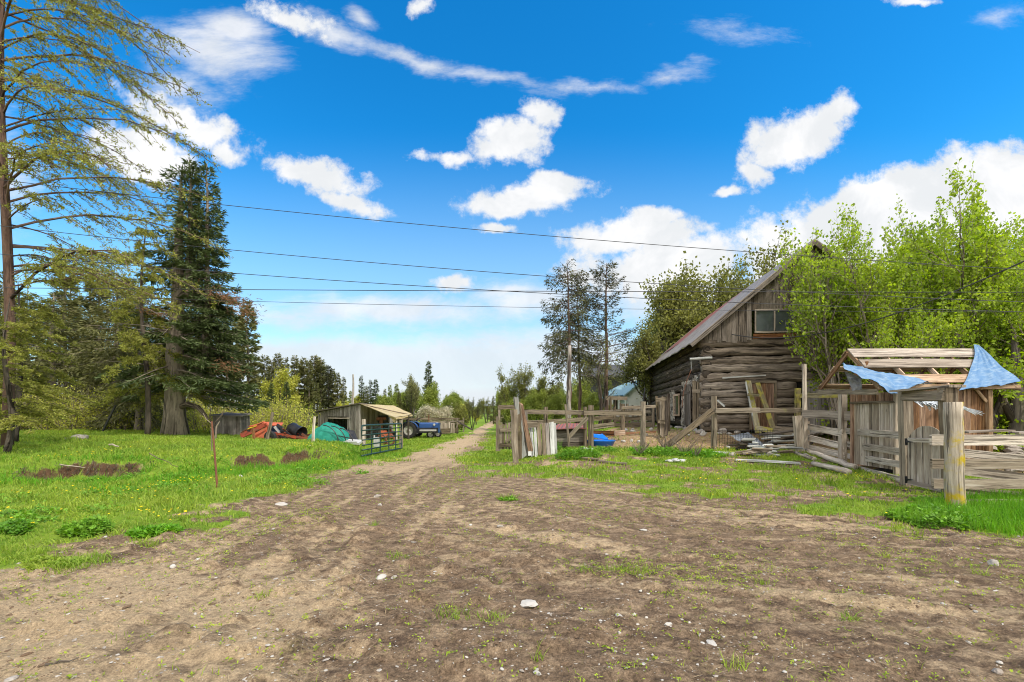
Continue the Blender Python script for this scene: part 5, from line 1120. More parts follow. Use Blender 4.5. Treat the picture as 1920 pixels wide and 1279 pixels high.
m = MB(); c = np.array([TX(783), 30.25, tz+1.22]); th = np.linspace(0, 2*math.pi, 19); ax = nrm([-.5, 0, .85]); u_ = np.array([0, 1, 0]); v_ = np.cross(ax, u_); tube(m, [c+.19*(u_*math.cos(t)+v_*math.sin(t)) for t in th], .016, 5); rod(c, c+[.25, 0, -.35], .02, m=m); m.build('steering_wheel', M['iron'], T)
m = rod((TX(803), 30.2, tz+1.0), (TX(803), 30.2, tz+1.5), .03, .03, 8, 2); m.build('exhaust_pipe', M['rust'], T)
m = MB(); lathe(m, [(0, 0), (.075, 0), (.08, .05), (.05, .1), (0, .1)], (TX(814), 29.96, tz+.85), (.4, -1, 0), 12); m.build('headlight', M['rim'], T)
m = rod((TX(812), 29.6, tz+.3), (TX(812), 30.9, tz+.3), .04, .04, 6, 1); m.build('front_axle', M['iron'], T)
m = MB(); box(m, (TX(806), 29.35, tz+.52), (1.0, .35, .09)); m.build('loader_arm', M['rim'], T)
# fences behind the tractor
fence('rickety board fence behind the blue tractor', G(850, 806),
      [(783, 779, 812, 36, .12), (824, 771, 812, 38, .12), (840, 776, 810, 37, .1), (857, 784, 812, 36, .14), (869, 784, 808, 39, .14), (754, 786, 815, 35, .1), (797, 772, 812, 36, .09)],
      [((752, 786, 35), (862, 785, 37), .12, .05), ((830, 795, 36), (870, 794, 38), .15, .05), ((822, 809, 34), (858, 807, 36), .4, .2), ((752, 796, 35), (870, 789, 38), .1, .05)])
pb2 = thing('board_panel', 'row of upright grey boards standing behind the front of the tractor', 'panel', G(838, 811))
for k in range(9): board(W(820+k*3.9, 812, 35), W(820+k*3.9, 792+(k*5) % 3, 35), .14, .03, ragged=.05).build('board', M['pale'], pb2)
prop('leaning_pole', rod(W(858, 790, 35), W(886, 806, 33.5), .06, .06, 6, 4, .02), 'barkdark', 'dark pole slumping from the rickety fence towards the track', 'pole')
fence('faint far fence behind the red machine', G(470, 790, .5), [(465, 786, 800, 40, .1), (500, 786, 800, 40, .1), (540, 787, 800, 40, .1), (1, 1, 1, 1, 0)][:3], [((455, 787, 40), (552, 787, 40), .1, .05), ((455, 792, 40), (552, 792, 40), .08, .05)])
# grey hut
hut = thing('wooden_hut', 'low grey board hut with a flat roof below the spruce', 'hut', tuple(G(430, 822, .35)))
a = W(399, 0, 24); b = W(458, 0, 24.3)
m = MB(); s = 0; L = b[0]-a[0]
while s < L-.01: w = min(rnd.uniform(.15, .24), L-s); plank(m, (a[0]+s+w/2, 24, .2), (a[0]+s+w/2, 24, 1.47+rnd.uniform(-.02, .02)), w-.008, .03, jit=.004, seg=3); s += w
m.build('front_wall', M['greywall'], hut)
m = MB(); plank(m, (a[0], 24.9, .2), (a[0], 24.9, 1.5), 1.75, .03, (-1, 0, 0)); m.build('side_wall', M['greywall'], hut); m = MB(); plank(m, (a[0]+L, 24.45, .2), (a[0]+L-.05, 24.45, 1.5), .85, .03, (1, 0, 0)); m.build('side_wall', M['greywall'], hut)
m = MB(); sheet(m, ((a[0]-.12, 23.85, 1.52), (a[0]+L+.12, 23.85, 1.50), (a[0]+L+.08, 24.95, 1.60), (a[0]-.12, 25.4, 1.66)), 10, 8, .03, 3, .05, 71); m.build('roof', M['roofwood'], hut)
# red farm machine wreck
mc = thing('farm_machine', 'wrecked orange-red hay machine lying in the grass beside the grey hut', 'farm machine', tuple(G(510, 826, .35)))
def MP(px, py, D=21.): return W(px, py, D)
def plate(name, pts, mat, th=.04, D=21.):
    m = MB(); P = [MP(*p) if len(p) > 2 else MP(p[0], p[1], D) for p in pts]; sheet(m, P, 5, 5, .02, 2, th, int(pts[0][0])); m.build(name, M[mat], mc)
plate('side_panel', [(452, 822, 21), (497, 800, 20.6), (494, 793, 20.7), (450, 813, 21.2)], 'red'); plate('side_panel', [(452, 812, 21.3), (468, 803, 21.2), (494, 793, 20.9), (476, 801, 21.1)], 'rust')
plate('feeder_plate', [(478, 824, 20.6), (496, 822, 20.4), (500, 800, 20.5), (478, 812, 20.7)], 'orange'); plate('top_panel', [(494, 792, 21), (531, 794, 21.6), (528, 799, 21.2), (497, 799, 20.8)], 'orange'); plate('top_panel', [(466, 801, 21), (496, 791, 21.5), (503, 803, 20.8), (488, 800, 20.9)], 'orange')
plate('screen_panel', [(502, 813, 20.9), (535, 815, 21.2), (529, 799, 21.6), (500, 799, 21.4)], 'black')
plate('deck', [(500, 822, 20.4), (583, 826, 20.6), (560, 817, 21.6), (505, 812, 21.6)], 'rust')
for i, (a, b, mt) in enumerate((((512, 812), (582, 824), 'red'), ((525, 816), (583, 828), 'rust'), ((470, 823), (500, 808), 'red'), ((497, 794), (508, 812), 'red'), ((520, 796), (545, 817), 'iron'), ((508, 817), (540, 806), 'iron'), ((535, 815), (556, 821), 'red'), ((515, 800), (525, 812), 'whitejunk'))):
    m = MB(); plank(m, MP(*a, 20.5+.1*(i % 3)), MP(*b, 20.5+.15*(i % 2)), .09, .09, jit=.002); m.build('frame_bar', M[mt], mc)
m = MB(); sheet(m, (MP(464, 806, 20.9), MP(480, 799, 20.8), MP(481, 797, 20.9), MP(466, 803, 21)), 5, 4, .06, 3, .02); m.build('yellow_cover', M['yellow'], mc)
for i in range(26):
    px = rnd.uniform(462, 578); py = 824-rnd.uniform(0, 22)*(1-abs(px-505)/90); a = rnd.uniform(-.9, .5); l = rnd.uniform(5, 17)
    m = MB(); plank(m, MP(px-l*math.cos(a), py+l*math.sin(a)*.7, 20.6+rnd.uniform(-.3, .6)), MP(px+l*math.cos(a), py-l*math.sin(a)*.7, 20.6+rnd.uniform(-.3, .6)), rnd.uniform(.03, .11), rnd.uniform(.02, .06), jit=.004); m.build('frame_bar', M[rnd.choice(['rust', 'rust', 'iron', 'red', 'black', 'twig'])], mc)
c = MP(507, 820, 20.3); m = MB(); lathe(m, [(.12, -.08), (.26, -.08), (.28, 0), (.26, .08), (.12, .08), (.12, -.08)], c, (.2, 1, .1), 18); m.build('wheel', M['rubber'], mc)
c = W(555, 808, 20.9); m = MB(); lathe(m, [(0, -.32), (.26, -.32), (.29, -.28), (.27, .0), (.31, .30), (.33, .34), (.30, .32), (.25, .05), (.0, .04)], c, nrm([.85, -.35, -.35]), 20); prop('black_tub', m, 'black', 'black plastic tub tipped over on the red machine wreck', 'tub', smooth=True)
# posts in front
PL = 'leaning grey posts along the lawn edge'
for (bx, by, tx, ty, D, r_, mt, lab) in ((553, 823, 596, 0, 0, 0, '', ''),): pass
prop('leaning_post', rod(W(500, 824, 19.6)-UP*.15, W(511, 773, 19.6), .08, .06, 6, 4, .01, bulge=.1), 'fence', 'grey post leaning right in front of the red machine', 'post', PL)
prop('leaning_post', rod(W(586, 832, 19.2)-UP*.15, W(590, 781, 19.2), .07, .055, 6, 4, .01, bulge=.1), 'pale', 'slim pale post beside the green tarp', 'post', PL)
prop('rusty_stake', board(W(478, 830, 18.8), W(474, 802, 18.8), .09, .05), 'rustwood', 'short rusty brown stake before the red machine', 'stake')
prop('iron_post', rod(W(193, 808, 20.5), W(217, 760, 20.5), .045, .045, 5, 2), 'black', 'thin black post leaning at the back of the lawn', 'post')
# rod with dead vine beside bank
a = G(408, 914); a[2] = hg(a[0], a[1])-.1; D = a[1]
m = MB(); tube(m, [a, W(404, 870, D), W(401, 830, D), W(397, 790, D)], [.024, .022, .020, .018], 6); prop('rusty_rod', m, 'rust', 'tall thin rusty rod standing at the foot of the bank', 'rod')
m = MB(); tube(m, [W(397, 845, D+.2), W(396, 800, D+.1), W(393, 780, D), W(395, 768, D), W(393, 762, D)], [.013, .012, .010, .008, .005], 5); tube(m, [W(397, 795, D), W(386, 785, D), W(381, 775, D)], [.008, .007, .005], 4)
tube(m, [W(397, 806, D), W(405, 790, D), W(416, 778, D), W(424, 764, D), W(445, 763, D-.2)], [.010, .010, .009, .007, .004], 4); tube(m, [W(417, 779, D), W(416, 768, D), W(421, 765, D)], [.006, .005, .004], 4); prop('dead_sapling', m, 'twig', 'bare dead sapling with crooked branches behind the rusty rod', 'sapling')
m = MB(); tube(m, [W(404, 822, 15.5), W(406, 800, 15.5), W(412, 790, 15.5)], [.03, .025, .012], 5); prop('short_stake', m, 'twig', 'short bent stick beside the dead sapling', 'stick')
# green tarp heap, white bin, gear
gt = thing('covered_heap', 'scrap heap under a bright green tarp beside the tool shed', 'scrap heap', tuple(G(625, 833, .15)))
c = W(622, 820, 20.6); nu, nv = 40, 22; U, Vv = np.meshgrid(np.linspace(-1, 1, nu), np.linspace(-1, 1, nv), indexing='ij')
Hh = np.clip(1-np.abs(U)**2.6, 0, 1)*np.clip(1-np.abs(Vv)**3, 0, 1); Hh = Hh**.5*(.58+.22*fbm(U*2+4, Vv*2, 7)+.12*np.exp(-((U+.25)**2)*9))
Hh = Hh*(1-.25*ss(.3, .9, U)); S = np.stack([c[0]+U*.86+.05*(fbm(U*4, Vv*4, 3)-.5), c[1]+Vv*.7, hg(c[0], c[1])-.03+Hh*.98+.20*(fbm(U*6, Vv*3, 9)-.5)], -1)
m = MB(); I = np.arange(nu*nv).reshape(nu, nv); q = np.stack([I[:-1, :-1], I[1:, :-1], I[1:, 1:], I[:-1, 1:]], -1).reshape(-1, 4); uv = np.stack([U, Vv], -1).reshape(-1, 2); m.add(S.reshape(-1, 3), q, quv=uv[q]); m.build('tarp', M['greentarp'], gt, True)
for k, (dx, s) in enumerate(((-.1, 1.), (.25, .96), (.62, .84))):
    m = MB(); a = np.linspace(0, math.pi*.62, 10); tube(m, [c+[dx+.75*s*math.sin(q)*.9, -.72, -.30+.95*s*math.cos(q)*.9] for q in a], .022, 5); m.build('hoop', M['black'], gt)
m = MB(); sheet(m, (W(650, 805, 20.8), W(664, 808, 20.9), W(672, 826, 20.6), W(655, 826, 20.4)), 6, 6, .05, 2, .02); m.build('mesh_cover', M['black'], gt)
m = MB(); c = W(659, 828, 19.8); sheet(m, (c+[-.32, -.2, -.03], c+[.38, -.2, -.03], c+[.34, .4, .06], c+[-.25, .4, .10]), 10, 6, .04, 3, .10, 5); sheet(m, (c+[-.25, -.22, .02], c+[.3, -.22, .02], c+[.3, -.18, -.12], c+[-.2, -.18, -.12]), 5, 3, .01, 3, .03, 6); prop('white_sink', m, 'whitejunk', 'white basin turned over beside the green tarp', 'sink')
prop('grey_pole', rod(W(635, 817, 19.9), W(662, 823, 19.7), .02, .02, 5, 2), 'iron', 'dark pole lying across the green tarp', 'pole')
m = MB(); box(m, W(706, 829, 21.5)+[0, 0, -.02], (.22, .2, .48)); plank(m, W(702, 838, 21.3), W(702, 816, 21.3), .06, .03, jit=0); prop('white_can', m, 'whitejunk', 'upright white can behind the green gate', 'can')
r = thing('garden_tiller', 'small orange tiller with rusty wheels behind the green gate', 'tiller', G(722, 832))
for dx in (0, .42): c = G(716, 834)+[dx, 0, .26]; m = MB(); lathe(m, [(.22, -.05), (.28, -.05), (.29, 0), (.28, .05), (.22, .05), (.22, -.05)], c, (.3, 1, 0), 20); m.build('wheel', M['rust'], r)
c = G(722, 832); m = MB(); box(m, c+[.1, 0, .42], (.5, .35, .2)); box(m, c+[-.1, 0, .62], (.3, .3, .14)); m.build('engine', M['orange'], r); m = MB(); tube(m, [c+[.1, 0, .5], c+[-.3, .1, .85], c+[-.55, .1, .9]], .02, 5); m.build('handle', M['iron'], r)
r = thing('red_engine_block', 'rust-red engine block on the grass beyond the green gate', 'engine block', G(742, 822)); c = G(735, 822)
m = MB(); box(m, c+[0, 0, .25], (.6, .4, .4)); rod(c+[-.1, 0, .45], c+[-.1, 0, .75], .08, m=m); m.build('block', M['red'], r); m = MB(); lathe(m, [(0, 0), (.16, 0), (.16, .06), (0, .06)], c+[.2, -.26, .3], (0, 1, 0), 14); m.build('pulley', M['iron'], r)
r = thing('barrow', 'upturned pale barrow leaning in the side opening of the tool shed', 'barrow', G(708, 818)); c = G(704, 820)
m = MB(); sheet(m, (c+[-.25, 0, .1], c+[.25, 0, .1], c+[.12, .3, .95], c+[-.12, .3, .95]), 6, 6, .06, 2, .03); m.build('tray', M['whitejunk'], r); m = MB(); lathe(m, [(.1, -.03), (.18, -.03), (.18, .03), (.1, .03)], c+[0, .2, 1.05], (1, .2, 0), 14); m.build('wheel', M['rubber'], r)

# fallen branches on the bank
prop('fallen_branch', rod(W(112, 871, 11.3), W(160, 877, 11.2), .018, .008, 5, 5, .006), 'pale', 'pale fallen branch on the lip of the eroded bank', 'branch')
prop('fallen_branch', rod(W(280, 850, 12.6), W(335, 876, 12.0), .014, .006, 5, 6, .012), 'twig', 'thin fallen branch arching off the right end of the bank scar', 'branch')
prop('fallen_branch', rod(W(205, 834, 14.5), W(222, 837, 14.3), .03, .02, 5, 3, .01), 'pale', 'short pale stick lying on the raised lawn', 'stick')
a = G(90, 1258); prop('fallen_branch', rod((a[0]-.02, a[1], hg(a[0], a[1])+.012), (a[0]+.13, a[1]+.08, hg(a[0], a[1])+.015), .008, .004, 5, 5, .008), 'barkdark', 'small dark twig on the sand at the lower left', 'twig')
a = G(50, 1230); m = MB(); rock(m, (a[0], a[1], hg(a[0], a[1])), (.085, .05, .03), 3); prop('mud_clod', m, 'clod', 'single dark mud clod on the sand at the lower left', 'clod')

# ============================================================ overhead cables
def cable(label, p0, p1, sag, r, mat='wire', group='overhead cables crossing the sky'):
    t = np.linspace(0, 1, 61)[:, None]; P = p0*(1-t)+p1*t; P[:, 2] -= (4*sag*t*(1-t))[:, 0]; m = MB(); tube(m, P, r, 5, False); tag(m.build('power_cable', M[mat], smooth=True), label, 'cable', group)
def line_fit(pts, D, r, label):        # straight spans at one distance, slightly sagging
    (xa, ya), (xb, yb) = pts[0], pts[-1]; a = W(xa, ya, D); b = W(xb, yb, D)
    d = (b-a)/(b[0]-a[0]); A = a+d*(-46-a[0]); B_ = a+d*(46-a[0]); cable(label, A, B_, .0 if len(pts) < 3 else pts[1], r)
cable('highest overhead cable, starting behind the spruce tops', W(-300, 300, 13), W(2200, 520, 13), .38, .009)
cable('second overhead cable from the top', W(-300, 388, 13), W(2200, 575, 13), .46, .009)
cable('third overhead cable from the top', W(-300, 448, 13), W(2200, 590, 13), .40, .009)
cable('fourth overhead cable, level and paler', W(-300, 537, 13), W(2200, 548, 13), .05, .010)
cable('lowest faint overhead cable just under the fourth', W(-300, 540, 13.3), W(2200, 585, 13.3), .20, .006)
t = np.linspace(0, 1, 40); a = W(1372, 627, 19.2); b = W(1980, 462, 12.5)
P = a[None]*(1-t[:, None])+b[None]*t[:, None]; P[:, 2] -= 4*1.02*t*(1-t)*(1-.35*t)
m = MB(); tube(m, P, .02, 6, False); tag(m.build('service_cable', M['wire'], smooth=True), 'sagging service cable from the barn gable up to the right border', 'cable')
# ============================================================ trees
PX = lambda px, D: (px-960)/F*D
# --- big spruce with two tops
def mk_spruce():
    tm, cm = conifer(3, 12.9, .52, 4.0, z0=.20, shape=.72, droop=.5, dens=1.5, nl=.26, nw=.055, gap=.30, sides=12, nw_branch=5, upturn=.1)
    return tm, cm
sx, sy = PX(326, 22), 22.
def two_top():
    tm, cm = conifer(3, 12.6, .45, 3.5, z0=.23, shape=.66, droop=.50, dens=1.35, nl=.26, nw=.055, gap=.34, sides=12, nw_branch=5, upturn=.1, bare=.22, lean=.035, front=.95)
    for (a, b, cx, h, base, Rm, sd) in ((tm, cm, 1.55, 12.9, 3.2, 1.55, 8), (tm, cm, .75, 13.0, 6.5, 1.1, 12)):
        t2, c2 = conifer(sd, h-base, .16, Rm, z0=.08, shape=.7, droop=.4, dens=1.9, nl=.24, nw=.055, gap=.26, nw_branch=5)
        for src, dst in ((t2, a), (c2, b)):
            for v in src.v: v[:, 0] += cx; v[:, 2] += base
            for q in src.q: pass
            off = dst.n
            dst.v += src.v; dst.q += [q+off for q in src.q]; dst.t += [q+off for q in src.t]; dst.qu += src.qu; dst.tu += src.tu; dst.qt += src.qt; dst.tt += src.tt; dst.n += src.n
    # low right skirt and the swooping limb
    rg2 = np.random.RandomState(5); P = np.array([[.3, -.1, 1.35], [.8, -.2, 1.5], [1.3, -.25, 1.35], [1.65, -.3, 1.0], [1.78, -.3, .82], [1.95, -.3, .9]]); tube(tm, P, [.15, .13, .115, .085, .05, .02], 8)
    for k in range(60):                # dead bare limbs low on the trunk
        a = rg2.uniform(0, 6.28); z = rg2.uniform(2.4, 6.5); L = rg2.uniform(.8, 2.6); d = np.array([math.cos(a), math.sin(a), rg2.uniform(-.35, .3)]); q = np.array([0, 0, z]); tube(tm, [q, q+d*L*.5+[0, 0, .1], q+d*L], [.03, .018, .006], 4, False, tone=.9)
    return tm, cm
tree('spruce_tree', 'bigspruce', two_top, 'big two-topped spruce with a thick bare lower trunk on the lawn', 'tree', sx, sy, rz=0.)
# dead red branches: part of the spruce
spr = [o for o in bpy.data.objects if o.name == 'spruce_tree'][0]
rg3 = np.random.RandomState(8); m = MB()
for (px, py, sxx, szz, n) in ((430, 560, .7, .22, 420), (455, 585, .35, .25, 200), (425, 688, .4, .25, 160), (285, 585, .15, .12, 60)):
    c = W(px, py, 20.6); p = c+rg3.normal(0, 1, (n, 3))*[sxx*.6, .5, szz*.6]; p[:, 2] -= (p[:, 0]-c[0])*.15
    cards(m, p, rg3.normal(0, .5, (n, 3))+[.9, 0, -.25], rg3.normal(0, 1, (n, 3)), .2, .03, rg3.rand(n))
o = m.build('dead_branches', M['reddead'], spr)
# spreading lower-right spruce boughs
def side_boughs():
    m = MB(); tm_ = MB(); r_ = np.random.RandomState(4)
    for (zc, L, n, yo) in ((2.0, 4.2, 5, 0), (2.8, 4.2, 6, 0), (3.6, 3.9, 6, 0), (4.4, 3.5, 6, 0), (5.2, 3.1, 5, 0), (6.2, 2.6, 5, 0)):
        for k in range(n):
            a = r_.uniform(-.9, .75); l = L*r_.uniform(.7, 1.05); dh = np.array([math.cos(a), math.sin(a), 0]); sd = np.array([-dh[1], dh[0], 0]); u = np.linspace(0, 1, 8); Bp = np.array([0, 0, zc])+dh*l*u[:, None]; Bp[:, 2] += l*(.10*u-.38*u**2+.14*u**4)+r_.uniform(-.2, .2)
            tube(tm_, Bp, .05*(1-u*.85), 5, False)
            K = int(420*l/4); uu = r_.uniform(.3, 1, K)**.8; base = np.stack([np.interp(uu, u, Bp[:, i]) for i in range(3)], 1); lat = r_.uniform(-1, 1, K); env = .30*l*(1.15-uu)
            p = base+(sd*lat[:, None]+dh*.5*np.abs(lat)[:, None])*env[:, None]; p[:, 2] -= np.abs(lat)*env*.3+r_.exponential(.07, K)
            cards(m, p, sd*np.sign(lat)[:, None]*.6+dh+r_.normal(0, .35, (K, 3))-[0, 0, .2], r_.normal(0, .5, (K, 3))+[0, 0, 1], .27*r_.uniform(.6, 1.3, K), .06, r_.rand(K))
    return tm_, m
tm_, m_ = side_boughs()
for q in (tm_, m_):
    for v in q.v: v += np.array([sx, sy, hg(sx, sy)], np.float32)
tm_.build('side_limbs', M['bark'], spr); m_.build('side_boughs', M['spruce'], spr)

# --- near larch at the left border, with long drooping limbs
def larch(seed, h, r0, nb, zlo, zhi, Lr, arc, K_, lean=0., dirs=None, nl=.07, nw=.02, sag=.35, tuft=5):
    r_ = np.random.RandomState(seed); tm = MB(); cm = MB(); n = 16; t = np.linspace(0, 1, n); P = np.stack([lean*t**1.5*h+.12*np.sin(t*7), .1*np.cos(t*5), t*h], 1)
    tube(tm, P, (r0*(1-t)**.75+.008)[:, None]*(1+r_.uniform(-.08, .08, (n, 10))), 10)
    ps, ds = [], []
    for k in range(nb):
        z = zlo+(zhi-zlo)*(k+r_.rand())/nb; a = dirs(r_) if dirs else r_.uniform(0, 6.28); L = r_.uniform(*Lr)*(1-.45*(z/h)**2); dh = np.array([math.cos(a), math.sin(a), 0]); sd = np.array([-dh[1], dh[0], 0])
        u = np.linspace(0, 1, 10); c = np.array([np.interp(z, P[:, 2], P[:, i]) for i in range(3)]); g = arc+r_.normal(0, .12)
        B_ = c+dh*L*u[:, None]+sd*(r_.normal(0, .18)*L*u**2)[:, None]+np.cumsum(r_.normal(0, .03*L/4, (10, 3)), 0); B_[:, 2] += L*(g*u-sag*u**2)
        tube(tm, B_, r0*.27*(L/6)*(1-u*.92)+.005, 5, False)
        for j in range(int(L*7)):
            f = r_.uniform(.15, 1); q = np.array([np.interp(f, u, B_[:, i]) for i in range(3)]); l2 = L*.28*(1.15-f)*r_.uniform(.4, 1.2)+.15; s_ = r_.choice([-1, 1]); d2 = nrm(sd*s_*r_.uniform(.4, 1)+dh*.8+[0, 0, r_.uniform(-.5, .15)])
            Q = q+d2*l2*np.linspace(0, 1, 5)[:, None]+np.cumsum(r_.normal(0, .03, (5, 3)), 0); Q[:, 2] -= .25*l2*np.linspace(0, 1, 5)**2
            tube(tm, Q, [.012, .010, .008, .006, .003], 3, False)
            kk = max(2, int(l2*K_)); v = r_.uniform(.05, 1, kk); pp = np.stack([np.interp(v, np.linspace(0, 1, 5), Q[:, i]) for i in range(3)], 1)+r_.normal(0, .035, (kk, 3)); ps.append(np.repeat(pp, tuft, 0))
    p = np.concatenate(ps); k = len(p); cards(cm, p+r_.normal(0, .015, (k, 3)), r_.normal(0, 1, (k, 3))+[.2, 0, -.1], r_.normal(0, 1, (k, 3)), nl*r_.uniform(.6, 1.4, k), nw*r_.uniform(.7, 1.4, k), r_.rand(k))
    return tm, cm
tree('larch_tree', 'nearlarch', lambda: larch(31, 19., .145, 56, 4.6, 18.5, (3.2, 6.6), .42, 12, dirs=lambda r: r.normal(-.1, .95), nl=.08, nw=.028, sag=.5, lean=.015), 'tall budding larch rising past the left border with long arching limbs', 'tree', PX(6, 14.5), 14.5, trunkm='barkred', crownm='larch', rz=0.)
# hanging yellowish tree between the larch and the spruce
tree('larch_tree', 'midlarch', lambda: larch(37, 9.6, .11, 46, 1.8, 9.3, (1.0, 2.4), .05, 30, nl=.12, nw=.035, sag=.55, tuft=5), 'yellowish drooping larch just left of the spruce trunk', 'tree', PX(272, 21.2), 21.2, trunkm='barkdark', crownm='larch', sc_=(1., 1., 1.02))
tree('larch_tree', 'midlarch', None, 'small yellow-green larch low at the left border', 'tree', PX(34, 15.5), 15.5, trunkm='barkdark', crownm='larch', sc_=(.85, .85, .56))
tree('larch_tree', 'midlarch', None, 'low drooping larch hiding the trunk base of the tall border larch', 'tree', PX(14, 13.4), 13.4, trunkm='barkdark', crownm='larch', sc_=(.72, .72, .47), rz=1.)
tree('larch_tree', 'midlarch', None, 'leafy young larch right against the spruce top, yellow clumps', 'tree', PX(338, 22.7), 22.7, trunkm='barkdark', crownm='larch', sc_=(.9, .9, 1.1), rz=2.)
tree('spruce_tree', 'olivespruce', lambda: conifer(41, 9., .2, 2.6, z0=.16, shape=.6, droop=.55, dens=1.1, nl=.26, nw=.055, gap=.34, wisp=.4), 'olive wispy spruce in the shade left of the big spruce', 'tree', PX(215, 26), 26, crownm='spruceolive')
tree('spruce_tree', 'olivespruce', None, 'olive spruce filling the gap behind the small border larch', 'tree', PX(95, 27), 27, crownm='spruceolive', sc_=(1.1, 1.1, .88))
tree('spruce_tree', 'olivespruce', None, 'dull spruce behind the left edge of the big spruce', 'tree', PX(262, 24.5), 24.5, crownm='spruceolive', sc_=(1., 1., .86))

# --- far tree line: variants then copies
mk_pine = lambda s, w=1.: (lambda: conifer(s, 10., .13, 1.25*w, z0=.34, shape=.6, droop=.25, dens=2.6, nl=.34, nw=.09, gap=.34, sides=6, nw_branch=4, upturn=.25, bare=.15))
mk_fir = lambda s, w=1.: (lambda: conifer(s, 10., .15, 1.8*w, z0=.07, shape=.85, droop=.3, dens=1.4, nl=.34, nw=.10, gap=.34, sides=6, nw_branch=4))
mk_dec = lambda s: (lambda: norm_h(decid(s, 10., .16, 4, (7, 5, 4), (25, 55), .14, .55, .25, 5, .24, .17, .28, stems=2, spread=.3, base_len=.5), 10.))
mk_thin = lambda s: (lambda: norm_h(decid(s, 10., .10, 4, (8, 4, 3), (22, 42), .2, .42, .35, 2, .16, .11, .16, stems=5, spread=.28, base_len=.62), 10.))
VAR = {'pine_a': mk_pine(101), 'pine_b': mk_pine(102, .8), 'pine_c': mk_pine(103, 1.2), 'fir_a': mk_fir(111), 'fir_b': mk_fir(112, .75), 'fir_c': mk_fir(113, 1.15), 'dec_a': mk_dec(121), 'dec_b': mk_dec(122), 'dec_c': mk_dec(123), 'thin_a': mk_thin(131)}
NAMES = {'pine': 'pine_tree', 'fir': 'fir_tree', 'dec': 'broadleaf_tree', 'thin': 'thin_tree'}
def far(key, px, top, D, label, crown=None, trunk=None, group='trees of the far tree line', wide=1.):
    x = PX(px, D); z0_ = hg(x, D); hgt = W(0, top, D)[2]-z0_; s = hgt/10.; k = key.split('_')[0]
    cr = crown or {'pine': 'farpine', 'fir': 'farpine', 'dec': 'farleaf', 'thin': 'olive'}[k]; tr = trunk or ('barkdark' if k != 'pine' else 'bark')
    return tree(NAMES[k], key, VAR[key], label, 'tree', x, D, group, tr, cr, (s*wide, s*wide, s))
L1 = 'trees of the dark pine stand left of the tool shed'
for key, px, top, D, lab, kw in (
    ('pine_c', 497, 664, 46, 'broad dark pine at the left end of the stand, touching the spruce', {}), ('pine_a', 519, 660, 44, 'second dark pine of the stand, with a thin pale trunk', {}),
    ('dec_a', 530, 684, 40, 'bright yellow-green maple glowing inside the dark pine stand', dict(crown='bush')), ('pine_b', 553, 664, 45, 'dark pine right behind the bright maple', {}),
    ('pine_c', 570, 668, 43, 'heavy pine with the rounded top in the middle of the stand', {}), ('pine_a', 587, 664, 44, 'highest peaked pine in the middle of the stand', dict(wide=1.2)),
    ('pine_b', 603, 672, 44, 'pine with bare lower stem right of the highest one', dict(wide=1.2)), ('fir_a', 616, 682, 42, 'dense brownish pine where the stand slopes down', dict(crown='pineneedle')),
    ('fir_c', 632, 697, 42, 'full green fir at the right shoulder of the stand', {}), ('fir_b', 645, 704, 45, 'slim fir ending the stand on the right', {}),
    ('fir_a', 538, 712, 36, 'small dark fir standing under the bright maple', dict(crown='spruce')), ('fir_c', 510, 716, 37, 'small dark fir beside the spruce boughs', dict(crown='spruce')),
    ('dec_c', 650, 745, 38, 'light green shrubby tree behind the lean-to roof', dict(crown='bush')), ('fir_b', 594, 715, 40, 'small brownish fir in front of the tall pines', {})): far(key, px, top, D, lab, group=L1, **kw)
for key, px, top, D, lab, kw in (
    ('pine_b', 536, 668, 45, 'thin dark pine between the pale-stemmed pine and the one behind the maple', {}), ('pine_c', 561, 672, 46, 'pine half hidden between two taller pines of the stand', {}), ('pine_b', 579, 676, 42, 'narrow pine just left of the highest one', {}),
    ('pine_a', 595, 668, 46, 'pine crowded against the right side of the highest one', {}), ('pine_c', 610, 682, 45, 'shorter pine on the falling edge of the stand', {}), ('pine_a', 624, 690, 44, 'pine above the left end of the lean-to roof', {}), ('pine_b', 508, 672, 43, 'narrow pine right beside the spruce boughs', {})): far(key, px, top, D, lab, group=L1, **kw)
L2 = 'conifers behind the tool shed'
for key, px, top, D, lab, kw in (
    ('fir_b', 677, 702, 60, 'slender dark spruce standing free right of the bare trunk', dict(crown='spruce')), ('fir_b', 695, 710, 62, 'left of the two close spruces behind the awning', dict(crown='spruce')),
    ('fir_a', 705, 709, 60, 'right of the two close spruces behind the awning', dict(crown='spruce')), ('fir_c', 686, 722, 55, 'low wide fir behind the lean-to roof peak', {}), ('fir_b', 722, 727, 60, 'short fir on the slope right of the two close spruces', {}),
    ('dec_b', 731, 733, 58, 'small leafy tree above the awning', {}), ('fir_a', 748, 732, 60, 'short green fir above the outer awning end', {}), ('fir_c', 762, 728, 58, 'green fir left of the flowering tree', {}),
    ('thin_a', 773, 698, 56, 'bare-looking thin tree left of the tall dark spruce', dict(crown='farpine')), ('fir_a', 803, 674, 52, 'tall dark spruce poking above the flowering tree', dict(crown='spruce', wide=.8)), ('dec_c', 794, 710, 50, 'green tree at the foot of the tall dark spruce', {}),
    ('fir_b', 816, 712, 56, 'green fir between the tall spruce and the flowering tree', {}), ('dec_b', 660, 735, 60, 'light leafy tree beyond the bare trunk', dict(crown='bush'))): far(key, px, top, D, lab, group=L2, **kw)
m = MB(); a = W(661, 800, 58); rod(a, W(662, 702, 58), .22, .1, 6, 6, .03, m); prop('dead_tree', m, 'birch', 'slim pale dead trunk rising behind the lean-to roof', 'dead tree')
L3 = 'trees around the end of the track'
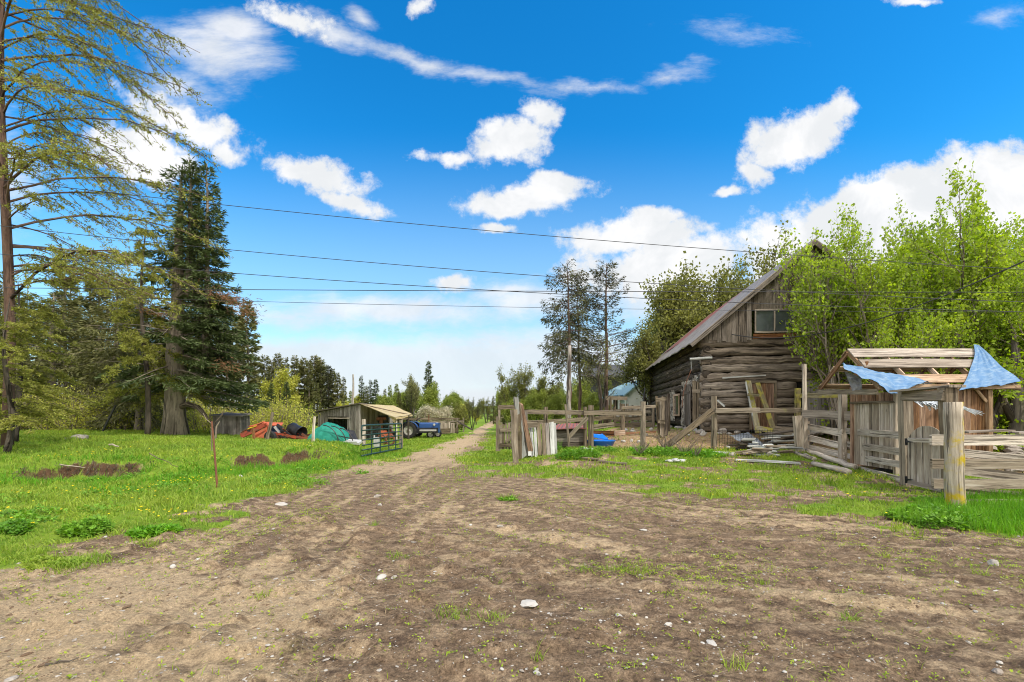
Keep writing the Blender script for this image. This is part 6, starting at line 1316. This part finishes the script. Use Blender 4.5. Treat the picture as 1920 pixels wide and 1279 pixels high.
for key, px, top, D, lab, kw in (
    ('thin_a', 886, 742, 46, 'small dark thin tree left of the end of the track', dict(crown='farpine')), ('dec_a', 893, 757, 60, 'round yellow-green tree at the end of the track', dict(crown='bush')), ('dec_b', 876, 752, 66, 'pale leafy tree behind the rickety fence', dict(crown='bush')),
    ('thin_a', 912, 742, 70, 'grey thin tree beside the track vanishing point', {}), ('fir_b', 925, 741, 66, 'small pointed fir right of the track', {}), ('fir_a', 938, 735, 60, 'pointed fir, second right of the track', {}), ('fir_b', 945, 726, 56, 'taller pointed fir above the picket gate', {}),
    ('dec_a', 957, 742, 42, 'dark leafy tree behind the picket gate', {}), ('thin_a', 976, 676, 44, 'tall fan-shaped tree of many thin stems with an oval top', dict(crown='olive')), ('dec_b', 992, 728, 40, 'light green tree right of the fan-shaped one', {}),
    ('dec_c', 1006, 722, 38, 'leafy green tree left of the broad pale trunk', {}), ('dec_a', 1020, 700, 44, 'loosely leaved tree with an open top left of the pines', dict(crown='olive')), ('fir_c', 1040, 735, 40, 'dark fir between the open tree and the pines', {}),
    ('dec_b', 1050, 728, 34, 'bright green bushy tree at the foot of the left pine', {}), ('fir_a', 1087, 715, 36, 'green spruce in the shade between pine trunks', {}), ('dec_c', 1080, 735, 36, 'green shrub tree right of the pale dead trunk', {}),
    ('dec_a', 1110, 730, 38, 'green tree left of the bare forked tree', {}), ('fir_c', 1146, 722, 50, 'dark conifer in front of the white house porch', {}), ('fir_a', 1182, 676, 70, 'dark conifer peeking beside the grey house gable', {}), ('dec_c', 970, 752, 60, 'low green tree behind the gate lintel', {}),
    ('fir_a', 902, 752, 110, 'tiny distant fir at the track vanishing point', {}), ('fir_c', 917, 756, 100, 'tiny distant fir right of the track', {}), ('dec_b', 1106, 698, 46, 'green tree covering the left part of the dark roofed house', {}), ('fir_c', 1128, 700, 50, 'conifer before the dark roofed house', {}),
    ('dec_b', 1140, 752, 36, 'yellowish shrub tree left of the white house', dict(crown='bush'))): far(key, px, top, D, lab, group=L3, **kw)
# two flowering crab apples
ca = lambda: decid(141, 4.4, .16, 5, (5, 5, 4, 3), (35, 65), .10, .62, .15, 5, .12, .09, .2, stems=3, spread=.7, base_len=.38)
tree('crab_apple_tree', 'crab', ca, 'wide flowering crab apple with pale blossom behind the tractor', 'tree', PX(815, 38), 38., None, 'barkdark', 'blossom', (.95, .95, .72))
tree('crab_apple_tree', 'crab2', lambda: decid(143, 4.4, .14, 5, (5, 4, 4, 3), (30, 60), .12, .62, .2, 2, .11, .08, .15, stems=3, spread=.5, base_len=.4), 'barer crab apple with a twiggy dome right of the flowering one', 'tree', PX(851, 40), 40., None, 'barkdark', 'olive', (.85, .85, .82))
# --- tall scruffy pines by the dead trunk
sp1 = lambda: conifer(151, 10., .13, 1.9, z0=.36, shape=.28, droop=.42, dens=1.15, nl=.20, nw=.05, gap=.30, sides=7, wisp=.55, bare=.12, nw_branch=4, upturn=.15)
sp2 = lambda: conifer(152, 10., .14, 2.1, z0=.30, shape=.45, droop=.12, dens=1.1, nl=.20, nw=.05, gap=.34, sides=7, wisp=.2, bare=.2, nw_branch=4, upturn=.3)
for key, mk, px, top, D, lab, w_ in (('sp1', sp1, 1066, 484, 30, 'tall ragged pine with drooping grey twigs behind the pale dead trunk', 1.), ('sp1b', lambda: conifer(153, 10., .11, 1.5, z0=.45, shape=.3, droop=.4, dens=1.3, nl=.2, nw=.05, gap=.33, wisp=.5, bare=.15, nw_branch=4), 1086, 530, 33, 'middle pine of the tall ragged group', 1.), ('sp2', sp2, 1136, 492, 31, 'tall red-barked pine with tiered top right of the ragged pair', 1.)):
    x = PX(px, D); s = (W(0, top, D)[2]-hg(x, D))/10; tree('pine_tree', key, mk, lab, 'tree', x, D, 'tall pines left of the barn', 'barkred', 'pineneedle', (s*w_, s*w_, s), rz=1.)
tree('bare_tree', 'bare', lambda: norm_h(decid(161, 10, .2, 5, (5, 4, 4, 3), (30, 55), .12, .62, .3, .5, .10, .07, .12, base_len=.5), 10.), 'dark nearly leafless forked tree in front of the pines', 'tree', PX(1124, 27), 27., None, 'barkdark', 'olive', .58, rz=1.2)
# --- olive budding trees behind the barn
ob = lambda s: (lambda: norm_h(decid(s, 10, .2, 5, (7, 5, 4, 3), (28, 58), .13, .62, .25, 1, .17, .13, .2, stems=2, spread=.3, base_len=.45), 10.))
for key, sd, px, top, D, lab, w_ in (('ob_a', 171, 1255, 490, 36, 'budding olive tree left of the barn roof', .95), ('ob_b', 172, 1325, 478, 40, 'dense brown-green tree directly above the barn roof', 1.), ('ob_c', 173, 1398, 418, 38, 'tallest budding tree behind the barn roof', .8), ('ob_a', 171, 1222, 600, 34, 'small olive tree at the far corner of the barn', .8), ('ob_b', 172, 1290, 540, 44, 'shaded tree between the two taller olive trees', 1.), ('ob_c', 173, 1450, 470, 42, 'budding tree showing beside the barn peak', .9)):
    x = PX(px, D); s = (W(0, top, D)[2]-hg(x, D))/10; tree('budding_tree', key, ob(sd), lab, 'tree', x, D, 'budding trees behind the barn', 'barkdark', 'olive', (s*w_, s*w_, s))
# --- young maples at right
mp = lambda s, dn=3: (lambda: norm_h(decid(s, 10, .11, 5, (7, 5, 4, 3), (26, 58), .20, .64, .10 if dn == 2 else .36, dn, .12 if dn == .6 else .09, .11 if dn == .6 else .085, .10 if dn == .6 else .07, stems=4, spread=.5, base_len=.42, droopl=.5), 10.))
MG = 'young maples right of the barn'
for key, sd, px, top, D, lab, w_, rz in (('mp_s', 187, 1605, 385, 17.4, 'maple whose boughs hang across the barn gable', .72, 0.3), ('mp_b', 182, 1745, 340, 18.5, 'maple with several spiky tops right of the barn peak', .85, 1.), ('mp_c', 183, 1850, 322, 17.5, 'tallest maple above the open shed roof', .8, 2.), ('mp_a', 181, 1965, 420, 15.5, 'maple crossing the right border behind the service cable', .9, 3.),
    ('mp_b', 182, 1690, 400, 16.6, 'lower bright maple directly behind the shed ridge', .85, 4.), ('mp_s', 187, 1570, 450, 18.2, 'maple veiling the barn window', .55, 5.), ('mp_a', 181, 1880, 480, 20, 'shaded maple behind the tallest one', 1.1, 1.5), ('mp_b', 182, 1800, 520, 21, 'bushy maple in the second row behind the shed', 1.2, 2.5), ('mp_c', 183, 2060, 380, 22, 'background maple beyond the right border', 1., .5)):
    x = PX(px, D); s = (W(0, top, D)[2]-hg(x, D))/10; tree('maple_tree', key, mp(sd, .6 if key == 'mp_s' else 2.), lab, 'tree', x, D, MG, 'bark', 'maple', (s*w_, s*w_, s), rz=rz) if 1 else 0
tree('maple_tree', 'mp_low', lambda: norm_h(decid(185, 10, .2, 4, (6, 5, 4), (35, 70), .05, .6, .1, 4, .16, .14, .2, stems=4, spread=.8, base_len=.4), 10.), 'broad low maple bush filling the space behind the shed', 'tree', PX(1800, 16.5), 16.5, MG, 'bark', 'maple', (.55, .5, .42))
if 0: tree('maple_tree', 'mp_low', None, 'low maple bush between the barn front and the shed', 'tree', PX(1618, 16.6), 16.6, MG, 'bark', 'maple', (.30, .3, .40))
for px, D, lean, lab in ((1868, 14.5, -.5, 'thick leaning trunk right of the shed'), (1898, 14.2, .35, 'second trunk forking beside the leaning one')):
    a = W(px, 830, D); a[2] = hg(a[0], a[1])-.1; m = MB(); tube(m, [a, a+[.1*lean, 0, .8], a+[.45*lean, 0, 1.6], a+[1.3*lean, .3, 3.2], a+[1.6*lean, .5, 4.4]], [.24, .20, .17, .12, .05], 9); tube(m, [a+[.3*lean, 0, 1.3], a+[-.5*lean, .1, 2.1], a+[-1.3*lean, .3, 3.4]], [.12, .09, .04], 7); prop('leaning_tree', m, 'barkdark', lab, 'tree trunk', smooth=True)
# --- woods behind, too many to count: one mass each
def mass(name, mats, n, region, hr, keys, seed):
    r_ = np.random.RandomState(seed); acc = [MB(), MB()]
    src = {}
    for k in keys: src[k] = VAR[k]() 
    for i in range(n):
        x, y = region(r_); k = keys[r_.randint(len(keys))]; h = r_.uniform(*hr); s = h/10; a = r_.uniform(0, 6.28); ca_, sa_ = math.cos(a)*s, math.sin(a)*s; z = hg(x, y)+(region.z(x, y) if hasattr(region, 'z') else 0)
        for j in (0, 1):
            sm = src[k][j]; d = acc[j]; off = d.n
            V = np.concatenate(sm.v); q = np.concatenate(sm.q) if sm.q else None
            Vn = np.stack([V[:, 0]*ca_-V[:, 1]*sa_+x, V[:, 0]*sa_+V[:, 1]*ca_+y, V[:, 2]*s+z], 1)
            d.v.append(Vn.astype(np.float32)); d.q.append(q+off); d.qu.append(np.concatenate(sm.qu)); d.qt.append(np.concatenate(sm.qt)); d.n += len(V)
            if sm.t: d.t.append(np.concatenate(sm.t)+off); d.tu.append(np.concatenate(sm.tu)); d.tt.append(np.concatenate(sm.tt))
    o = acc[1].build(name, M[mats[1]], kind='stuff'); acc[0].build(name+'_stems', M[mats[0]], kind='stuff')
def reg_left(r):
    y = r.uniform(30, 52); return PX(r.uniform(-260, 480), y), y
mass('woods', ('bark', 'farpine'), 44, reg_left, (6.5, 11.5), ('pine_a', 'pine_b', 'fir_a'), 5)
def reg_far(r):
    y = r.uniform(62, 95); px = r.choice([r.uniform(480, 880), r.uniform(925, 1260)]); return PX(px, y), y
mass('distant_woods', ('barkdark', 'farleaf'), 120, reg_far, (3.2, 6.4), ('fir_b', 'dec_b', 'fir_a'), 6)
def reg_r(r):
    y = r.uniform(23, 34); return PX(r.uniform(1640, 2250), y), y
mass('right_woods', ('bark', 'maple'), 12, reg_r, (5.5, 10.), ('dec_a', 'dec_c'), 7)
# willow scrub behind the lawn
r_ = np.random.RandomState(9); tw = MB(); lf = MB()
for i in range(760):
    px = r_.uniform(-150, 640); D = r_.uniform(24, 32); 
    if 575 < px and D < 32: continue
    if 390 < px < 590 and D < 27: D += 4
    x = PX(px, D); z = hg(x, D); hgt = r_.uniform(.8, 2.1)*(1.25 if px < 260 else 1.)
    for s_ in range(3):
        a = r_.uniform(0, 6.28); d = np.array([math.cos(a)*.35, math.sin(a)*.35, 1])*hgt; P = np.array([x, D, z])+d*np.array([0, .4, .75, 1])[:, None]+r_.normal(0, .05, (4, 3)); tube(tw, P, [.014, .011, .008, .004], 3, False)
        k = 34; v = r_.uniform(.1, 1, k); p = np.array([x, D, z])+d*v[:, None]+r_.normal(0, .22, (k, 3)); p[:, 2] = np.maximum(p[:, 2], z+.05)
        cards(lf, p, r_.normal(0, .7, (k, 3))+[0, 0, .3], r_.normal(0, 1, (k, 3)), .12*r_.uniform(.5, 1.3, k), .06*r_.uniform(.6, 1.4, k), r_.rand(k))
lf.build('willow_scrub', M['bush'], kind='stuff'); tw.build('scrub_stems', M['twig'], kind='stuff')
m = MB(); c = W(164, 745, 25.5); n = 500; cards(m, c+r_.normal(0, 1, (n, 3))*[.25, .2, .28], r_.normal(0, 1, (n, 3)), r_.normal(0, 1, (n, 3)), .09, .05, np.full(n, .1)); rod(c-[0, 0, 1.4], c, .03, .02, m=m); prop('blossoming_shrub', m, 'blossom', 'small shrub with white blossom behind the lawn', 'shrub')
brush('bare spiky brush at the foot of the big spruce', 300, 808, .62, 18, 1.3, .7); brush('tangle of dead stems left of the spruce trunk', 215, 806, .62, 14, .8, 1.1, 'pale'); brush('bare brush behind the red machine', 540, 812, .4, 26, 1.6, .6)
# ferny edge by road
# hills
def hill(name, pts, D, depth, mat, seed):
    m = MB(); xs = np.linspace(pts[0][0], pts[-1][0], 60); ty = np.interp(xs, [p[0] for p in pts], [p[1] for p in pts]); V = []; nv = 24
    for v in np.linspace(0, 1, nv):
        for x, t in zip(xs, ty):
            zt = W(x, t, D+depth)[2]; z = zt*v**.8+2.2*float(fbm(x*.12, v*14, seed, 3)-.5)*(v > .02); V.append((PX(x, D+depth)*(1-.0*v), D+depth*v, z))
    I = np.arange(60*nv).reshape(nv, 60); m.add(V, np.stack([I[:-1, :-1], I[:-1, 1:], I[1:, 1:], I[1:, :-1]], -1).reshape(-1, 4)); o = m.build(name, M[mat]); o['kind'] = 'structure'
k = N('wooded_hillside'); nn = k.noise(k.pos(), .35, 6, .7); k.bsdf(k.mix(k.mr(nn, .4, .6), (.035, .06, .018), (.14, .19, .035)), .95, nn, 1., 1.5); M['hill'] = k.m
hill('hill', [(1700, 560), (1800, 500), (1870, 480), (1915, 455), (2000, 430), (2300, 380)], 90, 70, 'hill', 4)
hill('distant_hills', [(450, 775), (600, 768), (760, 765), (900, 763), (930, 762), (990, 760), (1060, 745), (1200, 720), (1400, 700), (1700, 690)], 260, 160, 'hill', 5)
# ============================================================ sky, sun, camera
SUN_EL, SUN_AZ = R(50), R(128)
w = bpy.data.worlds.new('World'); sc.world = w; w.use_nodes = True; t = w.node_tree; t.nodes.clear()
def wn(ty, **k):
    n = t.nodes.new('ShaderNode'+ty)
    for a, b in k.items(): setattr(n, a, b)
    return n
def S(n, k, v):
    if isinstance(v, bpy.types.NodeSocket): t.links.new(v, n.inputs[k])
    else: n.inputs[k].default_value = v
def mth(op, a, b=0., clamp=False):
    n = wn('Math', operation=op, use_clamp=clamp); S(n, 0, a); S(n, 1, b); return n.outputs[0]
def mrange(v, a, b, c=0., d=1.):
    n = wn('MapRange', interpolation_type='SMOOTHSTEP'); [S(n, i, x) for i, x in enumerate((v, a, b, c, d))]; return n.outputs[0]
sky = wn('TexSky', sky_type='NISHITA', sun_disc=False, sun_elevation=SUN_EL, sun_rotation=SUN_AZ, air_density=1.0, dust_density=.3, ozone_density=3.)
hsv = wn('HueSaturation'); S(hsv, 'Saturation', 1.38); S(hsv, 'Hue', .495); S(hsv, 'Value', 1.18); S(hsv, 'Color', sky.outputs[0])
tc = wn('TexCoord'); sx_ = wn('SeparateXYZ'); S(sx_, 0, tc.outputs['Generated'])
X, Y, Z = sx_.outputs
yy = mth('MAXIMUM', Y, .08); u = mth('DIVIDE', X, yy); v = mth('DIVIDE', Z, yy); cb = wn('CombineXYZ'); S(cb, 0, u); S(cb, 1, v)
def noise(vec, s, d=5, r=.6, dist=0., col_=False):
    n = wn('TexNoise'); S(n, 'Vector', vec); S(n, 'Scale', s); S(n, 'Detail', d); S(n, 'Roughness', r); S(n, 'Distortion', dist); return n.outputs[1 if col_ else 0]
wc = noise(cb.outputs[0], 7., 4, .6, 0, True); vs = wn('VectorMath', operation='SUBTRACT'); S(vs, 0, wc); S(vs, 1, (.5, .5, .5)); vm = wn('VectorMath', operation='SCALE'); S(vm, 0, vs.outputs[0]); S(vm, 3, .07)
va = wn('VectorMath', operation='ADD'); S(va, 0, cb.outputs[0]); S(va, 1, vm.outputs[0]); UVW = va.outputs[0]
def ell(L):
    acc = None
    for cx, cy, rx, ry, rot, st in L:
        mp_ = wn('Mapping', vector_type='TEXTURE'); S(mp_, 0, UVW); S(mp_, 1, ((cx-960)/F, (HY-cy)/F, 0)); S(mp_, 2, (0, 0, R(-rot))); S(mp_, 3, (rx/F, ry/F, 1)); ln = wn('VectorMath', operation='LENGTH')
        fl = wn('VectorMath', operation='MULTIPLY'); S(fl, 0, mp_.outputs[0]); S(fl, 1, (1, 1, 0)); S(ln, 0, fl.outputs[0])
        a = mth('MULTIPLY', mth('SUBTRACT', 1., ln.outputs[1]), st); acc = a if acc is None else mth('MAXIMUM', acc, a)
    return acc
puffy = ell([(345, 225, 130, 40, 25, 1.), (265, 290, 130, 55, 12, 1.5), (432, 280, 48, 30, 20, 1.), (600, 330, 105, 36, 8, 1.2), (660, 378, 90, 22, 14, 1.), (560, 318, 60, 25, -10, 1.),
    (960, 270, 85, 50, -12, 1.4), (1018, 212, 45, 36, 10, 1.2), (850, 292, 70, 14, 5, .8), (975, 372, 150, 32, -6, 1.3), (1035, 352, 80, 26, -3, 1.3), (932, 426, 48, 17, 8, 1.2),
    (1490, 262, 115, 62, -30, 1.5), (1570, 205, 48, 34, -20, 1.3), (1360, 358, 36, 10, 0, .8), (1425, 330, 40, 20, 10, 1.),
    (1640, 375, 190, 50, -20, 1.7), (1860, 340, 180, 70, -5, 1.8), (1780, 400, 330, 90, -8, 1.8), (1190, 440, 160, 40, -4, 1.4), (1250, 500, 220, 70, -4, 1.5), (1560, 470, 260, 90, -5, 1.6), (1230, 410, 60, 22, 0, 1.2), (785, 18, 26, 20, 0, .9), (1715, 2, 50, 12, 0, 1.), (850, 530, 50, 16, 0, .8), (560, 40, 85, 26, 12, .9)])
soft = ell([(400, 95, 165, 80, 15, 1.0), (430, 50, 90, 45, 20, 1.1), (620, 60, 110, 30, 20, .95), (680, 40, 40, 25, 40, .8), (770, 110, 150, 22, 14, .8), (930, 145, 150, 18, 6, .75), (1120, 162, 160, 24, 0, .85), (1250, 142, 100, 30, -10, .8), (330, 160, 120, 60, 30, .8),
    (720, 588, 340, 46, 0, 1.25), (560, 585, 160, 30, 0, .8), (1000, 560, 180, 50, 0, 1.), (960, 545, 100, 20, 0, 1.), (1380, 60, 120, 26, 5, .35), (1870, 35, 90, 26, -10, .5), (1270, 560, 260, 60, 0, 1.3), (700, 690, 700, 75, 0, 1.7), (1000, 690, 400, 90, 0, 1.7), (560, 660, 300, 40, 0, 1.2), (-60, 330, 200, 160, 0, 1.)])
ns = noise(cb.outputs[0], 11., 10, .66, .0); cbs = wn('Mapping'); S(cbs, 0, cb.outputs[0]); S(cbs, 3, (.55, 1.5, 1)); S(cbs, 2, (0, 0, .15)); ns2 = noise(cbs.outputs[0], 5.5, 10, .72, .3)
dp = mrange(mth('ADD', puffy, mth('MULTIPLY', mth('SUBTRACT', ns, .5), 3.0)), -.1, .62)
dsf = mrange(mth('ADD', soft, mth('MULTIPLY', mth('SUBTRACT', ns2, .5), 2.3)), .0, 1.05, 0, .86)
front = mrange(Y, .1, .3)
nb = noise(tc.outputs['Generated'], 3.2, 7, .62, .3); back = mth('MULTIPLY', mrange(nb, .30, .50), mth('SUBTRACT', 1., front))  # unseen cloud cover behind the camera, added for soft neutral fill
low = mrange(v, .03, .12, .97, 0.)
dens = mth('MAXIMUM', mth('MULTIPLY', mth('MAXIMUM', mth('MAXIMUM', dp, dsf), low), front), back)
shade = mrange(noise(cb.outputs[0], 6., 5, .6, .4), .40, .66)
cg = wn('Mix', data_type='RGBA'); S(cg, 0, shade); CW = 4.8; S(cg, 6, (CW*.82, CW*.845, CW*.87, 1)); S(cg, 7, (CW, CW, CW*1.01, 1))
# overcast base of the far cloud band is greyer
cl2 = wn('Mix', data_type='RGBA'); S(cl2, 0, mrange(v, .04, .30, .75, 0.)); S(cl2, 6, cg.outputs[2]); S(cl2, 7, (CW*.72, CW*.78, CW*.85, 1))
ml = wn('Mix', data_type='RGBA', blend_type='MULTIPLY'); S(ml, 0, 1.); S(ml, 6, hsv.outputs[0]); tz = wn('Mix', data_type='RGBA'); S(tz, 0, mrange(Z, .10, .50)); S(tz, 6, (.86, 1.02, .97, 1)); S(tz, 7, (.36, .90, .97, 1)); S(ml, 7, tz.outputs[2]); fill_cloud = wn('Mix', data_type='RGBA'); S(fill_cloud, 0, front); S(fill_cloud, 6, (8.6, 8.3, 7.9, 1)); S(fill_cloud, 7, cl2.outputs[2]); mx = wn('Mix', data_type='RGBA'); hz_ = wn('Mix', data_type='RGBA'); S(hz_, 0, mrange(v, .05, .62, .55, 0.)); S(hz_, 6, ml.outputs[2]); S(hz_, 7, (3.1, 3.75, 4.2, 1)); S(mx, 0, dens); S(mx, 6, hz_.outputs[2]); S(mx, 7, fill_cloud.outputs[2])  # the added cloud behind the camera is brighter than the visible ones, as fill
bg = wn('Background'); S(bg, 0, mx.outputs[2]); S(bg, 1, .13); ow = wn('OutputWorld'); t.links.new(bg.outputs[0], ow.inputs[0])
w.cycles.sampling_method = 'MANUAL'; w.cycles.sample_map_resolution = 512
sd = np.array([math.sin(SUN_AZ)*math.cos(SUN_EL), math.cos(SUN_AZ)*math.cos(SUN_EL), math.sin(SUN_EL)])
ld = bpy.data.lights.new('sun', 'SUN'); ld.energy = 2.3; ld.angle = R(3.5); ld.color = (1., .94, .84)
lo = bpy.data.objects.new('sun', ld); col.objects.link(lo); lo.rotation_euler = Vector(-sd).to_track_quat('-Z', 'Y').to_euler(); lo.location = (10, -10, 30)
cd = bpy.data.cameras.new('camera'); cam = bpy.data.objects.new('camera', cd); col.objects.link(cam); sc.camera = cam
cam.location = (0, 0, H); cam.rotation_euler = (R(90), 0, 0); cd.sensor_width = 36; cd.lens = 36*F/1920; cd.shift_y = (HY-639.5)/1920; cd.clip_start = .05; cd.clip_end = 3000
vs_ = sc.view_settings; vs_.view_transform = 'Standard'; vs_.look = 'None'; vs_.exposure = .74; vs_.gamma = 1; vs_.use_curve_mapping = False
sc.cycles.max_bounces = 6; sc.cycles.diffuse_bounces = 3; sc.cycles.glossy_bounces = 2; sc.cycles.transmission_bounces = 4; sc.cycles.transparent_max_bounces = 4
sc.cycles.use_denoising = True; sc.cycles.pixel_filter_type = 'BLACKMAN_HARRIS'; sc.cycles.filter_width = 1.05
